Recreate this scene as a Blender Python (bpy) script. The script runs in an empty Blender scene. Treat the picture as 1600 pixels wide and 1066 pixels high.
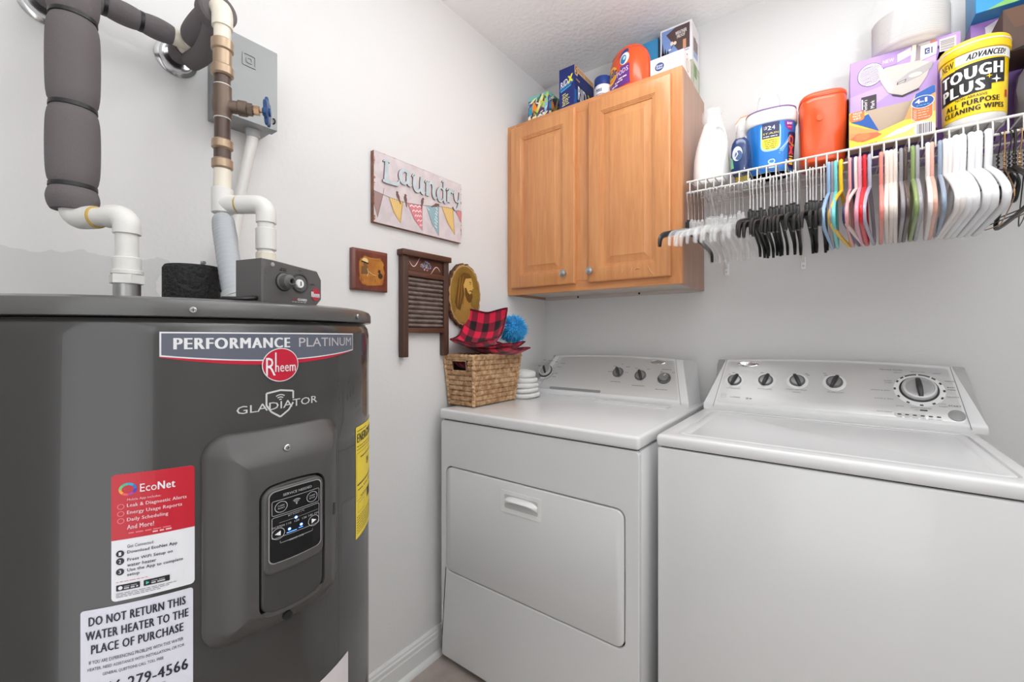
import bpy, bmesh, math, random
from mathutils import Vector, Matrix
from math import sin, cos, pi, sqrt, atan2, radians as R

sc = bpy.context.scene
COL = sc.collection

# ------------------------------------------------------------------ camera, world, lights, exposure
cam_d = bpy.data.cameras.new('camera')
cam = bpy.data.objects.new('camera', cam_d)
COL.objects.link(cam)
cam.location = (1.185, -1.866, 1.178)
cam.rotation_euler = (R(90), 0, R(36.78))
cam_d.sensor_width = 36.0
cam_d.lens = 15.163
cam_d.shift_y = -0.0054
cam_d.clip_start = 0.02
sc.camera = cam

w = bpy.data.worlds.new('world')
sc.world = w
w.use_nodes = True
w.node_tree.nodes['Background'].inputs[0].default_value = (1.0, 1.0, 1.0, 1)
w.node_tree.nodes['Background'].inputs[1].default_value = 0.45


def area(name, loc, rot, sx, sy, energy, col, shape='RECTANGLE'):
    d = bpy.data.lights.new(name, 'AREA')
    d.shape = shape
    d.size = sx
    d.size_y = sy
    d.energy = energy
    d.color = col
    o = bpy.data.objects.new(name, d)
    COL.objects.link(o)
    o.location = loc
    o.rotation_euler = rot
    return o


pd = bpy.data.lights.new('ceiling_fill_light', 'POINT')  # added point fill with no fixture of its own, lifts the ceiling
pd.energy = 0.4
pd.shadow_soft_size = 0.12
pd.color = (0.965, 0.985, 1.0)
po_ = bpy.data.objects.new('ceiling_fill_light', pd)
COL.objects.link(po_)
po_.location = (1.4, -1.0, 2.2)
area('ceiling_fixture_light', (1.05, -0.68, 2.41), (0, 0, 0), 0.9, 0.3, 5, (0.965, 0.985, 1.0))
area('upward_fill_light', (1.62, -1.6, 1.6), (R(180), 0, 0), 0.25, 0.25, 20, (0.965, 0.985, 1.0))  # added upward fill, unseen, brightens the ceiling and its bounce
area('rear_fill_light', (1.33, -2.5, 1.2), (R(90), 0, 0), 1.0, 1.9, 5.5, (0.97, 0.985, 1.0))  # added fill panel behind the camera, set in an unseen doorway

vs = sc.view_settings
vs.view_transform = 'Standard'
vs.look = 'None'
vs.gamma = 1.0
vs.use_curve_mapping = False
vs.exposure = 0.43
sc.cycles.use_denoising = True
sc.cycles.max_bounces = 8
sc.cycles.transparent_max_bounces = 16

# ------------------------------------------------------------------ materials


def lin(c):
    out = []
    for x in c[:3]:
        x = x / 255.0
        out.append(x / 12.92 if x <= 0.04045 else ((x + 0.055) / 1.055) ** 2.4)
    return (*out, 1.0)


MATS = {}


def mat(name, col, rough=0.5, metal=0.0, bump=None, trans=0.0, alpha=1.0, emit=None, coat=0.0, var=None, ior=None, aniso=None, spec=None, sheen=0.0):
    if name in MATS:
        return MATS[name]
    m = bpy.data.materials.new(name)
    m.use_nodes = True
    nt = m.node_tree
    b = nt.nodes['Principled BSDF']
    I = b.inputs
    I['Base Color'].default_value = lin(col)
    I['Roughness'].default_value = rough
    I['Metallic'].default_value = metal
    I['Transmission Weight'].default_value = trans
    I['Alpha'].default_value = alpha
    I['Coat Weight'].default_value = coat
    if sheen:
        I['Sheen Weight'].default_value = sheen
    if ior:
        I['IOR'].default_value = ior
    if spec is not None:
        I['Specular IOR Level'].default_value = spec
    if emit:
        I['Emission Color'].default_value = lin(emit[0])
        I['Emission Strength'].default_value = emit[1]
    tc = None
    if bump or var:
        tc = nt.nodes.new('ShaderNodeTexCoord')
    if var:
        col2, scale, stretch = var
        mp = nt.nodes.new('ShaderNodeMapping')
        mp.inputs['Scale'].default_value = stretch
        n = nt.nodes.new('ShaderNodeTexNoise')
        n.inputs['Scale'].default_value = scale
        n.inputs['Detail'].default_value = 6
        mx = nt.nodes.new('ShaderNodeMix')
        mx.data_type = 'RGBA'
        mx.inputs[6].default_value = lin(col)
        mx.inputs[7].default_value = lin(col2)
        rp = nt.nodes.new('ShaderNodeMapRange')
        rp.inputs[1].default_value = 0.35
        rp.inputs[2].default_value = 0.65
        nt.links.new(tc.outputs['Object'], mp.inputs[0])
        nt.links.new(mp.outputs[0], n.inputs['Vector'])
        nt.links.new(n.outputs['Fac'], rp.inputs[0])
        nt.links.new(rp.outputs[0], mx.inputs[0])
        nt.links.new(mx.outputs[2], I['Base Color'])
    if bump:
        scale, strength, dist = bump
        n = nt.nodes.new('ShaderNodeTexNoise')
        n.inputs['Scale'].default_value = scale
        n.inputs['Detail'].default_value = 4
        bp = nt.nodes.new('ShaderNodeBump')
        bp.inputs['Strength'].default_value = strength
        bp.inputs['Distance'].default_value = dist
        nt.links.new(tc.outputs['Object'], n.inputs['Vector'])
        nt.links.new(n.outputs['Fac'], bp.inputs['Height'])
        nt.links.new(bp.outputs[0], I['Normal'])
    MATS[name] = m
    return m


def P(r, g, b, rough=0.42):
    return mat('print_%02x%02x%02x' % (r, g, b), (r, g, b), rough)


def wood(name, c1, c2, rough=0.35, axis='Z', scale=9.0, coat=0.25):
    """streaked procedural wood grain running along an axis"""
    if name in MATS:
        return MATS[name]
    m = bpy.data.materials.new(name)
    m.use_nodes = True
    nt = m.node_tree
    b = nt.nodes['Principled BSDF']
    b.inputs['Roughness'].default_value = rough
    b.inputs['Coat Weight'].default_value = coat
    b.inputs['Coat Roughness'].default_value = 0.25
    tc = nt.nodes.new('ShaderNodeTexCoord')
    mp = nt.nodes.new('ShaderNodeMapping')
    s = {'X': (0.08, 1, 1), 'Y': (1, 0.08, 1), 'Z': (1, 1, 0.08)}[axis]
    mp.inputs['Scale'].default_value = s
    n1 = nt.nodes.new('ShaderNodeTexNoise')
    n1.inputs['Scale'].default_value = scale * 9
    n1.inputs['Detail'].default_value = 8
    n1.inputs['Distortion'].default_value = 0.6
    n2 = nt.nodes.new('ShaderNodeTexNoise')
    n2.inputs['Scale'].default_value = scale
    n2.inputs['Detail'].default_value = 3
    add = nt.nodes.new('ShaderNodeMath')
    add.operation = 'ADD'
    rp = nt.nodes.new('ShaderNodeMapRange')
    rp.inputs[1].default_value = 0.7
    rp.inputs[2].default_value = 1.3
    mx = nt.nodes.new('ShaderNodeMix')
    mx.data_type = 'RGBA'
    mx.inputs[6].default_value = lin(c1)
    mx.inputs[7].default_value = lin(c2)
    L = nt.links.new
    L(tc.outputs['Object'], mp.inputs[0])
    L(mp.outputs[0], n1.inputs['Vector'])
    L(mp.outputs[0], n2.inputs['Vector'])
    L(n1.outputs['Fac'], add.inputs[0])
    L(n2.outputs['Fac'], add.inputs[1])
    L(add.outputs[0], rp.inputs[0])
    L(rp.outputs[0], mx.inputs[0])
    L(mx.outputs[2], b.inputs['Base Color'])
    MATS[name] = m
    return m


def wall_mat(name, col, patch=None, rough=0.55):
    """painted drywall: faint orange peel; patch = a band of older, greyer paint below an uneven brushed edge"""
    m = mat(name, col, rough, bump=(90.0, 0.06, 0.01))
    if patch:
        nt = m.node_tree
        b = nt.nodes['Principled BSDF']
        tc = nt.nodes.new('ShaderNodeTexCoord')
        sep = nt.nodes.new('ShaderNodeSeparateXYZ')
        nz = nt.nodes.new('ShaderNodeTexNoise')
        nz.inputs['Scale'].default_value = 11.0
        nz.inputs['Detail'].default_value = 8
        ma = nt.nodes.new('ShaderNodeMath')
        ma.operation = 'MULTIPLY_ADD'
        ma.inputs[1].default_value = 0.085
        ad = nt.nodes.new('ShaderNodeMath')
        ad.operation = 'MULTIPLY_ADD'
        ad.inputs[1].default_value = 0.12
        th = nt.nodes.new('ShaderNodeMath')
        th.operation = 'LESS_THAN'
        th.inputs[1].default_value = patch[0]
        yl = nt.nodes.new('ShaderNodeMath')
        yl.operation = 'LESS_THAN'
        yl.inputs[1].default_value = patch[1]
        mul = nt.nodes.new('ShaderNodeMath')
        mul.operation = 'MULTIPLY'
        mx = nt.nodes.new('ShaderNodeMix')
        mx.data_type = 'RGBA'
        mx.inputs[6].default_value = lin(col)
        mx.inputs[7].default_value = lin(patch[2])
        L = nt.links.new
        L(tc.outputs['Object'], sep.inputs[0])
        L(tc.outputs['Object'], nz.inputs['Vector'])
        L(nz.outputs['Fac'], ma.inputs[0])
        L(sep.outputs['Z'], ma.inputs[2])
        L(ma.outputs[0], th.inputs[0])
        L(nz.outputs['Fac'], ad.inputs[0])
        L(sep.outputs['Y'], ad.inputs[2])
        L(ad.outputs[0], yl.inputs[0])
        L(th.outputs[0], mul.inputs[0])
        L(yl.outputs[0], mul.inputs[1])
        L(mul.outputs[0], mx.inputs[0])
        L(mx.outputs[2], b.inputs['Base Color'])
    return m


WHITE_APPL = mat('appliance_enamel', (222, 222, 222), 0.24, coat=0.3)
WHITE_PLAS = mat('white_plastic', (236, 236, 234), 0.35)
DARK_GAP = mat('dark_gap', (28, 28, 28), 0.8)  # near-black for shade in gaps and holes; also dark print and screws
SILVER = mat('console_silver', (204, 204, 203), 0.36, metal=0.4)
CHROME = mat('chrome', (222, 222, 224), 0.2, metal=1.0)
STEEL = mat('brushed_steel', (170, 170, 170), 0.35, metal=0.9)
SCREW = mat('screw_zinc', (200, 200, 200), 0.3, metal=0.9)
KNOB_GREY = mat('knob_grey', (92, 92, 92), 0.4)
KNOB_DARK = mat('knob_dark', (52, 52, 52), 0.4)
TANK = mat('tank_grey_paint', (54, 53, 52), 0.22, coat=0.5)
TANK_RIM = mat('tank_rim_grey', (84, 83, 82), 0.3, coat=0.3)
COVER = mat('cover_grey_plastic', (70, 68, 67), 0.42)
PAD = mat('pad_grey_plastic', (56, 55, 54), 0.45)
BLACK_GLOSS = mat('black_gloss', (14, 14, 15), 0.15)
INSUL = mat('grey_foam_insulation', (106, 100, 101), 0.9, bump=(340.0, 0.25, 0.003))
FOAM_BLK = mat('black_foam', (30, 30, 30), 0.75, bump=(140.0, 1.0, 0.01))
TIE = mat('black_cable_tie', (22, 22, 22), 0.4)
CPVC = mat('cream_cpvc', (232, 224, 208), 0.35)
PVC = mat('white_pvc', (226, 224, 220), 0.32)
BRONZE = mat('bronze_coupling', (176, 152, 128), 0.35, metal=0.55)
BRASSDK = mat('aged_bronze_valve', (112, 96, 84), 0.45, metal=0.5)
COPPERDK = mat('dark_copper_pipe', (92, 76, 70), 0.4, metal=0.4)
BRASS = mat('brass', (178, 144, 112), 0.3, metal=0.8)
BLUE_PAINT = mat('blue_handle_paint', (20, 72, 128), 0.35)
GLUE = mat('amber_cement', (206, 172, 92), 0.4)
GALV = mat('galvanised_box', (148, 150, 150), 0.42, metal=0.35)
GREY_PLAS = mat('grey_conduit_plastic', (168, 172, 176), 0.3)
GREY_PLAS2 = mat('grey_socket_plastic', (178, 180, 180), 0.35)
BOX_GREY = mat('control_box_grey', (86, 84, 83), 0.45)
CLEAR = mat('clear_plastic', (250, 250, 250), 0.08, alpha=0.30, spec=0.6)
CLEAR2 = mat('clear_hanger_plastic', (248, 248, 248), 0.12, alpha=0.26, spec=0.7)
FROST = mat('frosted_clear_plastic', (240, 240, 240), 0.25, alpha=0.32)
FILM = mat('clear_film', (250, 250, 250), 0.08, alpha=0.16, spec=0.8)
BLACK_PLAS = mat('black_plastic', (26, 25, 25), 0.3)
WIRE_WHITE = mat('white_coated_wire', (226, 222, 216), 0.35)
CARD = mat('brown_cardboard', (188, 168, 150), 0.7)
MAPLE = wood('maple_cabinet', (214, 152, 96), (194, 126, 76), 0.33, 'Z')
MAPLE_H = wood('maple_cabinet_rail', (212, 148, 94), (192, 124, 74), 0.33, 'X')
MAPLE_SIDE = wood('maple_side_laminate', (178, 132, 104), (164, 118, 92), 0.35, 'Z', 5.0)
RAW = mat('raw_bottom_board', (200, 188, 180), 0.6)

# ------------------------------------------------------------------ mesh helpers
ROOT = {}


def ident(x, y, h):
    return (x, y, h)


def rr(x0, x1, y0, y1, r, n=5, k=1):
    """rounded rectangle outline, counter-clockwise; k = extra points per straight edge"""
    r = max(1e-5, min(r, (x1 - x0) / 2 - 1e-6, (y1 - y0) / 2 - 1e-6))
    P_ = []
    cs = [(x1 - r, y0 + r, -90), (x1 - r, y1 - r, 0), (x0 + r, y1 - r, 90), (x0 + r, y0 + r, 180)]
    for i, (cx, cy, a0) in enumerate(cs):
        for j in range(n + 1):
            a = R(a0 + 90 * j / n)
            P_.append((cx + r * cos(a), cy + r * sin(a)))
        nx = cs[(i + 1) % 4]
        a = R(a0 + 90)
        p = (cx + r * cos(a), cy + r * sin(a))
        q = (nx[0] + r * cos(a), nx[1] + r * sin(a))
        for j in range(1, k):
            t = j / k
            P_.append((p[0] + (q[0] - p[0]) * t, p[1] + (q[1] - p[1]) * t))
    return P_


def ell(cx, cy, rx, ry, n=28, a0=0.0):
    return [(cx + rx * cos(a0 + 2 * pi * i / n), cy + ry * sin(a0 + 2 * pi * i / n)) for i in range(n)]


def fill2d(pts, step=None):
    bm = bmesh.new()
    vs_ = [bm.verts.new((p[0], p[1], 0)) for p in pts]
    try:
        bm.faces.new(vs_)
    except ValueError:
        bm.free()
        return [], []
    if step:
        cutx(bm, step)
    bmesh.ops.triangulate(bm, faces=bm.faces[:])
    bm.verts.index_update()
    V = [(v.co.x, v.co.y) for v in bm.verts]
    F = [[v.index for v in f.verts] for f in bm.faces]
    bm.free()
    return V, F


def cutx(bm, step):
    xs = [v.co.x for v in bm.verts]
    a, b = min(xs), max(xs)
    k = math.ceil(a / step)
    while k * step < b:
        x = k * step
        if x > a + 1e-6:
            bmesh.ops.bisect_plane(bm, geom=bm.verts[:] + bm.edges[:] + bm.faces[:], plane_co=(x, 0, 0), plane_no=(1, 0, 0))
        k += 1


class B:
    """collects shapes and links them as ONE mesh object"""

    def __init__(s):
        s.v, s.f, s.m, s.mats = [], [], [], []

    def mi(s, m):
        if m not in s.mats:
            s.mats.append(m)
        return s.mats.index(m)

    def add(s, V, F, m):
        o = len(s.v)
        k = s.mi(m)
        s.v.extend([tuple(v) for v in V])
        for f in F:
            s.f.append([i + o for i in f])
            s.m.append(k)
        return s

    def box(s, x0, x1, y0, y1, z0, z1, m, bev=0.0, seg=2, mx=None):
        bm = bmesh.new()
        bmesh.ops.create_cube(bm, size=1)
        for v in bm.verts:
            v.co = Vector((x0 + (v.co.x + .5) * (x1 - x0), y0 + (v.co.y + .5) * (y1 - y0), z0 + (v.co.z + .5) * (z1 - z0)))
        if bev:
            bmesh.ops.bevel(bm, geom=bm.edges[:], offset=bev, segments=seg, profile=0.5, affect='EDGES')
        bm.verts.index_update()
        V = [v.co.copy() for v in bm.verts]
        if mx:
            V = [mx @ v for v in V]
        F = [[v.index for v in f.verts] for f in bm.faces]
        bm.free()
        return s.add(V, F, m)

    def loft(s, rings, m, cap0=True, cap1=True, closed=True):
        n = len(rings[0])
        V = [p for r_ in rings for p in r_]
        F = []
        for i in range(len(rings) - 1):
            for j in range(n if closed else n - 1):
                a, b = i * n + j, i * n + (j + 1) % n
                F.append([a, b, b + n, a + n])
        if cap0:
            F.append(list(range(n))[::-1])
        if cap1:
            F.append([(len(rings) - 1) * n + j for j in range(n)])
        return s.add(V, F, m)

    def lathe(s, prof, m, c=(0, 0, 0), n=28, mx=None, sx=1.0, sy=1.0):
        rings = []
        for r_, z in prof:
            rings.append([(r_ * sx * cos(2 * pi * i / n), r_ * sy * sin(2 * pi * i / n), z) for i in range(n)])
        if mx:
            rings = [[mx @ Vector(p) for p in q] for q in rings]
        rings = [[(p[0] + c[0], p[1] + c[1], p[2] + c[2]) for p in q] for q in rings]
        return s.loft(rings, m)

    def cyl(s, a, b, r_, m, n=16, bev=0.0, r2=None):
        a, b = Vector(a), Vector(b)
        d = (b - a)
        L = d.length
        q = d.to_track_quat('Z', 'Y').to_matrix().to_4x4()
        mx = Matrix.Translation(a) @ q
        r2 = r_ if r2 is None else r2
        prof = [(r_, 0), (r2, L)] if not bev else [(r_ - bev, 0), (r_, bev), (r2, L - bev), (r2 - bev, L)]
        return s.lathe(prof, m, n=n, mx=mx)

    def tube(s, pts, r_, m, n=8, closed=False, sub=0, caps=True, flat=None):
        pts = [Vector(p) for p in pts]
        if sub:
            if isinstance(r_, (list, tuple)):
                r_ = [q.x for q in smooth([Vector((q, 0, 0)) for q in r_], sub, closed)]
            pts = smooth(pts, sub, closed)
        N = len(pts)
        rings = []
        up = None
        for i, p in enumerate(pts):
            if closed:
                t = (pts[(i + 1) % N] - pts[i - 1]).normalized()
            else:
                t = (pts[min(i + 1, N - 1)] - pts[max(i - 1, 0)]).normalized()
            if up is None:
                up = Vector((0, 0, 1)) if abs(t.z) < 0.9 else Vector((1, 0, 0))
            up = (up - t * up.dot(t))
            if up.length < 1e-6:
                up = t.orthogonal()
            up.normalize()
            sd = t.cross(up)
            rad = r_[i] if isinstance(r_, (list, tuple)) else r_
            fx, fy = flat if flat else (1, 1)
            rings.append([p + sd * (cos(2 * pi * k / n) * rad * fx) + up * (sin(2 * pi * k / n) * rad * fy) for k in range(n)])
        if closed:
            rings.append(rings[0])
            return s.loft(rings, m, False, False)
        return s.loft(rings, m, caps, caps)

    def rrl(s, x0, x1, y0, y1, r_, prof, m, mf=ident, cap=True, base=False, n=5, k=1, step=None, top=None):
        """nested rounded rectangles: prof = [(inset, height), ...]; the last ring is filled"""
        rings = []
        for ins, h in prof:
            q = rr(x0 + ins, x1 - ins, y0 + ins, y1 - ins, max(r_ - ins, 0.0004), n, k)
            rings.append([mf(p[0], p[1], h) for p in q])
        s.loft(rings, m, base, False)
        if cap:
            ins, h = prof[-1]
            V, F = fill2d(rr(x0 + ins, x1 - ins, y0 + ins, y1 - ins, max(r_ - ins, 0.0004), n, k), step)
            s.add([mf(p[0], p[1], h) for p in V], F, top or m)
        return s

    def bridge(s, outer, inner, m, mf=ident, h0=0.0, h1=0.0):
        """flat plate with a hole (outlines of equal length), thickness from h0 (front) to h1"""
        n = len(outer)
        V = [mf(*p, h0) for p in outer] + [mf(*p, h0) for p in inner] + [mf(*p, h1) for p in outer] + [mf(*p, h1) for p in inner]
        F = []
        for j in range(n):
            k = (j + 1) % n
            F += [[j, k, n + k, n + j], [2 * n + j, 3 * n + j, 3 * n + k, 2 * n + k], [j, 2 * n + j, 2 * n + k, k], [n + j, n + k, 3 * n + k, 3 * n + j]]
        return s.add(V, F, m)

    def prism(s, pts, h0, h1, m, mf=ident, bev=0.0, front=None):
        V, F = fill2d(pts)
        n = len(pts)
        s.add([mf(*p, h1) for p in V], F, front or m)
        s.add([mf(*p, h0) for p in V], [f[::-1] for f in F], m)
        W = [mf(*p, h0) for p in pts] + [mf(*p, h1) for p in pts]
        s.add(W, [[j, (j + 1) % n, n + (j + 1) % n, n + j] for j in range(n)], m)
        return s

    def build(s, name, parent=None, local=False, angle=38, fix=True, weld=1e-6):
        me = bpy.data.meshes.new(name)
        off = Vector((0, 0, 0))
        if parent is not None:
            off = ROOT.get(parent.name, off)
        V = s.v if local else [(v[0] - off[0], v[1] - off[1], v[2] - off[2]) for v in s.v]
        me.from_pydata(V, [], s.f)
        for m in s.mats:
            me.materials.append(m)
        me.polygons.foreach_set('material_index', s.m)
        bm = bmesh.new()
        bm.from_mesh(me)
        if weld:
            bmesh.ops.remove_doubles(bm, verts=bm.verts[:], dist=weld)
        if fix:
            bmesh.ops.recalc_face_normals(bm, faces=bm.faces[:])
        bm.to_mesh(me)
        bm.free()
        if angle:
            me.shade_smooth()
            me.set_sharp_from_angle(angle=R(angle))
        o = bpy.data.objects.new(name, me)
        COL.objects.link(o)
        if parent is not None:
            o.parent = parent
            ROOT[o.name] = off
        return o


def smooth(pts, sub, closed=False):
    """Catmull-Rom"""
    out = []
    N = len(pts)
    rng = range(N if closed else N - 1)
    for i in rng:
        if closed:
            p0, p1, p2, p3 = pts[i - 1], pts[i], pts[(i + 1) % N], pts[(i + 2) % N]
        else:
            p0, p1, p2, p3 = pts[max(i - 1, 0)], pts[i], pts[i + 1], pts[min(i + 2, N - 1)]
        for j in range(sub):
            t = j / sub
            out.append(0.5 * ((2 * p1) + (p2 - p0) * t + (2 * p0 - 5 * p1 + 4 * p2 - p3) * t * t + (3 * p1 - p0 - 3 * p2 + p3) * t ** 3))
    if not closed:
        out.append(pts[-1])
    return out


def arc_path(p0, corner, p1, rad, n=6):
    """polyline p0 - rounded corner - p1"""
    p0, c, p1 = Vector(p0), Vector(corner), Vector(p1)
    a = (p0 - c).normalized()
    b = (p1 - c).normalized()
    ang = a.angle(b)
    d = rad / math.tan(ang / 2)
    ctr = c + (a + b).normalized() * (rad / sin(ang / 2))
    s, e = c + a * d, c + b * d
    out = [p0]
    for i in range(n + 1):
        t = i / n
        v = (s - ctr).lerp(e - ctr, t).normalized() * rad
        out.append(ctr + v)
    out.append(p1)
    return out


TXT = {}


def txt(body, bold=0.0, res=2):
    key = (body, bold, res)
    if key not in TXT:
        c = bpy.data.curves.new('t', 'FONT')
        c.body = body
        c.resolution_u = res
        c.space_character = 1 + bold * 2.2
        ob = bpy.data.objects.new('t', c)
        me = bpy.data.meshes.new_from_object(ob)
        V = [(v.co.x, v.co.y) for v in me.vertices]
        F = [list(p.vertices) for p in me.polygons]
        x0 = min(p[0] for p in V)
        x1 = max(p[0] for p in V)
        y0 = min(p[1] for p in V)
        y1 = max(p[1] for p in V)
        V = [((p[0] - x0) / (x1 - x0), (p[1] - y0) / (y1 - y0)) for p in V]
        TXT[key] = (V, F, (x1 - x0) / (y1 - y0))
        bpy.data.objects.remove(ob)
        bpy.data.curves.remove(c)
        bpy.data.meshes.remove(me)
    return TXT[key]


class D:
    """flat print: coloured shapes in 2D, laid on a surface by a map (x, y, height) -> 3D"""

    def __init__(s, lay=0.00025):
        s.items = []
        s.lay = lay

    def raw(s, V, F, m, l):
        s.items.append((V, F, m, l))
        return s

    def poly(s, pts, m, l=1):
        V, F = fill2d(pts)
        return s.raw(V, F, m, l)

    def rect(s, x0, y0, x1, y1, m, l=0):
        return s.raw([(x0, y0), (x1, y0), (x1, y1), (x0, y1)], [[0, 1, 2, 3]], m, l)

    def rrect(s, x0, y0, x1, y1, r_, m, l=0):
        return s.poly(rr(x0, x1, y0, y1, r_, 4), m, l)

    def ell(s, cx, cy, rx, ry, m, l=1, n=24):
        return s.poly(ell(cx, cy, rx, ry, n), m, l)

    def ring(s, cx, cy, rx, ry, wd, m, l=1, n=28, a0=0, a1=360):
        full = (a1 - a0) >= 360
        k = n if full else n + 1
        V = []
        for i in range(k):
            a = R(a0 + (a1 - a0) * i / n)
            V += [(cx + rx * cos(a), cy + ry * sin(a)), (cx + (rx - wd) * cos(a), cy + (ry - wd) * sin(a))]
        F = []
        for i in range(n):
            j = (i + 1) % k
            F.append([2 * i, 2 * j, 2 * j + 1, 2 * i + 1])
        return s.raw(V, F, m, l)

    def frame(s, x0, y0, x1, y1, r_, wd, m, l=1):
        a = rr(x0, x1, y0, y1, r_, 4)
        b = rr(x0 + wd, x1 - wd, y0 + wd, y1 - wd, max(r_ - wd, 0.0002), 4)
        n = len(a)
        return s.raw(a + b, [[j, (j + 1) % n, n + (j + 1) % n, n + j] for j in range(n)], m, l)

    def line(s, pts, wd, m, l=1):
        n = len(pts)
        V = []
        for i in range(n):
            a = pts[max(i - 1, 0)]
            b = pts[min(i + 1, n - 1)]
            dx, dy = b[0] - a[0], b[1] - a[1]
            q = sqrt(dx * dx + dy * dy) or 1
            ww = wd[i] if isinstance(wd, (list, tuple)) else wd
            V += [(pts[i][0] - dy / q * ww / 2, pts[i][1] + dx / q * ww / 2), (pts[i][0] + dy / q * ww / 2, pts[i][1] - dx / q * ww / 2)]
        return s.raw(V, [[2 * i, 2 * i + 1, 2 * i + 3, 2 * i + 2] for i in range(n - 1)], m, l)

    def text(s, body, x, y, wd, h, m, l=2, bold=0.0, shear=0.0, rot=0.0, rise=0.0, res=2):
        """text stretched to the box x..x+wd, y..y+h; rise lifts its right end"""
        V, F, _ = txt(body, bold, res)
        W = []
        for a, b in V:
            px, py = a * wd + shear * b * h, b * h + rise * a
            if rot:
                px, py = px * cos(R(rot)) - py * sin(R(rot)), px * sin(R(rot)) + py * cos(R(rot))
            W.append((x + px, y + py))
        if bold:
            # heavier stroke: the same outline struck twice more, shifted by a fraction of its height
            k = bold * h * 0.75
            cr_, sr_ = cos(R(rot)), sin(R(rot))
            for j, q in enumerate((-1, 1)):
                s.raw([(p[0] + q * k * cr_, p[1] + q * k * sr_) for p in W], F, m, l + 0.3 * (j + 1))
        return s.raw(W, F, m, l)

    def dashes(s, x, y, wd, h, m, l=1, seed=1, word=0.006, rise=0.0):
        """a line of print too small to read"""
        rnd = random.Random(seed)
        p = 0.0
        while p < wd - word * 0.3:
            q = min(wd, p + word * rnd.uniform(0.5, 1.5))
            a, b = rise * p / wd, rise * q / wd
            s.raw([(x + p, y + a), (x + q, y + b), (x + q, y + b + h), (x + p, y + a + h)], [[0, 1, 2, 3]], m, l)
            p = q + word * 0.25
        return s

    def build(s, name, parent, mf, step=None, local=False):
        b = B()
        for V, F, m, l in s.items:
            if step and len(V):
                bm = bmesh.new()
                vv = [bm.verts.new((p[0], p[1], 0)) for p in V]
                for f in F:
                    try:
                        bm.faces.new([vv[i] for i in f])
                    except ValueError:
                        pass
                cutx(bm, step)
                bm.verts.index_update()
                V = [(v.co.x, v.co.y) for v in bm.verts]
                F = [[v.index for v in f.verts] for f in bm.faces]
                bm.free()
            b.add([mf(p[0], p[1], 0.0003 + l * s.lay) for p in V], F, m)
        return b.build(name, parent, local=local, angle=None, fix=False, weld=0)


def plane(o, u, v):
    """map onto a plane with origin o and directions u, v; height along u x v"""
    o, u, v = Vector(o), Vector(u).normalized(), Vector(v).normalized()
    n = u.cross(v)
    return lambda x, y, h: tuple(o + u * x + v * y + n * h)


def tag(o, label, cat=None, group=None, kind=None):
    if label:
        o['label'] = label
    if cat:
        o['category'] = cat
    if group:
        o['group'] = group
    if kind:
        o['kind'] = kind
    return o


def thing(name, label, cat, loc=(0, 0, 0), group=None, rz=0.0):
    o = bpy.data.objects.new(name, None)
    COL.objects.link(o)
    o.location = loc
    o.rotation_euler = (0, 0, R(rz))
    o.empty_display_size = 0.05
    ROOT[o.name] = Vector(loc)
    return tag(o, label, cat, group)


def struct(name, b, parent=None, **k):
    o = b.build(name, parent, **k)
    o['kind'] = 'structure'
    return o


def dup(root, loc=None, rz=None, label=None):
    r = root.copy()
    COL.objects.link(r)
    if loc is not None:
        r.location = loc
    if rz is not None:
        r.rotation_euler = (0, 0, R(rz))
    if label:
        r['label'] = label
    for ch in list(root.children):
        c = ch.copy()
        COL.objects.link(c)
        c.parent = r
        for g in list(ch.children):
            d = g.copy()
            COL.objects.link(d)
            d.parent = c
    return r


# ------------------------------------------------------------------ the room
CEIL = 2.438
WX, FY = 2.10, -2.62
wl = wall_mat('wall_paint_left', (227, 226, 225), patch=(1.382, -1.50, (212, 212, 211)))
wp = wall_mat('wall_paint', (216, 215, 214))
struct('wall_left', B().box(-0.1, 0, FY, 0, 0, CEIL, wl), angle=None)
struct('wall_back', B().box(-0.1, WX + 0.1, 0, 0.1, 0, CEIL, wp), angle=None)
struct('wall_right', B().box(WX, WX + 0.1, FY, 0, 0, CEIL, wp), angle=None)
bw = B()
bw.box(-0.1, 0.85, FY - 0.1, FY, 0, CEIL, wp)
bw.box(1.85, WX + 0.1, FY - 0.1, FY, 0, CEIL, wp)
bw.box(0.85, 1.85, FY - 0.1, FY, 2.2, CEIL, wp)
struct('wall_front', bw, angle=None)
cm = mat('ceiling_knockdown', (246, 246, 246), 0.8, bump=(60.0, 0.3, 0.012))
struct('ceiling', B().box(-0.1, WX + 0.1, FY - 0.1, 0.1, CEIL, CEIL + 0.1, cm), angle=None)
fm = mat('vinyl_floor', (188, 176, 168), 0.45, var=((164, 152, 144), 9.0, (1, 1, 1)), bump=(20.0, 0.1, 0.01))
fl = struct('floor', B().box(-0.1, WX + 0.1, FY - 0.1, 0.1, -0.1, 0, fm), angle=None)
jm = mat('floor_joint', (132, 116, 106), 0.7)
TRIM = mat('trim_paint', (226, 226, 225), 0.35)


def baseboard(name, mf, L):
    # moulded profile (depth, height) swept along the wall
    pr = [(0, 0), (0.014, 0), (0.014, 0.066), (0.012, 0.07), (0.012, 0.083), (0.009, 0.087), (0.008, 0.094), (0.004, 0.1), (0, 0.1)]
    b = B()
    b.loft([[mf(0, d, z) for d, z in pr], [mf(L, d, z) for d, z in pr]], TRIM)
    o = struct(name, b, angle=20)
    sm = B()
    q = [(0.014, 0), (0.028, 0)] + [(0.014 + 0.014 * cos(R(a)), 0.018 * sin(R(a))) for a in (20, 45, 70)] + [(0.014, 0.018)]
    sm.loft([[mf(0, d, z) for d, z in q], [mf(L, d, z) for d, z in q]], TRIM)
    sm.build('shoe_moulding', o)


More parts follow.
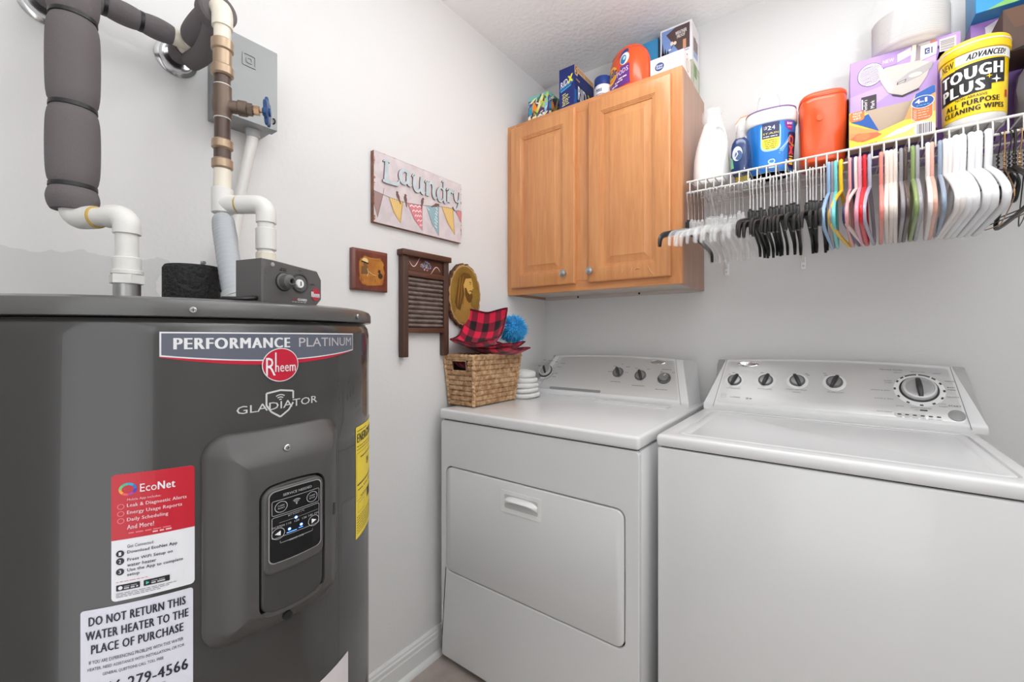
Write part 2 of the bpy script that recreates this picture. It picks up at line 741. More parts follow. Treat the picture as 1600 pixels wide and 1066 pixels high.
baseboard('baseboard_left', lambda t, d, z: (d, FY + t, z), -FY)
baseboard('baseboard_right', lambda t, d, z: (WX - d, FY + t, z), -FY)
baseboard('baseboard_back', lambda t, d, z: (0.03 + t, -d, z), WX - 0.06)

# ------------------------------------------------------------------ water heater
TX, TY, TR_, TZ = 0.336, -1.6165, 0.28, 1.2208


def cylm(th0, z0, r0=0.0):
    def f(x, y, h):
        a = R(th0) + x / TR_
        q = TR_ + 0.0008 + r0 + h
        return (TX + q * cos(a), TY + q * sin(a), z0 + y)
    return f


def deg(a):
    return R(a) * TR_


heater = thing('water_heater', 'tall dark grey cylindrical water heater with stickers and control panel', 'water heater', (TX, TY, 0))
b = B()
b.lathe([(0.262, 0.0), (0.27, 0.012), (0.28, 0.02), (0.2805, 0.3), (0.2805, 1.178), (0.2785, 1.190), (0.274, 1.197), (0.20, 1.1975)], TANK, (TX, TY, 0), n=120)
b.build('tank_jacket', heater)
b = B()
b.lathe([(0.2, 1.1985), (0.279, 1.1985), (0.2835, 1.1995), (0.284, 1.202), (0.2837, 1.2125), (0.281, 1.2178), (0.275, 1.2205), (0.266, 1.2208), (0.1, 1.2208)], TANK_RIM, (TX, TY, 0), n=120)
b.build('tank_lid', heater)


def screw_at(th, z, r_, par, rad=0.0035):
    f = cylm(th, z, 0)
    p0 = Vector(f(0, 0, r_ - TR_ - 0.001))
    p1 = Vector(f(0, 0, r_ - TR_ + 0.0022))
    q = B().cyl(p0, p1, rad, SCREW, 14, 0.0008)
    # crosshead recess
    d = (p1 - p0).normalized()
    t = Vector((0, 0, 1))
    u = d.cross(t)
    for w_ in (t, u):
        o_ = w_.cross(d)
        c = p1 + d * 0.0001
        q.add([c + w_ * rad * .6 + o_ * .0004, c - w_ * rad * .6 + o_ * .0004, c - w_ * rad * .6 - o_ * .0004, c + w_ * rad * .6 - o_ * .0004], [[0, 1, 2, 3]], DARK_GAP)
    return q.build('screw', par)


for th, z in ((-15.6, 1.2065), (32.7, 1.2085), (80, 1.207), (-62, 1.207)):
    screw_at(th, z, 0.284, heater)

# name badge, curved round the jacket
slate, silv, red = P(92, 96, 108, .3), P(222, 222, 224, .35), P(186, 22, 50, .3)
d = D()
x0, x1, xm = deg(-21.6), deg(30.9), deg(3.2)


def badge_bottom(x):
    t = (x - xm) / (x1 - xm) if x > xm else (xm - x) / (xm - x0)
    return 1.146 + 0.009 * t ** 1.7


xs = [x0 + (x1 - x0) * i / 16 for i in range(17)]


def badge(ins, dz=0.0):
    lo = [(min(max(x, x0 + ins), x1 - ins), badge_bottom(x) + ins - dz) for x in xs]
    return lo + [(x1 - ins, 1.181 - ins), (x0 + ins, 1.182 - ins)]


lowband = [(x, badge_bottom(x)) for x in xs] + [(x, badge_bottom(x) - 0.0048 * max(0, 1 - abs((x - xm) / (x1 - xm)) ** 2.2)) for x in xs[::-1]]
for i in range(16):
    d.poly([lowband[i], lowband[i + 1], lowband[33 - i - 1], lowband[33 - i]], red, 0)
d.poly(badge(0), silv, 1)
d.poly(badge(0.0016), slate, 2)
d.text('PERFORMANCE', deg(-19), 1.1625, deg(24.5), 0.0128, silv, 3, bold=0.08, res=4)
d.text('PLATINUM', deg(8.2), 1.1628, deg(21.2), 0.0122, P(190, 186, 188, .35), 3, res=4)
d.ell(xm, 1.1405, 0.0232, 0.0215, silv, 4, 40)
d.ell(xm, 1.1405, 0.0221, 0.0204, red, 5, 40)
d.text('R', xm - 0.0185, 1.1275, 0.0115, 0.0225, silv, 6)
d.text('heem', xm - 0.0075, 1.1315, 0.0265, 0.0125, silv, 6, bold=0.01)
d.line([(xm - 0.0068, 1.1325), (xm - 0.0068, 1.1565)], 0.0018, silv, 6)
# product word and shield
gl = P(198, 198, 198, .35)
d.text('GLADIATOR', deg(-7.1), 1.0835, deg(21.2), 0.0095, gl, 1, rise=0.002, bold=0.005)
sh = [(-.017, .016), (0, .0185), (.017, .016), (.017, .001), (.011, -.008), (0, -.0155), (-.011, -.008), (-.017, .001)]
for i in range(8):
    a, c = sh[i], sh[(i + 1) % 8]
    if i in (2,):
        c = (a[0], 0.006)
    d.line([(deg(3.1) + a[0], 1.0895 + a[1]), (deg(3.1) + c[0], 1.0895 + c[1])], 0.0022, gl, 1)
for k, rad in enumerate((0.003, 0.006, 0.009)):
    d.ring(deg(3.1), 1.094, rad, rad, 0.0013, gl, 1, 10, 50, 130)
d.build('name_badge', heater, cylm(0, 0), step=0.012)

# red and white app sticker
W_, K_, RD = P(226, 226, 230, .3), P(32, 32, 40, .4), P(190, 24, 44, .28)
d = D()
sw, shh = deg(14.4), 0.133
d.rrect(0, 0, sw, shh, 0.004, W_, 0)
d.poly([(0, 0.064), (sw, 0.064)] + rr(0, sw, 0.03, shh, 0.004, 4)[5:15], RD, 1)
for i in range(8):
    d.ring(0.0135, 0.1165, 0.0075, 0.0068, 0.0025, P(*[(40, 110, 190), (40, 160, 200), (70, 180, 150), (110, 190, 110), (240, 160, 60), (230, 90, 80), (170, 60, 150), (60, 60, 180)][i]), 2, 4, 45 * i, 45 * i + 45)
d.text('Eco', 0.0235, 0.112, 0.014, 0.0085, W_, 2)
d.text('Net', 0.0385, 0.112, 0.0145, 0.0085, W_, 2, bold=0.05)
pk = P(232, 190, 196)
d.text('Mobile App includes:', 0.013, 0.1035, 0.028, 0.003, pk, 2)
for i, s_ in enumerate(('Leak & Diagnostic Alerts', 'Energy Usage Reports', 'Daily Scheduling', 'And More!')):
    d.text(s_, 0.013, 0.0965 - 0.0075 * i, (0.05, 0.046, 0.034, 0.022)[i], 0.0048, pk, 2, bold=0.04)
    if i < 3:
        d.ring(0.0078, 0.0988 - 0.0075 * i, 0.003, 0.003, 0.0007, P(226, 120, 130), 2, 12)
d.dashes(0.014, 0.0693, 0.038, 0.0012, P(226, 120, 130), 2, 3)
d.dashes(0.034, 0.0665, 0.016, 0.0016, pk, 2, 4)
d.text('Get Connected:', 0.013, 0.0545, 0.022, 0.0034, K_, 2)
for i, s_ in enumerate(('Download EcoNet App', 'Press WiFi Setup on', 'Use the App to complete')):
    y = (0.0475, 0.0395, 0.0285)[i]
    d.ell(0.0072, y + 0.002, 0.0034, 0.0036, K_, 2, 14)
    d.text('123'[i], 0.0062, y + 0.0002, 0.002, 0.0036, W_, 3)
    d.text(s_, 0.013, y, (0.042, 0.038, 0.047)[i], 0.0042, K_, 2, bold=0.01)
d.text('water heater', 0.013, 0.0345, 0.024, 0.0036, K_, 2, bold=0.01)
d.text('setup', 0.013, 0.0237, 0.010, 0.0036, K_, 2, bold=0.01)
d.rrect(0.004, 0.0105, 0.0235, 0.0168, 0.0008, P(22, 24, 32), 2)
d.rrect(0.0265, 0.0105, 0.0485, 0.0168, 0.0008, P(16, 16, 18), 2)
d.ell(0.0075, 0.0136, 0.0018, 0.002, W_, 3, 12)
d.poly([(0.0285, 0.0118), (0.0315, 0.0136), (0.0285, 0.0155)], P(60, 190, 170), 3)
for k in (0, 1):
    d.dashes(0.0105 + k * 0.0225, 0.0142, 0.011, 0.0009, P(150, 150, 155), 3, 5 + k, 0.004)
    d.dashes(0.0105 + k * 0.0225, 0.0118, 0.0115, 0.0016, P(190, 190, 195), 3, 7 + k, 0.005)
for k in range(3):
    d.dashes(0.004, 0.0075 - 0.0018 * k, 0.05 - 0.006 * k, 0.0006, P(120, 120, 128), 2, 20 + k, 0.004)
d.dashes(0.004, 0.0196, 0.026, 0.0005, P(190, 90, 100), 2, 31, 0.004)
o = d.build('app_sticker', heater, cylm(-29.7, 0.899), step=0.012)
tag(o, 'red and white sticker with a ring logo')

# white return notice
d = D()
nw, nh = deg(19.2), 0.165
d.rrect(0, 0, nw, nh, 0.003, P(216, 216, 226, .3), 0)
nk = P(34, 36, 58, .4)
for i, s_ in enumerate(('DO NOT RETURN THIS', 'WATER HEATER TO THE', 'PLACE OF PURCHASE')):
    d.text(s_, (0.007, 0.0045, 0.009)[i], nh - 0.0165 - 0.0145 * i, (0.080, 0.085, 0.076)[i], 0.0092, nk, 2, bold=0.04)
for i, s_ in enumerate(('IF YOU ARE EXPERIENCING PROBLEMS WITH THIS WATER', 'HEATER, NEED ASSISTANCE WITH INSTALLATION, OR FOR', 'GENERAL QUESTIONS CALL TOLL FREE')):
    d.text(s_, (0.007, 0.006, 0.018)[i], nh - 0.056 - 0.0072 * i, (0.078, 0.08, 0.05)[i], 0.0036, nk, 2)
d.text('866-279-4566', 0.014, nh - 0.0895, 0.075, 0.0118, nk, 2, bold=0.04)
d.text('AVAILABLE 7 DAYS A WEEK', 0.024, nh - 0.098, 0.046, 0.0036, nk, 2)
d.text("OWNER'S MANUAL", 0.044, nh - 0.1052, 0.036, 0.0036, nk, 2)
for k in range(3):
    d.dashes(0.008, nh - 0.118 - 0.008 * k, 0.07, 0.002, nk, 2, 50 + k)
o = d.build('return_notice_sticker', heater, cylm(-34.8, 0.895 - nh), step=0.012)
tag(o, 'white notice sticker with dark capital lettering')

# yellow energy sticker
d = D()
yw, yh = deg(27), 0.18
Y_, Yk = P(240, 214, 40, .4), P(40, 34, 22, .45)
d.rrect(0, 0, yw, yh, 0.002, Y_, 0)
d.dashes(0.005, yh - 0.008, 0.05, 0.0015, Yk, 1, 1)
d.text('ENERGYGUIDE', 0.005, yh - 0.026, yw - 0.01, 0.0145, Yk, 1, bold=0.07)
d.dashes(0.004, yh - 0.033, 0.11, 0.0013, Yk, 1, 2)
d.dashes(0.004, yh - 0.038, 0.10, 0.0013, Yk, 1, 3)
d.frame(0.003, 0.06, yw - 0.003, yh - 0.043, 0.001, 0.0006, Yk, 1)
d.dashes(0.02, yh - 0.053, 0.08, 0.002, Yk, 1, 4)
d.text('$4', 0.055, yh - 0.074, 0.016, 0.013, Yk, 1, bold=0.05)
d.rect(0.006, yh - 0.096, yw - 0.01, yh - 0.0935, Yk, 1)
d.dashes(0.008, yh - 0.104, 0.1, 0.0016, Yk, 1, 5, 0.02)
d.dashes(0.02, yh - 0.117, 0.08, 0.0018, Yk, 1, 6)
d.frame(0.008, 0.04, 0.04, 0.056, 0.001, 0.0006, Yk, 1)
d.rect(0.058, 0.048, 0.085, 0.064, Yk, 1)
for k in range(7):
    d.dashes(0.004, 0.033 - 0.0042 * k, 0.10 - 0.007 * (k % 3), 0.0013, Yk, 1, 60 + k)
o = d.build('energy_sticker', heater, cylm(33.2, 0.85), step=0.012)
tag(o, 'yellow energy rating sticker')
d = D()
d.rrect(deg(-6), 0.47, deg(28), 0.692, 0.002, P(214, 208, 210, .4), 0)
d.dashes(deg(4), 0.66, deg(14), 0.003, P(120, 116, 118), 1, 9)
o = d.build('manual_sticker', heater, cylm(0, 0), step=0.012)
tag(o, 'plain whitish sticker low on the jacket')

# control cover: bulging plate with a recessed pad and display
cth = 3.0
cvm = cylm(cth, 0.9385)
hw, hh = 0.0835, 0.1235
b = B()
b.rrl(-hw, hw, -hh, hh, 0.026, [(0, -0.002), (0, 0.0055), (0.0015, 0.008), (0.005, 0.0105), (0.012, 0.0165), (0.02, 0.0235), (0.028, 0.0295), (0.034, 0.033), (0.038, 0.0345)], COVER, cvm, cap=False, n=8, k=12)
px0, px1, pz0, pz1 = -0.0365, 0.0375, -0.091, 0.060
outer = rr(-hw + .038, hw - .038, -hh + .038, hh - .038, 0.004, 8, 12)
# pad hole outline with gently arched top and bottom
padr = rr(px0, px1, pz0, pz1, 0.013, 8, 12)


def arch(p, k=0.004):
    x, y = p
    t = 1 - ((x - (px0 + px1) / 2) / (px1 - px0) * 2) ** 2
    return (x, y + (k * t if y > 0 else -k * t))


rings = []
N_ = len(padr)
oring = rr(-0.0455, 0.0455, -0.0995, 0.0855, 0.004, 8, 12)
inner = [arch(p) for p in padr]
b2 = B()
R0 = [cvm(p[0], p[1], 0.0345) for p in oring]
R1 = [cvm(p[0], p[1], 0.0352) for p in inner]
b.loft([[cvm(p[0], p[1], 0.0345) for p in rr(-hw + .038, hw - .038, -hh + .038, hh - .038, 0.0004, 8, 12)], R1, [cvm(p[0], p[1], 0.030) for p in inner]], COVER, False, False)
cover = b.build('control_cover', heater, angle=50)
# pad
b = B()


def shrink(pts, k):
    cx, cy = (px0 + px1) / 2, (pz0 + pz1) / 2
    return [(cx + (p[0] - cx) * (1 - k / ((px1 - px0) / 2)), cy + (p[1] - cy) * (1 - k / ((pz1 - pz0) / 2))) for p in pts]


padrings = [(0.0006, 0.029), (0.0012, 0.0335), (0.0028, 0.035), (0.0046, 0.0352)]
b.loft([[cvm(p[0], p[1], 0.029) for p in shrink(inner, 0.0)], [cvm(p[0], p[1], 0.029) for p in shrink(inner, 0.0016)]], DARK_GAP, False, False)
b.loft([[cvm(p[0], p[1], h) for p in shrink(inner, k + 0.0012)] for k, h in padrings], PAD, False, False)
V, F = fill2d(shrink(inner, 0.0058), 0.01)
b.add([cvm(p[0], p[1], 0.0352) for p in V], F, PAD)
b.build('control_pad', cover, angle=50)
# display with scooped lip under it
dx0, dx1, dz0, dz1 = -0.0285, 0.0305, -0.030, 0.0535
b = B()
b.rrl(dx0 - 0.004, dx1 + 0.004, dz0 - 0.014, dz1 + 0.004, 0.010, [(0, 0.0352), (0.001, 0.0368), (0.003, 0.0374), (0.004, 0.0372)], COVER, cvm, n=6, k=8, step=0.01)
b.build('display_bezel', cover, angle=60)
d = D(0.0002)
lg, dk = P(150, 148, 146, .4), BLACK_GLOSS
dd = [arch(p, 0.002) for p in rr(dx0, dx1, dz0, dz1, 0.006, 5, 6)]
d.poly(dd, lg, 0)
d.poly([((p[0] - .001) * 0.965 + .001, (p[1] - .0117) * 0.975 + .0117) for p in dd], dk, 1)
tw = P(176, 176, 178, .5)
d.text('SERVICE NEEDED', -0.014, 0.0465, 0.032, 0.003, tw, 2, bold=0.005)
d.frame(dx0 + .003, 0.0255, dx1 - .003, 0.0432, 0.002, 0.0005, tw, 2)
d.frame(dx0 + .003, -0.0015, dx1 - .003, 0.0238, 0.002, 0.0005, tw, 2)
for cx, l1, l2 in ((-0.016, 'CLEAR', 'ALARM'), (0.0185, 'WIFI', 'SETUP')):
    d.ring(cx, 0.0345, 0.0066, 0.0066, 0.0006, tw, 2, 24)
    d.text(l1, cx - 0.0035, 0.0352, 0.007, 0.0018, tw, 2)
    d.text(l2, cx - 0.0035, 0.0322, 0.007, 0.0018, tw, 2)
for rad in (0.0022, 0.0042, 0.006):
    d.ring(0.0005, 0.033, rad, rad, 0.0008, tw, 2, 8, 45, 135)
d.ell(0.0005, 0.0328, 0.0008, 0.0008, tw, 2, 8)
d.text('SET POINT (\u00b0F)', -0.009, 0.0197, 0.018, 0.0026, tw, 2)
d.rect(-0.018, 0.0157, 0.026, 0.0160, tw, 2)
for i, s_ in enumerate(('VACATION', '110', '120', '130', '140', '150')):
    d.text(s_, (-0.0255, -0.0105, -0.0018, 0.0068, 0.0142, 0.0215)[i], 0.0105, (0.013, 0.005, 0.005, 0.005, 0.005, 0.005)[i], 0.0024, tw, 2)
for cx, sg in ((-0.019, -1), (0.0205, 1)):
    d.ring(cx, 0.0035, 0.0068, 0.0068, 0.0006, tw, 2, 24)
    d.poly([(cx - sg * 0.0025, 0.0005), (cx + sg * 0.0035, 0.0035), (cx - sg * 0.0025, 0.0065)], P(230, 230, 232, .4), 2)
d.line([(-0.017, -0.006), (-0.017, -0.0085), (0.019, -0.0085), (0.019, -0.006)], 0.0005, tw, 2)
d.text('UNLOCK / LOCK', -0.0075, -0.0098, 0.016, 0.0022, tw, 3)
LED = mat('blue_led', (90, 150, 255), 0.3, emit=((70, 130, 255), 2.5))
LEDW = mat('white_led', (220, 235, 255), 0.3, emit=((205, 225, 255), 8.0))
for cx, cy in ((-0.0003, 0.0160), (-0.0075, 0.0046), (0.0055, 0.0050)):
    d.ell(cx, cy, 0.0017, 0.0017, LED, 3, 14)
    d.ell(cx, cy, 0.0009, 0.0009, LEDW, 4, 10)
d.rect(-0.0105, 0.0005, 0.0005, 0.0012, LED, 3)
d.rect(0.0025, 0.0015, 0.0075, 0.0021, LED, 3)
d.build('display', cover, lambda x, y, h: cvm(x, y, h + 0.0375), step=0.01)
o = screw_at(cth - 1.0, 1.0395, TR_ + 0.0272, cover, 0.0042)
b = B()
b.cyl(cvm(-0.003, -0.108, 0.022), cvm(-0.003, -0.108, 0.0262), 0.0055, DARK_GAP, 14)
b.build('screw_hole', cover)
b = B()
b.prism([(0, 0), (0.004, 0.001), (0.004, 0.016), (0.0028, 0.016)], 0.02, 0.0315, PAD, lambda x, y, h: cvm(x + 0.052, y - 0.005, h))
b.build('latch_notch', cover)

# ------------------------------------------------------------------ plumbing
FW = Vector((-0.5988, 0.8009, 0))
RT = Vector((0.8009, 0.5988, 0))


def ring_flange(bb, y, z):
    mx = Matrix.Translation((0, y, z)) @ Matrix.Rotation(R(90), 4, 'Y')
    bb.lathe([(0.040, 0.0), (0.0405, 0.003), (0.038, 0.006), (0.033, 0.0085), (0.031, 0.013), (0.029, 0.016), (0.0265, 0.016), (0.0265, 0.002)], CHROME, n=36, mx=mx)


def foam_run(par, a, b_, r_, cuts, name='pipe_insulation', bulge=0.08):
    """foam sleeve from a to b, nipped in at the cable ties"""
    a, b_ = Vector(a), Vector(b_)
    L = (b_ - a).length
    dvec = (b_ - a).normalized()
    q = dvec.to_track_quat('Z', 'Y').to_matrix().to_4x4()
    ed = [0.0] + list(cuts) + [L]
    for i in range(len(ed) - 1):
        s0, s1 = ed[i], ed[i + 1]
        bb = B()
        pr = []
        l_ = s1 - s0
        for j in range(15):
            t = j / 14
            e = min(t, 1 - t) * l_
            k = 1.0 - 0.16 * math.exp(-e / 0.009) + bulge * sin(pi * t) * 0.4
            pr.append((r_ * k, s0 + 0.0008 + t * (l_ - 0.0016)))
        bb.lathe(pr, INSUL, n=28, mx=Matrix.Translation(a) @ q)
        bb.build(name, par, angle=60)
    for c in cuts:
        bb = B()
        mx = Matrix.Translation(a + dvec * c) @ q
        bb.lathe([(r_ * 0.80, -0.0035), (r_ * 0.92, -0.003), (r_ * 0.93, 0.003), (r_ * 0.80, 0.0035)], TIE, n=28, mx=mx)
        bb.build('cable_tie', par)


# hot line (left)
hot = thing('hot_water_pipe', 'hot water pipe wrapped in tied grey foam above the left of the heater', 'pipe', (0.2425, -1.738, 1.22))
b = B()
ring_flange(b, -1.741, 1.80)
tag(b.build('wall_flange', hot), 'chrome wall flange')
foam_run(hot, (0.022, -1.741, 1.80), (0.205, -1.741, 1.80), 0.024, (0.09,))
b = B()
b.tube(arc_path((0.20, -1.741, 1.80), (0.2425, -1.740, 1.80), (0.2425, -1.738, 1.745), 0.028, 8), 0.0275, INSUL, 24)
b.build('insulated_elbow', hot)
foam_run(hot, (0.2425, -1.738, 1.745), (0.2425, -1.738, 1.370), 0.0302, (0.078, 0.216, 0.338))
EA, EB = Vector((0.2425, -1.738, 1.359)), Vector((0.318, -1.690, 1.361))
b = B()
b.tube(arc_path(EA + Vector((0, 0, 0.02)), EA, EA.lerp(EB, 0.42), 0.017, 8), 0.0172, PVC, 20)
b.build('elbow', hot)
b = B()
b.tube([EA.lerp(EB, 0.40), EA.lerp(EB, 0.425), EA.lerp(EB, 0.45)], 0.0168, GLUE, 20)
tag(b.build('cement_ring', hot), 'amber smear of pipe cement')
b = B()
b.cyl(EA.lerp(EB, 0.4), EA.lerp(EB, 0.75), 0.0142, PVC, 20)
b.build('pipe', hot)
b = B()
b.tube(arc_path(EA.lerp(EB, 0.66), EB, EB + Vector((0, 0, -0.028)), 0.017, 8), 0.0172, PVC, 20)
b.build('elbow', hot)
b = B()
b.cyl((0.318, -1.69, 1.34), (0.318, -1.69, 1.290), 0.0142, PVC, 20)
b.build('pipe', hot)
b = B()
b.cyl((0.318, -1.69, 1.297), (0.318, -1.69, 1.277), 0.0172, PVC, 24, 0.001)
b.cyl((0.318, -1.69, 1.2775), (0.318, -1.69, 1.2705), 0.0195, PVC, 24, 0.001)
b.cyl((0.318, -1.69, 1.2702), (0.318, -1.69, 1.2565), 0.0215, PVC, 6, 0.0006)
b.build('threaded_adapter', hot, angle=25)
b = B()
b.cyl((0.318, -1.69, 1.257), (0.318, -1.69, 1.2215), 0.0165, STEEL, 24)
tag(b.build('steel_nipple', hot), 'short bare steel nipple')

# cold line (right)
cold = thing('cold_water_pipe', 'cold water pipe with bronze couplings and blue-handled valve above the heater', 'pipe', (0.26, -1.542, 1.22))
CX, CY = 0.262, -1.542
b = B()
ring_flange(b, CY, 1.80)
tag(b.build('wall_flange', cold), 'chrome wall flange')
foam_run(cold, (0.02, CY, 1.80), (0.062, CY, 1.80), 0.0235, ())
b = B()
b.cyl((0.05, CY, 1.80), (0.20, CY, 1.80), 0.0165, CPVC, 20)
b.cyl((0.085, CY, 1.80), (0.085, CY - 0.06, 1.80), 0.0165, CPVC, 20)
b.build('tee', cold)
foam_run(cold, (0.105, CY, 1.803), (0.212, CY, 1.803), 0.0255, ())
b = B()
b.tube([(0.06, CY + 0.012, 1.778), (0.12, CY + 0.014, 1.772), (0.18, CY + 0.008, 1.775), (0.232, CY, 1.786)], 0.019, INSUL, 18, sub=4)
b.build('pipe_insulation', cold)
b = B()
b.cyl((0.2105, CY, 1.803), (0.2165, CY, 1.803), 0.0262, TIE, 24)
b.build('cable_tie', cold)
b = B()
b.cyl((0.2165, CY, 1.80), (0.247, CY, 1.80), 0.0325, INSUL, 28, 0.004)
b.build('pipe_insulation', cold)
foam_run(cold, (0.085, CY - 0.028, 1.80), (0.085, -1.715, 1.80), 0.0205, (0.052, 0.105))
b = B()
b.tube(arc_path((0.225, CY, 1.80), (CX, CY, 1.80), (CX, CY, 1.757), 0.022, 8), 0.0172, CPVC, 22)
b.build('elbow', cold)


def vpipe(z0, z1, r_, m, name, bev=0.0):
    bb = B()
    bb.cyl((CX, CY, z1), (CX, CY, z0), r_, m, 22, bev)
    return bb.build(name, cold)


vpipe(1.725, 1.758, 0.0140, CPVC, 'pipe')
tag(vpipe(1.712, 1.733, 0.0185, BRONZE, 'coupling', 0.002), 'bronze coupling')
vpipe(1.684, 1.713, 0.0155, BRONZE, 'coupling')
tag(vpipe(1.665, 1.685, 0.0185, BRONZE, 'coupling', 0.003), 'bronze coupling')
vpipe(1.645, 1.666, 0.0132, COPPERDK, 'pipe')
for zz in (1.6465, 1.5845):
    bb = B()
    bb.cyl((CX, CY, zz + .002), (CX, CY, zz), 0.0142, PVC, 22)
    bb.build('tape_ring', cold)
# gate valve
ax = Vector((0.56, 0.83, 0)).normalized()
c0 = Vector((CX, CY, 1.611))
bb = B()
bb.lathe([(0.0152, 1.5865), (0.0152, 1.594), (0.0162, 1.598), (0.0168, 1.611), (0.0162, 1.624), (0.0152, 1.629), (0.0152, 1.6465)], BRASSDK, (CX, CY, 0), n=24)
bb.cyl(c0, c0 + ax * 0.034, 0.0118, BRASSDK, 20)
bb.cyl(c0 + ax * 0.026, c0 + ax * 0.041, 0.0142, BRASSDK, 20, 0.001)
bb.cyl(c0 + ax * 0.041, c0 + ax * 0.050, 0.0115, BRASSDK, 6)
valve = bb.build('gate_valve', cold)
bb = B()
bb.cyl(c0 + ax * 0.049, c0 + ax * 0.052, 0.0085, BRASSDK, 18)
bb.cyl(c0 + ax * 0.052, c0 + ax * 0.062, 0.0088, BRASS, 6, 0.0006)
bb.cyl(c0 + ax * 0.060, c0 + ax * 0.078, 0.0032, BRASS, 12)
tag(bb.build('valve_stem', valve), 'brass packing nut and stem')
# lobed wheel handle
qm = Matrix.Translation(c0 + ax * 0.072) @ ax.to_track_quat('Z', 'Y').to_matrix().to_4x4()
bb = B()
rings = []
for h, k in ((-0.001, 0.86), (0.0005, 1.0), (0.0045, 1.02), (0.006, 0.9)):
    rings.append([qm @ Vector(((0.0245 + 0.003 * cos(7 * t)) * k * cos(t), (0.0245 + 0.003 * cos(7 * t)) * k * sin(t), h - 0.002 * 0)) for t in [2 * pi * i / 56 for i in range(56)]])
bb.loft(rings, BLUE_PAINT)
bb.lathe([(0.0075, -0.005), (0.0085, 0), (0.0075, 0.009)], BLUE_PAINT, n=16, mx=qm)
tag(bb.build('valve_handle', valve), 'blue lobed wheel handle')
vpipe(1.545, 1.587, 0.0132, COPPERDK, 'pipe')
tag(vpipe(1.527, 1.546, 0.0175, BRONZE, 'coupling', 0.003), 'bronze coupling')
vpipe(1.508, 1.528, 0.0140, COPPERDK, 'pipe')
tag(vpipe(1.490, 1.510, 0.0175, BRONZE, 'coupling', 0.003), 'bronze coupling')
vpipe(1.45, 1.492, 0.0142, CPVC, 'pipe')
TE = Vector((CX, CY, 1.424))
RP = Vector((0.331, -1.494, 1.424))
bb = B()
bb.cyl((CX, CY, 1.454), (CX, CY, 1.408), 0.0178, PVC, 24, 0.001)
bb.cyl(TE, TE.lerp(RP, 0.35), 0.0172, PVC, 22)
bb.build('tee', cold)
bb = B()
bb.cyl(TE.lerp(RP, 0.35), TE.lerp(RP, 0.38), 0.0150, GLUE, 20)
bb.cyl(TE.lerp(RP, 0.34), TE.lerp(RP, 0.6), 0.0145, PVC, 20)
bb.build('pipe', cold)
bb = B()
bb.tube(arc_path(TE.lerp(RP, 0.40), RP, RP + Vector((0, 0, -0.035)), 0.02, 8), 0.0172, PVC, 22)
bb.build('elbow', cold)
bb = B()
bb.cyl((RP.x, RP.y, 1.395), (RP.x, RP.y, 1.30), 0.0142, PVC, 20)
bb.build('pipe', cold)
bb = B()
bb.cyl((RP.x, RP.y, 1.378), (RP.x, RP.y, 1.338), 0.0175, PVC, 24, 0.001)
bb.build('coupling', cold)
bb = B()
bb.cyl((RP.x, RP.y, 1.333), (RP.x, RP.y, 1.300), 0.0172, CPVC, 24, 0.001)
bb.cyl((RP.x, RP.y, 1.303), (RP.x, RP.y, 1.2215), 0.0195, PVC, 24, 0.001)
bb.build('adapter', cold)

# electrical disconnect and its flexible conduit
ebox = thing('disconnect_box', 'flat grey metal electrical disconnect box on the left wall', 'electrical box', (0, -1.42, 1.69))
b = B()
b.box(0, 0.075, -1.481, -1.362, 1.684, 1.872, GALV, 0.002)
b.build('body', ebox)
b = B()
pm = plane((0.075, -1.484, 1.681), (0, 1, 0), (0, 0, 1))
b.rrl(0, 0.125, 0, 0.194, 0.003, [(0, -0.02), (0, 0.006), (0.0015, 0.0085)], GALV, pm, n=3)
cover_e = b.build('box_cover', ebox)
b = B()
outer, inner = rr(0.045, 0.075, 0.128, 0.158, 0.002, 3), rr(0.048, 0.072, 0.131, 0.155, 0.002, 3)
b.bridge(outer, inner, GALV, pm, 0.0105, 0.008)
b.bridge(rr(0.053, 0.067, 0.136, 0.150, 0.004, 3), rr(0.0555, 0.0645, 0.1385, 0.1475, 0.003, 3), GALV, pm, 0.0105, 0.008)
tag(b.build('embossed_emblem', cover_e), 'embossed square emblem')
b = B()
b.tube([pm(0.112, 0.014, 0.004), pm(0.116, 0.017, 0.012), pm(0.116, 0.026, 0.012), pm(0.112, 0.029, 0.004)], 0.0016, TIE, 8, sub=4)
tag(b.build('lock_hasp', cover_e), 'small black hasp')
b = B()
b.cyl((0.04, -1.398, 1.686), (0.04, -1.398, 1.664), 0.0155, GREY_PLAS2, 20, 0.001)
b.build('conduit_connector', ebox)
b = B()
b.tube([(0.04, -1.398, 1.668), (0.036, -1.404, 1.63), (0.032, -1.421, 1.53), (0.03, -1.434, 1.43), (0.05, -1.452, 1.37), (0.11, -1.475, 1.345)], 0.0125, PVC, 14, sub=6)
tag(b.build('conduit', ebox), 'white flexible conduit hanging from the box')

con = thing('corrugated_conduit', 'grey corrugated conduit curving down onto the heater top', 'conduit', (0.419, -1.577, 1.2208))
pts = smooth([Vector(p) for p in ((0.12, -1.478, 1.345), (0.20, -1.51, 1.372), (0.262, -1.537, 1.378), (0.298, -1.553, 1.384), (0.318, -1.559, 1.362), (0.345, -1.564, 1.325), (0.385, -1.572, 1.275), (0.417, -1.577, 1.235))], 16)
rad = [0.0172 + (0.0006 * sin(i * 2.1) if i > 60 else 0.0004 * sin(i * 2.1)) for i in range(len(pts))]
b = B()
b.tube(pts, rad, GREY_PLAS, 20)
b.build('flexible_tube', con, angle=80)
b = B()
b.cyl((0.408, -1.576, 1.2465), (0.419, -1.577, 1.2212), 0.0192, GREY_PLAS2, 24, 0.001)
tag(b.build('socket', con), 'pale grey socket')

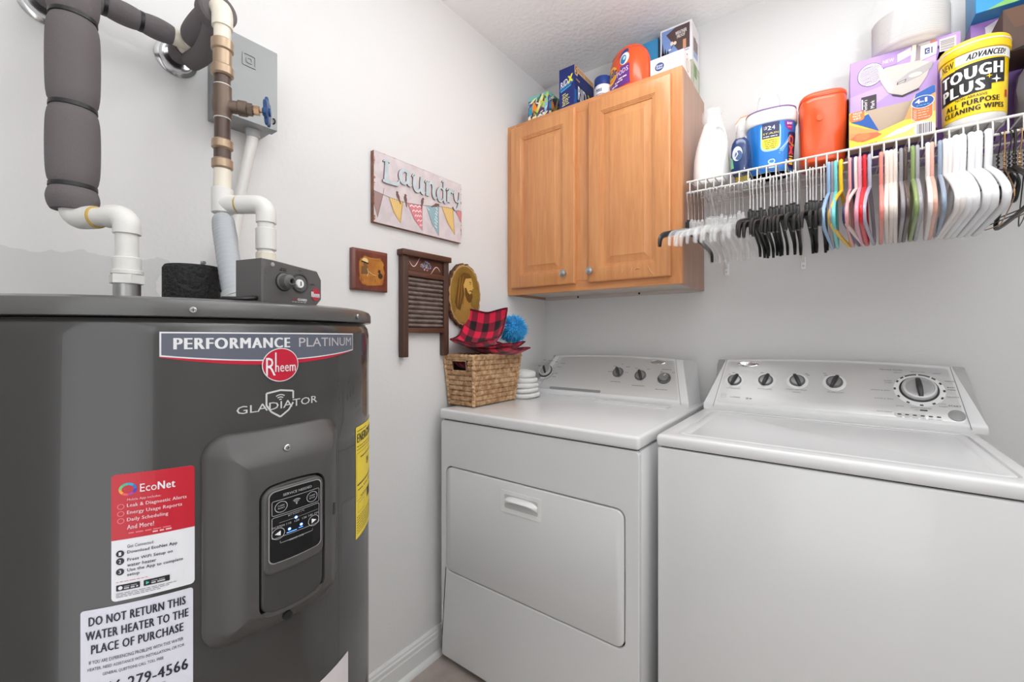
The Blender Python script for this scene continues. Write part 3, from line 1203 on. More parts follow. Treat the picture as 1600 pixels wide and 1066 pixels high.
foam = thing('foam_insulation_cap', 'short black foam cylinder on top of the heater', 'insulation', (0.302, -1.6, TZ))
b = B()
b.lathe([(0.0415, TZ), (0.0425, TZ + 0.01), (0.0425, TZ + 0.07), (0.0395, TZ + 0.0755), (0.02, TZ + 0.076)], FOAM_BLK, (0.302, -1.6, 0), n=40)
b.build('foam_sleeve', foam)
b = B()
b.cyl((0.318, -1.592, TZ + 0.074), (0.322, -1.592, TZ + 0.0835), 0.0035, STEEL, 10)
b.cyl((0.326, -1.592, TZ + 0.081), (0.318, -1.592, TZ + 0.082), 0.003, CHROME, 10)
tag(b.build('metal_stub', foam), 'small metal stub poking out of the foam')
loop = B()
loop.tube([(0.262, -1.675, TZ), (0.262, -1.672, TZ + 0.008), (0.268, -1.665, TZ + 0.0125), (0.278, -1.655, TZ + 0.0125), (0.285, -1.64, TZ + 0.006)], 0.0022, PVC, 8, sub=4)
o = loop.build('white_wire', foam)

# leak-valve control box
vb = thing('valve_control_box', 'small dark grey control box with a knob and dial on the heater top', 'control box', (0.562, -1.5715, TZ), rz=14)
# local: x = front normal, y = across (to the right), z up
fm_ = lambda x, y, h: (h, x, y)
oct_ = [(-0.048, 0.0), (0.0385, 0.0), (0.048, 0.010), (0.048, 0.040), (0.0405, 0.052), (-0.034, 0.0575), (-0.048, 0.0575)]
b = B()
cx_, cy_ = 0, 0.028
b.loft([[fm_(x, y, -0.03) for x, y in oct_], [fm_(x, y, 0.0185) for x, y in oct_], [fm_(cx_ + (x - cx_) * .97, cy_ + (y - cy_) * .95, 0.021) for x, y in oct_]], BOX_GREY)
b.box(-0.026, 0.0215, -0.047, -0.040, 0.036, 0.056, BOX_GREY, 0.002)
case = b.build('case', vb, local=True, angle=25)
b = B()
mk = lambda yy, zz, h: Matrix.Translation((h, yy, zz)) @ Matrix.Rotation(R(90), 4, 'Y')
b.lathe([(0.0115, 0), (0.0115, 0.002), (0.0095, 0.003), (0.009, 0.012), (0.0065, 0.0135), (0.0055, 0.016), (0.0045, 0.0165), (0.0035, 0.0165), (0.0032, 0.012)], BOX_GREY, n=22, mx=mk(-0.017, 0.030, 0.021))
b.lathe([(0.0033, 0.0125), (0.0001, 0.0126)], DARK_GAP, n=12, mx=mk(-0.017, 0.030, 0.021))
b.lathe([(0.0125, 0), (0.0125, 0.0012), (0.0112, 0.0014)], DARK_GAP, n=22, mx=mk(-0.017, 0.030, 0.021))
b.build('test_knob', vb, local=True)
b = B()
b.lathe([(0.0135, 0), (0.0135, 0.0014), (0.012, 0.0018), (0.011, 0.0006)], KNOB_DARK, n=26, mx=mk(0.009, 0.031, 0.021))
b.lathe([(0.011, 0.0007), (0.0001, 0.0008)], KNOB_GREY, n=24, mx=mk(0.009, 0.031, 0.021))
b.lathe([(0.0062, 0.0008), (0.0058, 0.0035), (0.0001, 0.004)], WHITE_PLAS, n=20, mx=mk(0.0075, 0.030, 0.021))
b.box(0.0252, 0.0256, 0.0068, 0.0082, 0.027, 0.033, KNOB_DARK)
b.build('position_dial', vb, local=True)
d = D()
d.ell(0.0365, 0.0175, 0.0078, 0.0092, P(176, 40, 56), 1, 22)
d.text('Rheem', 0.0285, 0.0132, 0.0145, 0.008, W_, 2, bold=0.04)
d.text('GUARD', 0.005, 0.006, 0.0155, 0.0035, W_, 1, bold=0.08)
d.text('ECO', -0.004, 0.006, 0.008, 0.0035, P(150, 50, 60), 1, bold=0.07)
d.dashes(-0.004, 0.0035, 0.024, 0.0012, P(170, 170, 170), 1, 3, 0.004)
d.dashes(-0.022, 0.047, 0.009, 0.0012, DARK_GAP, 1, 4, 0.004)
d.dashes(-0.024, 0.0445, 0.012, 0.0012, DARK_GAP, 1, 5, 0.004)
d.text('OPEN', 0.0055, 0.0475, 0.006, 0.0016, DARK_GAP, 1)
d.text('CLOSED', 0.025, 0.0305, 0.009, 0.0016, DARK_GAP, 1)
tag(d.build('case_print', vb, lambda x, y, h: (h + 0.0211, x, y), local=True), None, kind='stuff')
b = B()
b.lathe([(0.003, 0), (0.0028, 0.0015), (0.0001, 0.0017)], SCREW, n=12, mx=mk(-0.034, 0.051, 0.0205))
b.build('screw', vb, local=True)
b = B()
b.tube([(-0.01, 0.046, 0.020), (-0.008, 0.052, 0.018), (-0.008, 0.057, 0.008), (-0.008, 0.058, 0.0025)], 0.0025, TIE, 8, sub=4)
tag(b.build('cable', vb, local=True), 'black cable')
b = B()
b.tube([(0.01, -0.047, 0.006), (0.012, -0.056, 0.005), (0.008, -0.068, 0.0035), (-0.012, -0.078, 0.0035)], 0.003, TIE, 8, sub=4)
b.build('cable', vb, local=True)

# ------------------------------------------------------------------ wall art on the left wall
def onwall(y0, z0, depth):
    """map for things on the left wall: x runs along +y, y up, h out of the wall from depth"""
    return lambda x, y, h: (depth + h, y0 + x, z0 + y)


# long laundry sign
SW, SH = 0.402, 0.229
sign = thing('wall_sign', 'long pale wooden sign reading Laundry above a painted row of pennants', 'sign', (0, -0.833, 1.5385))
so = onwall(-1.034, 1.5385, 0.0)
wash = mat('whitewashed_board', (224, 214, 214), 0.6, var=((208, 196, 198), 22, (1, 1, 1)))
edge = mat('sign_edge_brown', (150, 104, 84), 0.6, var=((112, 76, 62), 30, (1, 1, 1)))
b = B()
b.rrl(0, SW, 0, SH, 0.002, [(0, 0), (0, 0.0135), (0.0012, 0.015)], edge, so, base=True, n=3, top=wash)
board = b.build('board', sign)
d = D()
lt = P(214, 202, 206, .6)
for i in range(13):
    for j in range(5):
        cx, cy = 0.0155 + i * 0.031, 0.023 + j * 0.0457
        if (i + j) % 2 == 0:
            d.poly([(max(cx - 0.0155, .001), cy), (cx, max(cy - 0.0228, .001)), (min(cx + 0.0155, SW - .001), cy), (cx, min(cy + 0.0228, SH - .001))], lt, 0)
rnd = random.Random(4)
sc1, sc2 = P(196, 150, 134, .7), P(176, 122, 102, .7)
for i in range(46):
    side = rnd.choice('LLRTB')
    t = rnd.random()
    a, c = rnd.uniform(.002, .010), rnd.uniform(.002, .012)
    if side == 'L':
        x, y = 0, t * (SH - c)
        a *= .8
    elif side == 'R':
        x, y = SW - a * .6, t * (SH - c)
        a *= .6
    elif side == 'T':
        x, y, a, c = t * (SW - .02), SH - .0018, c * 1.5, .0017
    else:
        x, y, a, c = t * (SW - .02), 0.0003, c * 1.5, .0017
    d.poly([(x, y), (x + a, y + c * .2), (x + a * .7, y + c), (x, y + c * .8)], rnd.choice((sc1, sc2)), 1)
sk = P(92, 66, 58, .6)


def strg(f):
    return SH * (1 - (0.545 + 0.055 * sin(f * 5.2 + 0.3) - 0.12 * max(0, f - .6)))


d.line([(SW * i / 30, strg(i / 30)) for i in range(31)], 0.0013, sk, 2)
flags = [(0.0, 0.088, 0.035, 0.925, (168, 138, 132), None), (0.145, 0.288, 0.262, 0.925, (226, 184, 104), 'stripe'), (0.335, 0.498, 0.5, 0.95, (222, 132, 140), 'zig'),
         (0.545, 0.695, 0.697, 0.965, (150, 182, 190), 'dot'), (0.735, 0.882, 0.905, 0.885, (226, 184, 104), 'stripe'), (0.905, 0.998, 0.998, 0.66, (214, 138, 140), None)]
for f0, f1, ft, fy, c, pat in flags:
    p0, p1, p2 = (f0 * SW, strg(f0)), (f1 * SW, strg(f1)), (ft * SW, SH * (1 - fy))
    mL = ((p0[0] * .5 + p2[0] * .5) - 0.004, (p0[1] + p2[1]) / 2 - 0.008)
    if f1 > .95:
        pts_ = [p0, p2, p1]
    else:
        pts_ = [p0, mL, p2, p1]
    d.poly(pts_, P(*c, .6), 2)
    if pat == 'stripe':
        for k in range(5):
            t = (k + .7) / 6
            q = (p0[0] + (p1[0] - p0[0]) * t, p0[1] + (p1[1] - p0[1]) * t - .001)
            e = (p2[0] + (q[0] - p2[0]) * .22, p2[1] + (q[1] - p2[1]) * .22)
            d.line([q, ((q[0] + e[0]) / 2 - .0015 * (1 - t), (q[1] + e[1]) / 2), e], [0.003, 0.0025, 0.0006], P(240, 216, 160, .6), 3)
    if pat == 'zig':
        for k in range(5):
            t = (k + .6) / 5.6
            q0 = (p0[0] + (p2[0] - p0[0]) * t, p0[1] + (p2[1] - p0[1]) * t)
            q1 = (p1[0] + (p2[0] - p1[0]) * t, p1[1] + (p2[1] - p1[1]) * t)
            n_ = 6 if k < 3 else 3
            zz = [(q0[0] + (q1[0] - q0[0]) * (.06 + .88 * j / n_), q0[1] + (q1[1] - q0[1]) * j / n_ + (0.005 if j % 2 else -0.001)) for j in range(n_ + 1)]
            d.line(zz, 0.0048 * (1 - t * .4), P(246, 226, 226, .6), 3)
    if pat == 'dot':
        for k in range(18):
            u_, v_ = ((k * 0.37) % 1), ((k * 0.618) % 1)
            if u_ + v_ > 1:
                u_, v_ = 1 - u_, 1 - v_
            q = (p0[0] + (p1[0] - p0[0]) * u_ * .9 + (p2[0] - p0[0]) * v_ * .8 + .003, p0[1] + (p1[1] - p0[1]) * u_ + (p2[1] - p0[1]) * v_ * .8 - .004)
            d.ell(q[0], q[1], 0.0026, 0.0026, P(228, 236, 236, .6), 3, 10)
    d.line(pts_, 0.0011, sk, 4)
d.line([(0.088 * SW, strg(.088)), (0.098 * SW, strg(.09) + .022)], 0.0012, sk, 3)
bird = P(122, 88, 82, .6)
for bx, tilt, up in ((0.236, 28, .014), (0.315, 12, .012), (0.5, -8, .012), (0.665, -62, .004)):
    cx, cy = bx * SW, strg(bx) + up
    ca, sa = cos(R(tilt)), sin(R(tilt))

    def rt(px, py):
        return (cx + px * ca - py * sa, cy + px * sa + py * ca)
    d.poly([rt(*p) for p in ell(0, 0, 0.0062, 0.011, 16)], bird, 3)
    d.poly([rt(*p) for p in ell(0.002, 0.0115, 0.0045, 0.0048, 12)], bird, 4)
    d.poly([rt(0.006, 0.0125), rt(0.0098, 0.0112), rt(0.006, 0.0102)], bird, 4)
    d.poly([rt(-0.0035, -0.008), rt(0.0035, -0.008), rt(0.001, -0.027), rt(-0.003, -0.026)], bird, 4)
d.build('board_print', sign, onwall(-1.034, 1.5385, 0.015))

# raised letters: brush-like strokes swept at varying width
LET = mat('letter_blue', (186, 200, 206), 0.5, var=((204, 214, 218), 40, (1, 1, 1)))
LEDG = mat('letter_edge_brown', (126, 98, 88), 0.6)
GLYPH = {
    'L': [([(.27, .97), (.28, .8), (.26, .5), (.24, .05)], [.20, .22, .24, .26]), ([(.08, .90), (.18, .965), (.34, .985), (.46, .93)], [.05, .10, .10, .05]), ([(.04, .03), (.25, .03), (.6, .04), (.88, .07), (1.0, .16), (1.04, .30)], [.12, .17, .18, .20, .16, .05])],
    'a': [([(.70, .86), (.45, .97), (.20, .78), (.13, .45), (.27, .10), (.5, .07), (.68, .30)], [.16, .2, .24, .27, .24, .18, .12]), ([(.74, .98), (.71, .6), (.72, .2), (.84, .04), (1.0, .14)], [.2, .25, .25, .2, .08])],
    'u': [([(.02, .82), (.16, .95), (.20, .7), (.19, .3), (.34, .05), (.56, .12), (.69, .35)], [.08, .2, .25, .25, .22, .17, .1]), ([(.73, .98), (.71, .6), (.72, .2), (.84, .03), (1.0, .14)], [.2, .25, .25, .2, .08])],
    'n': [([(.0, .84), (.14, .96), (.20, .7), (.19, .35), (.19, .02)], [.08, .2, .25, .25, .25]), ([(.22, .62), (.42, .93), (.62, .95), (.72, .72), (.71, .3), (.82, .04), (1.0, .12)], [.1, .18, .22, .25, .25, .2, .08])],
    'd': [([(.66, .58), (.42, .66), (.18, .5), (.13, .28), (.26, .05), (.48, .05), (.66, .2)], [.1, .14, .18, .2, .18, .13, .08]), ([(.50, .93), (.68, 1.0), (.71, .8), (.71, .4), (.72, .12), (.84, .02), (1.0, .09)], [.05, .13, .17, .18, .18, .13, .05])],
    'r': [([(.0, .84), (.2, .96), (.30, .7), (.29, .35), (.29, .02)], [.1, .24, .3, .3, .3]), ([(.34, .62), (.58, .93), (.82, .92), (.95, .80)], [.1, .22, .24, .16])],
    'y': [([(.04, .95), (.2, .97), (.24, .78), (.34, .52), (.58, .46), (.76, .62)], [.06, .14, .17, .16, .12, .07]), ([(.82, .99), (.80, .75), (.74, .4), (.56, .1), (.3, .02), (.1, .12)], [.12, .16, .16, .16, .14, .10])],
}
for ch, fx0, fx1, ft, fb in (('L', .07, .235, .085, .40), ('a', .235, .375, .125, .335), ('u', .375, .525, .135, .385), ('n', .525, .665, .16, .40), ('d', .66, .795, .065, .415), ('r', .79, .875, .165, .385), ('y', .865, .985, .15, .47)):
    x0_, x1_, y0_, y1_ = fx0 * SW, fx1 * SW, SH * (1 - fb), SH * (1 - ft)
    b = B()
    for li, (ps, ws) in enumerate(GLYPH[ch]):
        c3 = smooth([Vector((x0_ + p[0] * (x1_ - x0_), y0_ + p[1] * (y1_ - y0_), ws[i] * 0.060 * (.92 if ch != 'L' else 1))) for i, p in enumerate(ps)], 6)
        L_, R_ = [], []
        for i, p in enumerate(c3):
            a, c = c3[max(i - 1, 0)], c3[min(i + 1, len(c3) - 1)]
            dx, dy = c.x - a.x, c.y - a.y
            q = sqrt(dx * dx + dy * dy) or 1
            wd = max(p.z, .0016) * .5
            L_.append((p.x - dy / q * wd, p.y + dx / q * wd))
            R_.append((p.x + dy / q * wd, p.y - dx / q * wd))
        n_ = len(c3)
        h0, h1 = 0.0152, 0.0205 + 0.0003 * li
        V = [so(*p, h1) for p in L_] + [so(*p, h1) for p in R_] + [so(*p, h0) for p in L_] + [so(*p, h0) for p in R_]
        Ft = [[i, n_ + i, n_ + i + 1, i + 1] for i in range(n_ - 1)]
        Fs = [[i, i + 1, 2 * n_ + i + 1, 2 * n_ + i] for i in range(n_ - 1)] + [[n_ + i, 3 * n_ + i, 3 * n_ + i + 1, n_ + i + 1] for i in range(n_ - 1)]
        Fs += [[0, 2 * n_, 3 * n_, n_], [n_ - 1, 2 * n_ - 1, 4 * n_ - 1, 3 * n_ - 1]]
        b.add(V, Ft, LET)
        b.add(V, Fs, LEDG)
    b.build('letter', sign, angle=30)

# small plaque
plq = thing('wooden_plaque', 'small square glossy reddish wooden plaque with a faded picture', 'plaque', (0, -1.044, 1.318))
pw = wood('plaque_wood', (132, 60, 38), (96, 42, 28), 0.25, 'Z', 8, 0.5)
po = onwall(-1.109, 1.318, 0)
b = B()
b.rrl(0, 0.130, 0, 0.129, 0.002, [(0, 0), (0, 0.012), (0.004, 0.0165), (0.009, 0.018), (0.0105, 0.018)], pw, po, base=True, n=3)
b.build('board', plq)
d = D()
rnd = random.Random(2)
burn = [(0.067 + (0.047 + rnd.uniform(-.003, .003)) * (abs(cos(t)) ** .5) * (1 if cos(t) > 0 else -1), 0.062 + (0.047 + rnd.uniform(-.003, .003)) * (abs(sin(t)) ** .5) * (1 if sin(t) > 0 else -1)) for t in [2 * pi * i / 40 for i in range(40)]]
d.poly(burn, P(110, 58, 24, .3), 0)
d.poly([(0.067 + (p[0] - .067) * .94, 0.062 + (p[1] - .062) * .95) for p in burn], mat('plaque_amber', (196, 132, 56), 0.3, var=((168, 100, 40), 30, (1, 1, 1))), 1)
bk, cr, br_ = P(62, 44, 28, .4), P(226, 200, 142, .4), P(120, 84, 48, .4)
d.ell(0.042, 0.092, 0.011, 0.009, cr, 2, 16)
d.poly([(0.028, 0.087), (0.055, 0.083), (0.056, 0.086), (0.03, 0.092)], bk, 3)
d.ell(0.043, 0.081, 0.0075, 0.007, br_, 3, 14)
d.poly([(0.03, 0.074), (0.052, 0.076), (0.058, 0.052), (0.026, 0.05)], br_, 2)
d.line([(0.05, 0.07), (0.054, 0.056), (0.05, 0.046)], 0.002, cr, 3)
d.line([(0.055, 0.06), (0.07, 0.052), (0.082, 0.05)], 0.0015, cr, 3)
d.ell(0.098, 0.05, 0.009, 0.009, bk, 2, 14)
d.ell(0.094, 0.063, 0.005, 0.005, bk, 2, 12)
d.poly([(0.09, 0.066), (0.091, 0.072), (0.0945, 0.067)], bk, 2)
d.poly([(0.0945, 0.067), (0.098, 0.072), (0.0985, 0.065)], bk, 2)
for i in range(26):
    x = rnd.uniform(.028, .108)
    y = rnd.uniform(.024, .05)
    d.line([(x, y), (x + rnd.uniform(-.003, .003), y + rnd.uniform(.004, .012))], 0.0009, br_ if i % 2 else bk, 2)
d.dashes(0.062, 0.097, 0.034, 0.0015, br_, 2, 3)
d.build('picture', plq, onwall(-1.109, 1.318, 0.018))

# washboard
wb = thing('washboard', 'old wooden washboard with ribbed metal panel hanging on the wall', 'washboard', (0, -0.82, 1.104))
ww = wood('washboard_wood', (98, 66, 50), (62, 42, 34), 0.6, 'Z', 10, 0.0)
wwh = wood('washboard_rail_wood', (106, 64, 46), (70, 42, 32), 0.5, 'Y', 10, 0.0)
b = B()
for y in (-0.926, -0.735):
    bb = B()
    bb.box(0.002, 0.026, y, y + 0.024, 1.104, 1.452, ww, 0.002)
    bb.build('post', wb)
bb = B()
bb.box(0.0, 0.034, -0.932, -0.704, 1.450, 1.470, wwh, 0.0025)
bb.build('top_rail', wb)
bb = B()
bb.box(0.006, 0.016, -0.903, -0.734, 1.398, 1.452, wwh, 0.0005)
pan = bb.build('header_panel', wb)
for z, hgt in ((1.382, 0.017), (1.187, 0.018)):
    bb = B()
    bb.box(0.003, 0.0255, -0.9035, -0.7335, z, z + hgt, wwh, 0.003)
    bb.build('cross_rail', wb)
ZN = mat('dull_zinc', (146, 132, 126), 0.5, metal=0.35, var=((116, 100, 94), 40, (1, 1, 1)))
rows = []
for i in range(133):
    z = 1.205 + (1.382 - 1.205) * i / 132
    t = (i / 132 * 11) % 1.0
    x = 0.008 + 0.011 * abs(sin(pi * t)) ** 0.8
    rows.append([(x, y, z) for y in (-0.9025, -0.86, -0.82, -0.78, -0.7345)])
bb = B()
bb.loft(rows, ZN, False, False, closed=False)
bb.build('ribbed_panel', wb, angle=70)
d = D()
pkf, lv, gn, rb = P(220, 178, 186, .5), P(128, 122, 178, .5), P(120, 140, 90, .5), P(226, 196, 196, .5)
d.line([(0.012 + 0.05 * t, 0.036 - 0.018 * sin(t * 4.2) + .004 * t) for t in [i / 12 for i in range(13)]], [0.001 + 0.0022 * sin(pi * i / 12) for i in range(13)], rb, 1)
d.line([(0.157 - 0.05 * t, 0.014 + 0.016 * sin(t * 4.2)) for t in [i / 12 for i in range(13)]], [0.001 + 0.0022 * sin(pi * i / 12) for i in range(13)], rb, 1)
rnd = random.Random(8)
for i in range(46):
    a, q = rnd.uniform(0, 2 * pi), sqrt(rnd.random())
    x, y = 0.083 + 0.028 * q * cos(a), 0.027 + 0.016 * q * sin(a)
    d.ell(x, y, 0.0034, 0.0034, rnd.choice((pkf, lv, lv, gn, P(150, 150, 200, .5), P(206, 130, 150, .5))), 1 + i % 4, 8)
d.build('painted_flowers', pan, onwall(-0.903, 1.398, 0.016))

# oval portrait on a bark-edged slice
ovp = thing('oval_portrait', 'oval bark-edged wood slice bearing a sepia portrait of a bearded person in profile', 'wall plaque', (0, -0.617, 1.21))
BARK = mat('bark', (112, 76, 48), 0.9, var=((70, 46, 32), 60, (1, 1, 1)), bump=(120, 1.0, 0.01))
rnd = random.Random(5)
oc = lambda rx, ry: [(rx * cos(2 * pi * i / 64) * 1.0, ry * sin(2 * pi * i / 64)) for i in range(64)]
jit = [1 + 0.02 * sin(i * 1.9) + rnd.uniform(-.018, .018) for i in range(64)]
om = onwall(-0.617, 1.335, 0)
b = B()
b.loft([[om(p[0] * k * jit[i], p[1] * k * jit[i], h) for i, p in enumerate(oc(0.093, 0.127))] for k, h in ((.97, 0), (1.0, 0.006), (1.0, 0.018), (.955, 0.022))], BARK, True, False)
cen = [om(p[0] * .955 * jit[i], p[1] * .955 * jit[i], 0.022) for i, p in enumerate(oc(0.093, 0.127))]
b.loft([cen, [om(p[0] * .90, p[1] * .90, 0.0222) for p in oc(0.093, 0.127)]], mat('slice_rim', (176, 138, 92), 0.5), False, True)
b.build('wood_slice', ovp)
d = D()
pg = mat('portrait_ground', (150, 118, 50), 0.3, var=((112, 82, 34), 12, (1, 1, 1)))
d.poly([(p[0] * .89, p[1] * .89) for p in oc(0.093, 0.127)], pg, 0)
hair, hair2, skin, skin2, robe = P(104, 70, 26, .35), P(150, 108, 44, .35), P(208, 168, 88, .35), P(172, 128, 58, .35), P(158, 124, 62, .35)
d.poly([(-.062, -.07), (-.03, -.035), (.03, -.035), (.066, -.062), (.05, -.095), (.02, -.108), (-.03, -.104), (-.05, -.09)], robe, 1)
d.poly([(-.012, -.06), (.03, -.045), (.03, .0), (-.008, .01)], skin2, 2)
d.poly(ell(0.008, 0.042, .034, .042, 24, 0), skin, 3)
d.poly([(-.045, -.055), (-.06, -.03), (-.048, .02), (-.04, .066), (-.012, .09), (.022, .088), (.034, .072), (.0, .066), (-.012, .04), (-.006, .006), (-.02, -.03), (-.03, -.06)], hair, 4)
d.line([(-.03, .07), (-.035, .03), (-.042, -.01), (-.045, -.045)], [.004, .006, .006, .002], hair2, 5)
d.line([(-.012, .075), (-.022, .04), (-.024, .0), (-.032, -.035)], [.003, .005, .005, .002], hair2, 5)
d.poly([(-.006, .03), (-.004, .004), (.006, -.016), (.02, -.028), (.033, -.024), (.04, -.006), (.041, .006), (.034, .010), (.025, .006), (.014, .012), (.004, .03)], hair, 5)
d.line([(.02, .019), (.032, .021), (.041, .016)], [.002, .005, .002], hair, 6)
d.line([(.034, .0125), (.0415, .0115)], .0016, skin2, 6)
d.poly([(.037, .045), (.0475, .032), (.038, .028)], skin, 4)
d.line([(.02, .055), (.034, .053)], .003, hair, 5)
d.ell(.027, .047, .004, .0018, hair, 5, 10)
d.line([(-.02, -.07), (.0, -.1)], .004, skin2, 3)
d.line([(.03, -.06), (.015, -.1)], .004, skin2, 3)
d.build('portrait', ovp, onwall(-0.617, 1.335, 0.0223))

# ------------------------------------------------------------------ wall cabinet
cab = thing('wall_cabinet', 'two-door maple wall cabinet with raised panels and round knobs', 'cabinet', (0.381, 0, 1.3585))
ZB, ZT = 1.3585, 2.118
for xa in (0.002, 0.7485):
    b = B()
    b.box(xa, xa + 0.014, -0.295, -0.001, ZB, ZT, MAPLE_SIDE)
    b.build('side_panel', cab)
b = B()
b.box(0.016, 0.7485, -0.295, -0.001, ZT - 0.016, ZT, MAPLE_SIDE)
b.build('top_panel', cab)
b = B()
b.box(0.016, 0.7485, -0.295, -0.02, ZB + 0.010, ZB + 0.024, RAW)
b.build('bottom_panel', cab)
b = B()
b.box(0.016, 0.7485, -0.018, -0.001, ZB - 0.004, ZB + 0.05, RAW)
hr = b.build('hanging_rail', cab)
for x in (0.20, 0.50):
    bb = B()
    bb.cyl((x, -0.0185, ZB + 0.004), (x, -0.0205, ZB + 0.004), 0.0045, DARK_GAP, 10)
    bb.build('screw', hr)
for nm, x0_, x1_, z0_, z1_, m_ in (('stile', 0.0, 0.046, ZB, ZT, MAPLE), ('stile', 0.336, 0.424, ZB + .04, ZT - .04, MAPLE), ('stile', 0.716, 0.7625, ZB, ZT, MAPLE), ('face_rail', 0.046, 0.716, ZT - 0.04, ZT, MAPLE_H), ('face_rail', 0.046, 0.716, ZB, ZB + 0.04, MAPLE_H)):
    bb = B()
    bb.box(x0_, x1_, -0.3135, -0.295, z0_, z1_, m_, 0.0008, 1)
    bb.build(nm, cab)


def rectloft(bb, x0_, x1_, z0_, z1_, prof, m_, mf, cap=False):
    rings = [[mf(x0_ + i, z0_ + i, h), mf(x1_ - i, z0_ + i, h), mf(x1_ - i, z1_ - i, h), mf(x0_ + i, z1_ - i, h)] for i, h in prof]
    rings = [[Vector(p) for p in q] for q in rings]
    bb.loft(rings, m_, False, cap)


for dx0_, dx1_, kx in ((0.030, 0.3505, 0.3085), (0.4095, 0.727, 0.4265)):
    mf = lambda x, z, h: (x, -0.3135 - h, z)
    bb = B()
    rectloft(bb, dx0_, dx1_, 1.3865, 2.096, [(0, 0), (0, 0.0135), (0.0015, 0.0165), (0.0035, 0.0178), (0.006, 0.0186), (0.0525, 0.0186), (0.0535, 0.0172), (0.0565, 0.0172), (0.0575, 0.0155), (0.0605, 0.0155), (0.0615, 0.0138), (0.0645, 0.0138), (0.0655, 0.0105), (0.0685, 0.0105)], MAPLE, mf)
    door = bb.build('cabinet_door', cab, angle=20)
    bb = B()
    rectloft(bb, dx0_ + .0655, dx1_ - .0655, 1.3865 + .0655, 2.096 - .0655, [(0, 0.0105), (0.004, 0.0108), (0.026, 0.0165), (0.0272, 0.0175), (0.0295, 0.0176)], MAPLE, mf, cap=True)
    bb.build('raised_panel', door, angle=20)
    bb = B()
    bb.lathe([(0.0055, 0.0), (0.005, 0.010), (0.0075, 0.014), (0.0145, 0.0185), (0.0155, 0.022), (0.0145, 0.0255), (0.0115, 0.0262), (0.0105, 0.0255), (0.0085, 0.0270), (0.0001, 0.0285)], STEEL, n=26, mx=Matrix.Translation((kx, -0.3321, 1.4285)) @ Matrix.Rotation(R(90), 4, 'X'))
    tag(bb.build('knob', door), 'round brushed metal knob')
# curled peels in the finish of the right door's lower rail and bottom stile
PEEL = mat('peeling_finish', (212, 158, 112), 0.35)
bb = B()
for x, z, a, l_ in ((0.585, 1.405, 78, 0.03), (0.60, 1.418, 20, 0.022), (0.645, 1.43, -60, 0.03), (0.655, 1.407, -35, 0.016), (0.55, 1.408, 80, 0.02)):
    bb.tube([(x + cos(R(a)) * l_ * t, -0.3325 - 0.0014 * sin(pi * t), z + sin(R(a)) * l_ * t + 0.003 * sin(t * 5)) for t in (0, .25, .5, .75, 1)], [0.0004, 0.0016, 0.002, 0.0016, 0.0004], PEEL, 6)
o = bb.build('peeling_strips', door)
tag(o, 'curled peeling finish', kind='stuff')

# ------------------------------------------------------------------ dryer and washer


def console(par, x0_, x1_, yb, zb, yt, zt, arch_, ins_t, pan_m, rim):
    """sloped control console; returns a plane map of its face (x world, up the slope, out)"""
    L_ = sqrt((yt - yb) ** 2 + (zt - zb) ** 2)
    sy_, sz_ = (yt - yb) / L_, (zt - zb) / L_

    def face(s_, v_, h, ex=0.0):
        t = 2 * s_ - 1
        l_ = (L_ + arch_ * (1 - t * t)) * v_
        ins = ins_t * v_
        x = (x0_ + ins + ex) + (x1_ - x0_ - 2 * ins - 2 * ex) * s_
        return (x, yb + sy_ * l_ - sz_ * h, zb + sz_ * l_ + sy_ * h)
    S = 24
    bb = B()
    rings = []
    top_pts = [face(i / S, 1.0, 0) for i in range(S + 1)]
    for i in range(S + 1):
        s_ = i / S
        tz = top_pts[i][2]
        ty = top_pts[i][1]
        lx = lambda ins: x0_ + ins + (x1_ - x0_ - 2 * ins) * s_
        f0, f1, f2 = face(s_, 0.0, 0), face(s_, .06, 0), face(s_, .965, 0)
        r_ = [(lx(0), -0.03, 0.9145), (lx(0.012), -0.03, tz - 0.016), (lx(0.016), -0.036, tz - 0.006), (lx(0.02), -0.045, tz - 0.001), (lx(ins_t * .93), ty + 0.012, tz + 0.001), (lx(ins_t * .96), ty + 0.003, tz - 0.0005), f2, face(s_, .5, 0), f1, f0, (lx(-0.0005), yb - 0.002, zb - 0.006), (lx(0), yb - 0.001, 0.9145)]
        rings.append(r_)
    bb.loft(rings, WHITE_APPL)
    body_ = bb.build('console', par, angle=35)
    # brushed silver face plate
    bb = B()
    n_ = 20
    g = []
    vsx = [0.035, 0.06, 0.2, 0.4, 0.6, 0.8, 0.94, 0.965]
    for j, v_ in enumerate(vsx):
        e = 0.004 if j in (0, len(vsx) - 1) else 0.0
        g.append([face(i / n_, v_, 0.0016 if 0 < j < len(vsx) - 1 else 0.0002, rim[0] + (rim[1] - rim[0]) * v_ + e) for i in range(n_ + 1)])
    bb.loft(g, pan_m, False, False, closed=False)
    plate = bb.build('face_plate', body_, angle=60)
    # seams between face and end caps
    for sx in (0, 1):
        bb = B()
        ps = []
        for v_ in (-0.06, 0.0, 0.25, 0.5, 0.75, 1.0):
            p = Vector(face(sx, v_, 0.0, 0.0))
            p.x += (rim[0] + (rim[1] - rim[0]) * v_ - 0.007) * (1 if sx == 0 else -1)
            ps.append(p)
        bb.tube(ps, 0.0011, mat('seam_grey', (150, 150, 150), 0.6), 6)
        bb.build('end_cap_seam', body_)
    return (lambda x, y, h: (x, yb + sy_ * y - sz_ * (h + 0.0016), zb + sz_ * y + sy_ * (h + 0.0016))), body_


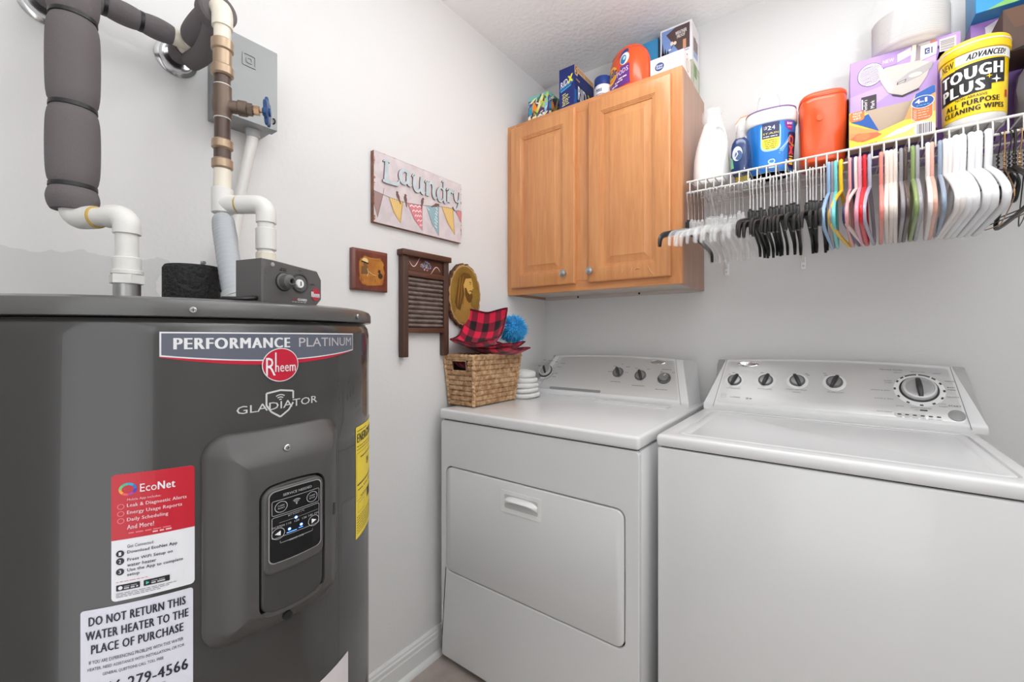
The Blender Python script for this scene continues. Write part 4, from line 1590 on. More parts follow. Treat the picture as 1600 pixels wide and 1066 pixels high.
def knob(par, pm, x, v, r_, ang, kind='bar', ringm=None):
    """appliance knob on a console: pm maps (x, slope, height)"""
    o_ = Vector(pm(x, v, 0))
    nz = (Vector(pm(x, v, 1)) - o_).normalized()
    ux = Vector((1, 0, 0))
    uy = nz.cross(ux)
    mx = Matrix((ux, uy, nz)).transposed().to_4x4()
    mx.translation = o_
    rz_ = mx @ Matrix.Rotation(R(ang), 4, 'Z')
    bb = B()
    if kind == 'big':
        bb.lathe([(r_ * 1.0, 0), (r_ * 1.0, 0.003), (r_ * .97, 0.004)], KNOB_DARK, n=40, mx=mx)
        bb.lathe([(r_ * .90, 0.003), (r_ * .88, 0.012), (r_ * .84, 0.0145), (r_ * .74, 0.0150), (r_ * .72, 0.0125), (r_ * .70, 0.0125)], CHROME if False else mat('knob_silver', (208, 208, 208), 0.28, metal=0.6), n=40, mx=mx)
        bb.lathe([(r_ * .715, 0.0122), (r_ * .66, 0.0130), (r_ * .5, 0.0132), (0.0001, 0.0134)], mat('knob_disc', (176, 176, 176), 0.3, metal=0.5), n=36, mx=mx)
        k = bb.build('selector_dial', par, angle=30)
        h0, h1, l_, wd = 0.0115, 0.024, r_ * .74, r_ * .16
    elif kind == 'push':
        bb.lathe([(r_, 0), (r_, 0.004), (r_ * .93, 0.006), (r_ * .8, 0.0065), (r_ * .78, 0.005)], KNOB_GREY, n=30, mx=mx)
        bb.lathe([(r_ * .74, 0.004), (r_ * .70, 0.016), (r_ * .62, 0.018), (r_ * .3, 0.0175), (0.0001, 0.017)], mat('knob_satin', (140, 140, 140), 0.3, metal=0.4), n=30, mx=mx)
        k = bb.build('knob', par, angle=30)
        q = B()
        q.box(-0.0012, 0.0012, r_ * .1, r_ * .5, 0.0172, 0.0182, WHITE_PLAS, mx=rz_)
        q.build('pointer', k)
        return k
    else:
        bb.lathe([(r_, 0), (r_, 0.003), (r_ * .96, 0.0055), (r_ * .84, 0.007)], KNOB_GREY if ringm is None else ringm, n=30, mx=mx)
        bb.lathe([(r_ * .84, 0.0068), (r_ * .7, 0.0072), (0.0001, 0.0074)], mat('knob_disc_dark', (150, 150, 150), 0.28, metal=0.6), n=30, mx=mx)
        k = bb.build('knob', par, angle=30)
        h0, h1, l_, wd = 0.006, 0.017, r_ * 1.08, r_ * .27
    q = B()
    prof = []
    for t in (-1, -.9, -.6, 0, .6, .9, 1):
        hh_ = h0 + (h1 - h0) * (1 - abs(t) ** 3 * .65)
        wv = wd * (1 - 0.25 * abs(t) ** 2)
        prof.append([rz_ @ Vector(p) for p in ((-wv, t * l_, h0 - .003), (-wv * .9, t * l_, hh_ - .002), (-wv * .5, t * l_, hh_), (wv * .5, t * l_, hh_), (wv * .9, t * l_, hh_ - .002), (wv, t * l_, h0 - .003))])
    q.loft(prof, KNOB_DARK)
    gr = q.build('grip', k, angle=35)
    return k


def legs(par, x0_, x1_, y0_, y1_):
    for x in (x0_ + .06, x1_ - .06):
        for y in (y0_ + .06, y1_ - .06):
            bb = B()
            bb.cyl((x, y, 0), (x, y, 0.026), 0.018, KNOB_DARK, 14, 0.002)
            bb.build('foot', par)


PR = P(118, 118, 118, .4)
PRL = P(150, 150, 150, .4)

# dryer
dry = thing('clothes_dryer', 'white front-loading dryer with a wide drop door, beside the left wall', 'dryer', (0.41, -0.4, 0))
b = B()
b.box(0.0445, 0.7765, -0.748, -0.03, 0.025, 0.8735, WHITE_APPL, 0.006)
b.build('body', dry)
fy_ = -0.750
ff = lambda x, z, h: (x, fy_ - h, z)
DXa, DXb, DZa, DZb = 0.0685, 0.7395, 0.337, 0.7125
b = B()
b.bridge(rr(0.0435, 0.7775, 0.024, 0.8742, 0.012, 6, 6), rr(DXa, DXb, DZa, DZb, 0.026, 6, 6), WHITE_APPL, ff, 0.018, 0.001)
fp = b.build('front_panel', dry, angle=30)
bvm = fp.modifiers.new('bevel', 'BEVEL')
bvm.width = 0.0035
bvm.segments = 3
bvm.limit_method = 'ANGLE'
b = B()
b.rrl(DXa - .004, DXb + .004, DZa - .004, DZb + .004, 0.028, [(0, 0.0003), (0.001, 0.0025)], DARK_GAP, ff, n=6)  # dark plate puts the shade of the door gap into colour
b.build('door_recess', dry)
b = B()
b.rrl(DXa + .0035, DXb - .0035, DZa + .0035, DZb - .0035, 0.0235, [(0, 0.003), (0, 0.0155), (0.0012, 0.0182), (0.0035, 0.0195)], WHITE_APPL, ff, n=8)
door = b.build('dryer_door', dry, angle=40)
b = B()
hx0, hx1, hz0, hz1 = 0.321, 0.476, 0.612, 0.682
b.bridge(rr(hx0, hx1, hz0, hz1, 0.004, 4), rr(hx0 + .013, hx1 - .012, hz0 + .013, hz1 - .012, 0.006, 4), WHITE_PLAS, ff, 0.0215, 0.019)
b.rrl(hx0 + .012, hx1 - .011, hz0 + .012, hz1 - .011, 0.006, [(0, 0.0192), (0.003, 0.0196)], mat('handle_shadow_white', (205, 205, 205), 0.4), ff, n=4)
hp = b.build('handle', door, angle=30)
b = B()
rings = []
for i in range(15):
    t = i / 14
    x = hx0 + .016 + (hx1 - hx0 - .03) * t
    e = (1 - (2 * t - 1) ** 4)
    zt = hz1 - .028 + 0.012 * e
    rings.append([ff(x, zt - 0.016, 0.0196), ff(x, zt - 0.016, 0.0205 + 0.012 * e), ff(x, zt - 0.010, 0.0215 + 0.0165 * e), ff(x, zt - 0.003, 0.0215 + 0.0125 * e), ff(x, zt, 0.0196)])
b.loft(rings, WHITE_PLAS)
b.build('pull_lip', hp, angle=50)
b = B()
b.box(0.053, 0.769, -0.758, -0.035, 0.868, 0.882, DARK_GAP)  # dark box filling the seam, its shade given by colour
b.build('top_gap_shade', dry)
b = B()
b.box(0.0415, 0.781, -0.776, -0.03, 0.8785, 0.9145, WHITE_APPL, 0.009, 4)
top = b.build('dryer_top', dry, angle=50)
b = B()
b.rrl(0.42, 0.705, -0.305, -0.212, 0.006, [(0, -0.001), (0, 0.0012), (0.002, 0.0022)], WHITE_APPL, lambda x, y, h: (x, y, 0.9145 + h), n=4)
b.build('lint_door', top, angle=30)
pm, cons = console(dry, 0.058, 0.755, -0.205, 0.93, -0.08, 1.08, 0.012, 0.055, SILVER, (0.036, 0.034))
knob(cons, pm, 0.093, 0.103, 0.034, 32, 'big')
knob(cons, pm, 0.450, 0.117, 0.0235, 28)
knob(cons, pm, 0.549, 0.108, 0.0235, 24)
knob(cons, pm, 0.647, 0.100, 0.0255, -35, 'push')
b = B()
em = lambda x, y, h: pm(x, y, h)
b.loft([[em(0.607 + 0.031 * k * cos(2 * pi * i / 32), 0.178 + 0.0105 * k * sin(2 * pi * i / 32), h) for i in range(32)] for k, h in ((1, 0), (1, 0.0022), (.88, 0.0036), (.82, 0.0030))], CHROME, False, True)
badge_o = b.build('brand_badge', cons)
d = D()
for a in range(-40, 231, 22):
    d.line([(0.093 + 0.04 * cos(R(a)), 0.103 + 0.04 * sin(R(a))), (0.093 + 0.046 * cos(R(a)), 0.103 + 0.046 * sin(R(a)))], 0.0012, PR, 1)
for x, y, wd, se in ((0.055, 0.165, .018, 1), (0.085, 0.162, .03, 2), (0.125, 0.157, .016, 3), (0.148, 0.128, .02, 4), (0.145, 0.092, .022, 5), (0.14, 0.073, .02, 6), (0.16, 0.15, .02, 7), (0.075, 0.045, .03, 8), (0.04, 0.13, .012, 9), (0.405, 0.118, .02, 10), (0.42, 0.148, .018, 11), (0.455, 0.16, .01, 12), (0.478, 0.147, .018, 13), (0.482, 0.118, .012, 14), (0.43, 0.068, .042, 15), (0.52, 0.142, .01, 16), (0.57, 0.14, .012, 17), (0.525, 0.056, .052, 18), (0.63, 0.142, .04, 19), (0.625, 0.13, .012, 20), (0.672, 0.13, .01, 21), (0.622, 0.046, .048, 22)):
    d.dashes(x, y, wd, 0.0028, PR, 1, se, 0.007)
d.ring(0.093, 0.103, 0.05, 0.05, 0.004, PRL, 1, 16, 190, 350)
d.rrect(0.15, 0.0085, 0.40, 0.021, 0.006, mat('panel_band', (150, 150, 150), 0.35, metal=0.5), 0)
tag(d.build('console_print', cons, em), None, kind='stuff')
legs(dry, 0.0445, 0.7765, -0.75, -0.03)

# washer
wsh = thing('washing_machine', 'white top-loading washer with a silver console, at the right', 'washer', (1.15, -0.37, 0))
b = B()
b.box(0.8065, 1.4905, -0.7125, -0.03, 0.025, 0.8815, WHITE_APPL, 0.006, 3)
b.build('body', wsh)
b = B()
b.box(0.815, 1.482, -0.703, -0.035, 0.875, 0.889, DARK_GAP)  # dark filler box, seam shade under the washer top as colour
b.build('top_gap_shade', wsh)
b = B()
ot = rr(0.804, 1.493, -0.716, -0.03, 0.010, 5, 6)
LXa, LXb, LYa, LYb = 0.846, 1.4635, -0.668, -0.232
it = rr(LXa, LXb, LYa, LYb, 0.022, 5, 6)
up_ = lambda x, y, h: (x, y, h)
b.loft([[(p[0], p[1], 0.886) for p in rr(0.806, 1.491, -0.714, -0.03, 0.010, 5, 6)], [(p[0], p[1], 0.889) for p in ot], [(p[0], p[1], 0.9065) for p in ot], [(p[0], p[1], 0.911) for p in rr(0.8055, 1.4915, -0.7145, -0.03, 0.009, 5, 6)], [(p[0], p[1], 0.9138) for p in rr(0.8085, 1.4885, -0.7115, -0.033, 0.008, 5, 6)], [(p[0], p[1], 0.9148) for p in rr(0.812, 1.485, -0.708, -0.036, 0.008, 5, 6)], [(p[0], p[1], 0.9148) for p in rr(LXa - .006, LXb + .006, LYa - .006, LYb + .006, 0.026, 5, 6)], [(p[0], p[1], 0.9142) for p in rr(LXa - .003, LXb + .003, LYa - .003, LYb + .003, 0.024, 5, 6)], [(p[0], p[1], 0.908) for p in it], [(p[0], p[1], 0.907) for p in rr(LXa + .03, LXb - .03, LYa + .03, LYb - .03, 0.02, 5, 6)]], WHITE_APPL, True, True)
wt = b.build('washer_top', wsh, angle=50)
b = B()
b.rrl(LXa + .0015, LXb - .0015, LYa + .0015, LYb - .0015, 0.021, [(0, 0.9078), (0, 0.9115), (0.001, 0.9130), (0.003, 0.9138), (0.018, 0.9138), (0.021, 0.9125), (0.026, 0.9115)], WHITE_APPL, up_, n=6)
tag(b.build('washer_lid', wsh, angle=30), 'white glossy lid')
pm2, cons2 = console(wsh, 0.8065, 1.512 - 0.001, -0.20, 0.935, -0.075, 1.085, 0.012, 0.05, SILVER, (0.040, 0.010))
WR = mat('knob_collar_white', (228, 228, 228), 0.3)
for x, v, a in ((0.896, 0.104, -18), (0.993, 0.111, -16), (1.085, 0.116, 22), (1.185, 0.118, -20)):
    b = B()
    b.loft([[pm2(x + 0.031 * k * cos(2 * pi * i / 32), v - .002 + 0.031 * k * sin(2 * pi * i / 32), h) for i in range(32)] for k, h in ((1, 0), (.97, 0.0012))], WR, False, True)
    b.build('knob_collar', cons2)
    knob(cons2, pm2, x, v, 0.0225, a)
b = B()
b.loft([[pm2(1.384 + 0.057 * k * cos(2 * pi * i / 48), 0.106 + 0.057 * k * sin(2 * pi * i / 48), h) for i in range(48)] for k, h in ((1, 0), (.985, 0.0012))], WR, False, True)
b.build('dial_collar', cons2)
knob(cons2, pm2, 1.384, 0.107, 0.044, 3, 'big')
b = B()
b.lathe([(0.0175, 0), (0.0172, 0.002), (0.0155, 0.003), (0.0001, 0.0028)], mat('button_grey', (156, 156, 156), 0.4), n=30, mx=Matrix.Translation(pm2(1.455, 0.0275, 0)) @ Matrix.Rotation(atan2(0.15, 0.125), 4, 'X'))
b.build('start_button', cons2)
b = B()
b.loft([[pm2(0.932 + 0.034 * k * cos(2 * pi * i / 32), 0.178 + 0.0115 * k * sin(2 * pi * i / 32), h) for i in range(32)] for k, h in ((1, 0), (1, 0.0022), (.86, 0.0036), (.80, 0.0028))], CHROME, False, True)
b.build('brand_badge', cons2)
d = D()
pk_ = P(64, 64, 64, .4)
for a0 in (-88, -58, -28, 0, 28, 150, 180, 210, 240):
    q = R(a0)
    d.line([(1.384 + 0.0535 * cos(R(a0 - 4)), 0.106 + 0.0535 * sin(R(a0 - 4))), (1.384 + 0.0535 * cos(R(a0 + 4)), 0.106 + 0.0535 * sin(R(a0 + 4)))], 0.005, pk_, 5)
d.ring(1.384, 0.106, 0.056, 0.056, 0.0045, pk_, 5, 10, 92, 122)
d.ring(1.384, 0.106, 0.056, 0.056, 0.0045, pk_, 5, 10, 60, 88)
d.ring(1.384, 0.106, 0.056, 0.056, 0.0045, pk_, 5, 4, 126, 136)
d.ring(1.384, 0.106, 0.056, 0.056, 0.0045, pk_, 5, 4, 45, 56)
for s_, x, v, wd, h in (('TEMPERATURE', 0.872, 0.067, .046, .0034), ('EXTRA RINSE', 0.972, 0.073, .042, .0034), ('FABRIC SOFTENER', 1.055, 0.078, .058, .0034), ('ADDED', 1.072, 0.068, .024, .0034), ('ECOBOOST', 1.168, 0.077, .042, .0038), ('Normal Cycles', 1.3, 0.173, .052, .0052), ('HEAVY', 1.331, 0.164, .02, .0034), ('REGULAR', 1.37, 0.169, .032, .0034), ('LIGHT', 1.418, 0.166, .018, .0034), ('CASUAL', 1.4415, 0.14, .0215, .0036), ('BULKY', 1.4445, 0.118, .0165, .0036), ('ITEMS', 1.4445, 0.110, .0165, .0036), ('DELICATE', 1.4415, 0.086, .024, .0036), ('QUICK', 1.417, 0.060, .02, .0036), ('WASH', 1.421, 0.052, .018, .0036), ('CLEAN WASHER', 1.362, 0.042, .044, .0034), ('with', 1.369, 0.035, .01, .003), ('SOAK', 1.33, 0.044, .018, .0036), ('RINSE & SPIN', 1.283, 0.066, .042, .0036), ('DRAIN & SPIN', 1.275, 0.096, .044, .0036), ('SUPER', 1.307, 0.132, .018, .0034), ('WASH', 1.308, 0.125, .018, .0034), ('START', 1.441, 0.0555, .026, .0046), ('Cycle Status', 1.286, 0.021, .034, .0034)):
    d.text(s_, x, v, wd, h, PR if s_ not in ('START', 'Normal Cycles', 'BULKY', 'ITEMS') else pk_, 1, bold=0.01)
d.rrect(1.381, 0.034, 1.397, 0.0385, 0.001, pk_, 1)
d.rrect(1.325, 0.012, 1.39, 0.0225, 0.002, P(206, 206, 206), 1)
for i in range(6):
    d.rrect(1.3315 + .0165 * i, 0.0155, 1.3405 + .0165 * i, 0.0195, 0.0018, pk_, 2)
    d.dashes(1.3305 + .0165 * i, 0.0085, 0.0115, 0.0014, PRL, 1, 40 + i, 0.004)
d.frame(0.86, 0.028, 0.875, 0.046, 0.001, 0.0007, PRL, 1)
d.dashes(0.8615, 0.034, 0.012, 0.0012, PRL, 1, 3, .004)
d.dashes(0.8615, 0.039, 0.012, 0.0012, PRL, 1, 4, .004)
d.dashes(0.898, 0.031, 0.026, 0.0032, PRL, 1, 5, 0.02)
d.ring(0.894, 0.034, 0.004, 0.004, 0.0012, PR, 1, 8, 180, 330)
d.ell(0.943, 0.031, 0.0045, 0.0048, P(160, 160, 160), 1, 12)
d.dashes(0.949, 0.029, 0.008, 0.004, PR, 1, 6, .008)
for x, v in ((0.873, 0.128), (0.885, 0.136), (0.975, 0.142), (1.105, 0.145), (1.11, 0.14), (1.155, 0.15), (1.158, 0.143)):
    d.rrect(x, v, x + .009, v + .002, .0006, PR, 1)
tag(d.build('console_print', cons2, pm2), None, kind='stuff')
legs(wsh, 0.8065, 1.4905, -0.71, -0.03)

# ------------------------------------------------------------------ basket and what is in it
Z0 = 0.9148
STRAW = mat('seagrass_weave', (222, 188, 148), 0.75, var=((170, 128, 88), 55, (1, 1, 1)))
STRAW_D = mat('basket_core', (72, 48, 30), 0.9)  # core coloured dark to give the shade between strands
bk_ = thing('wicker_basket', 'tan woven seagrass basket with handle slots on the dryer top', 'basket', (0.078, -0.568, Z0))
BX0, BX1, BY0, BY1, BH = (0.016, 0.006), (0.134, 0.150), (-0.693, -0.714), (-0.447, -0.424), 0.188


def bpt(side, s_, t, h=0.0):
    """point on a basket wall: side 0 = -y, 1 = +x, 2 = +y, 3 = -x; s along, t up, h outward"""
    x0_, x1_ = BX0[0] + (BX0[1] - BX0[0]) * t, BX1[0] + (BX1[1] - BX1[0]) * t
    y0_, y1_ = BY0[0] + (BY0[1] - BY0[0]) * t, BY1[0] + (BY1[1] - BY1[0]) * t
    z = Z0 + 0.001 + t * BH
    if side == 0:
        return (x0_ + (x1_ - x0_) * s_, y0_ - h, z)
    if side == 1:
        return (x1_ + h, y0_ + (y1_ - y0_) * s_, z)
    if side == 2:
        return (x1_ - (x1_ - x0_) * s_, y1_ + h, z)
    return (x0_ - h, y1_ - (y1_ - y0_) * s_, z)


HOLE = (0.27, 0.76, 0.70, 0.90)
b = B()
for side in range(4):
    cs = [0, HOLE[0], HOLE[1], 1]
    ct = [0, HOLE[2], HOLE[3], 1]
    for i in range(3):
        for j in range(3):
            if i == 1 and j == 1 and side in (0, 2):
                continue
            for h in (-0.002, -0.006):
                b.add([bpt(side, cs[i], ct[j], h), bpt(side, cs[i + 1], ct[j], h), bpt(side, cs[i + 1], ct[j + 1], h), bpt(side, cs[i], ct[j + 1], h)], [[0, 1, 2, 3]], STRAW_D)
b.add([bpt(0, 0, 0), bpt(0, 1, 0), bpt(2, 0, 0), bpt(2, 1, 0)], [[0, 1, 2, 3]], STRAW_D)
b.build('basket_core', bk_, angle=None)
rnd = random.Random(11)
b = B()
ROWS = 10
for side in range(4):
    ln = 0.13 if side in (0, 2) else 0.275
    n_ = int(ln / 0.0056)
    for r_ in range(ROWS):
        t0, t1 = (r_ + 0.02) / ROWS, (r_ + 1.12) / ROWS
        for i in range(n_):
            s0 = (i + 0.5 * (r_ % 2) + rnd.uniform(-.1, .1)) / n_
            if s0 > 1 or (side in (0, 2) and HOLE[0] - .03 < s0 < HOLE[1] + .03 and HOLE[2] - .03 < (t0 + t1) / 2 < HOLE[3] + .03):
                continue
            hwid = 0.43 / n_ * rnd.uniform(.85, 1.15)
            sl = rnd.uniform(.3, .8) / n_
            hh_ = rnd.uniform(.0038, .0062)
            tm = (t0 + t1) / 2
            V = []
            for t, k, h in ((t0, .25, -0.001), (t0 * .7 + t1 * .3, 1, hh_), (t0 * .3 + t1 * .7, 1, hh_), (t1, .25, -0.001)):
                sc_ = s0 + sl * (t - tm) / (t1 - t0)
                V += [bpt(side, sc_ - hwid * k, t, -0.0015), bpt(side, sc_, t, h), bpt(side, sc_ + hwid * k, t, -0.0015)]
            b.add(V, [[0, 1, 4, 3], [1, 2, 5, 4], [3, 4, 7, 6], [4, 5, 8, 7], [6, 7, 10, 9], [7, 8, 11, 10]], STRAW)
o = b.build('woven_strands', bk_, angle=60, fix=False, weld=0)
o['kind'] = 'stuff'
b = B()
rim = [Vector(bpt(s_, q, 1.0)) for s_ in range(4) for q in (0.03, .2, .4, .6, .8, 0.97)]
rim2 = smooth(rim, 5, True)
b.tube(rim2, [0.0052 + 0.0011 * sin(i * 1.7) for i in range(len(rim2))], STRAW, 8, closed=True)
b.build('rim', bk_)
for cs in ((1, 0.0), (0, 0.0), (2, 0.0), (3, 0.0)):
    b = B()
    ps = smooth([Vector(bpt(cs[0], 0.0, t, 0.001)) for t in (0.02, .25, .5, .75, 1.0)], 9)
    ps = [p + Vector((0.0015 * sin(i * 2.4), 0.0015 * cos(i * 2.4), 0)) for i, p in enumerate(ps)]
    b.tube(ps, [0.0058 + 0.0014 * sin(i * 1.9) for i in range(len(ps))], STRAW, 8)
    b.build('corner_braid', bk_)
for s_ in (0, 2):
    b = B()
    b.tube([bpt(s_, p, q, 0.001) for p, q in ((HOLE[0], HOLE[2]), (HOLE[1], HOLE[2]), (HOLE[1], HOLE[3]), (HOLE[0], HOLE[3]))], 0.003, STRAW, 6, closed=True)
    b.build('handle_slot', bk_)


def plaid_mat(name='buffalo_plaid'):
    m = bpy.data.materials.new(name)
    m.use_nodes = True
    nt = m.node_tree
    bs = nt.nodes['Principled BSDF']
    bs.inputs['Roughness'].default_value = 0.9
    bs.inputs['Sheen Weight'].default_value = 0.2
    uv = nt.nodes.new('ShaderNodeUVMap')
    uv.uv_map = 'UVMap'
    sep = nt.nodes.new('ShaderNodeSeparateXYZ')
    nt.links.new(uv.outputs[0], sep.inputs[0])
    outs = []
    for a in 'XY':
        f = nt.nodes.new('ShaderNodeMath')
        f.operation = 'FRACT'
        g = nt.nodes.new('ShaderNodeMath')
        g.operation = 'GREATER_THAN'
        g.inputs[1].default_value = 0.5
        nt.links.new(sep.outputs[a], f.inputs[0])
        nt.links.new(f.outputs[0], g.inputs[0])
        outs.append(g)
    s = nt.nodes.new('ShaderNodeMath')
    s.operation = 'ADD'
    nt.links.new(outs[0].outputs[0], s.inputs[0])
    nt.links.new(outs[1].outputs[0], s.inputs[1])
    h = nt.nodes.new('ShaderNodeMath')
    h.operation = 'MULTIPLY'
    h.inputs[1].default_value = 0.5
    nt.links.new(s.outputs[0], h.inputs[0])
    r = nt.nodes.new('ShaderNodeValToRGB')
    r.color_ramp.interpolation = 'CONSTANT'
    r.color_ramp.elements[0].color = lin((214, 14, 62))
    r.color_ramp.elements[1].position = 0.75
    r.color_ramp.elements[1].color = lin((22, 10, 16))
    e = r.color_ramp.elements.new(0.25)
    e.color = lin((128, 12, 42))
    nt.links.new(h.outputs[0], r.inputs[0])
    nt.links.new(r.outputs[0], bs.inputs['Base Color'])
    return m


PLAID = plaid_mat()
HEM = mat('plaid_hem', (120, 14, 44), 0.9, var=((20, 10, 14), 120, (1, 1, 1)))


def cozy(name, label, mx, size=0.105, lift=0.045, pinch=0.25, bowl=None, seed=0, cells=7):
    """quilted cloth bowl holder: a square of fabric with darted, upturned corners"""
    n_ = 22
    th = 0.005
    rnd = random.Random(seed)
    ph = [rnd.uniform(0, 6) for _ in range(4)]

    def pos(u, v):
        r2 = max(abs(u), abs(v))
        c = abs(u * v)
        z = lift * (r2 ** 2.2) + lift * 0.55 * c ** 1.4 - lift * pinch * (1 - abs(abs(u) - abs(v))) * r2 ** 3 * .3
        z += 0.003 * sin(5 * u + ph[0]) * sin(4 * v + ph[1])
        k = 1 - 0.10 * r2 * r2
        if bowl:
            z += bowl(u, v)
        return Vector((u * size * k, v * size * k, z))
    V, F, UV = [], [], []
    for lay in (0, 1):
        for i in range(n_ + 1):
            for j in range(n_ + 1):
                u, v = 2 * i / n_ - 1, 2 * j / n_ - 1
                p = pos(u, v)
                e = 0.002
                nn = (pos(u + e, v) - pos(u - e, v)).cross(pos(u, v + e) - pos(u, v - e)).normalized()
                V.append(mx @ (p - nn * th * lay))
                UV.append(((u + 1) / 2 * cells * .5, (v + 1) / 2 * cells * .5))
    M_ = (n_ + 1) ** 2
    for i in range(n_):
        for j in range(n_):
            a = i * (n_ + 1) + j
            F.append([a, a + n_ + 1, a + n_ + 2, a + 1])
            F.append([M_ + a, M_ + a + 1, M_ + a + n_ + 2, M_ + a + n_ + 1])
    bd = [i * (n_ + 1) for i in range(n_ + 1)] + [n_ * (n_ + 1) + j for j in range(1, n_ + 1)] + [i * (n_ + 1) + n_ for i in range(n_ - 1, -1, -1)] + [j for j in range(n_ - 1, 0, -1)]
    for i in range(len(bd)):
        a, c = bd[i], bd[(i + 1) % len(bd)]
        F.append([a, c, M_ + c, M_ + a])
    me = bpy.data.meshes.new(name)
    me.from_pydata([tuple(v) for v in V], [], F)
    uvl = me.uv_layers.new(name='UVMap')
    for lp in me.loops:
        uvl.data[lp.index].uv = UV[lp.vertex_index]
    me.materials.append(PLAID)
    me.shade_smooth()
    me.set_sharp_from_angle(angle=R(50))
    o = bpy.data.objects.new(name, me)
    COL.objects.link(o)
    tag(o, label, 'bowl cozy', 'plaid bowl cozies in the basket')
    # stitched hem along the edge
    hb = B()
    hb.tube([V[i] + Vector((0, 0, -0.002)) for i in bd], 0.0036, HEM, 6, closed=True)
    hb.build('hem', o, local=True)
    return o


def TRS(loc, rx=0, ry=0, rz=0):
    return Matrix.Translation(loc) @ Matrix.Rotation(R(rz), 4, 'Z') @ Matrix.Rotation(R(ry), 4, 'Y') @ Matrix.Rotation(R(rx), 4, 'X')


cozy('plaid_bowl_cozy', 'lowest red and black plaid bowl cozy, pressed inside the basket behind its handle slot', TRS((0.078, -0.632, 1.052), 4, 0, 2), 0.054, 0.022, seed=3)
cozy('plaid_bowl_cozy', 'flat red and black plaid bowl cozy jutting past the basket rim toward the dryer console', TRS((0.112, -0.525, 1.1045), -2, 2, 10), 0.106, 0.022, seed=4)
cozy('plaid_bowl_cozy', 'folded red and black plaid bowl cozy sandwiched in the middle of the basket pile', TRS((0.112, -0.54, 1.1165), 1, 3, 16), 0.100, 0.027, seed=5)
cozy('plaid_bowl_cozy', 'topmost red and black plaid bowl cozy with its back edge standing up', TRS((0.106, -0.617, 1.150), 14, 0, 18), 0.094, 0.034, bowl=lambda u, v: 0.05 * max(0, v + 0.25) ** 1.5 - 0.012 * max(0, -v), seed=6)

# pompom duster
pom = thing('fluffy_duster', 'bright blue fluffy pompom duster sticking out of the basket', 'duster', (0.112, -0.425, 1.205))
BLUE = mat('blue_fluff', (26, 166, 232), 0.7, var=((60, 196, 246), 90, (1, 1, 1)), sheen=0.3)
b = B()
b.lathe([(0.0001, -0.042)] + [(0.042 * cos(R(a)), 0.042 * sin(R(a))) for a in range(-75, 90, 15)] + [(0.0001, 0.042)], BLUE, (0.112, -0.425, 1.207), n=24)
b.build('core', pom)
b = B()
rnd = random.Random(21)
for i in range(1500):
    z = rnd.uniform(-1, 1)
    a = rnd.uniform(0, 2 * pi)
    n_ = Vector((sqrt(1 - z * z) * cos(a), sqrt(1 - z * z) * sin(a), z))
    c = Vector((0.112, -0.425, 1.207))
    t = n_.orthogonal().normalized()
    q = n_.cross(t)
    j = Vector((rnd.uniform(-1, 1), rnd.uniform(-1, 1), rnd.uniform(-1, 0.4))) * 0.008
    p0, p1, p2 = c + n_ * 0.038, c + n_ * 0.050 + j * .5, c + n_ * rnd.uniform(0.055, 0.066) + j * 1.3
    w0 = 0.0017
    V = [p0 + t * w0, p0 - t * w0 * .5 + q * w0, p0 - t * w0 * .5 - q * w0, p1 + t * w0, p1 - t * w0 * .5 + q * w0, p1 - t * w0 * .5 - q * w0, p2]
    b.add(V, [[0, 1, 4, 3], [1, 2, 5, 4], [2, 0, 3, 5], [3, 4, 6], [4, 5, 6], [5, 3, 6]], BLUE)
b.build('fluff', pom, fix=False, weld=0)['kind'] = 'stuff'
b = B()
b.cyl((0.112, -0.43, 1.17), (0.10, -0.47, 1.02), 0.006, WHITE_PLAS, 12)
b.build('handle_stick', pom)

# packet in crinkled clear wrap
pkt = thing('wrapped_packet', 'grey packet in crinkled clear wrap standing in the basket before the portrait', 'packet', (0.055, -0.50, 1.13))
b = B()
b.box(-0.018, 0.018, -0.009, 0.009, -0.055, 0.06, mat('grey_packet', (136, 134, 138), 0.5), 0.004, mx=TRS((0.05, -0.505, 1.185), -8, 8, 24))
b.build('packet', pkt)
b = B()
rnd = random.Random(9)
rings = []
for k in range(9):
    t = k / 8
    rings.append([TRS((0.05, -0.505, 1.185), -8, 8, 24) @ Vector(((0.034 + rnd.uniform(-.007, .007)) * cos(2 * pi * i / 14) * (1 - .25 * t), (0.017 + rnd.uniform(-.006, .006)) * sin(2 * pi * i / 14), -0.055 + 0.135 * t + rnd.uniform(-.005, .005))) for i in range(14)])
b.loft(rings, FILM, False, False)
tag(b.build('clear_wrap', pkt, angle=10), 'crinkled clear plastic wrap')

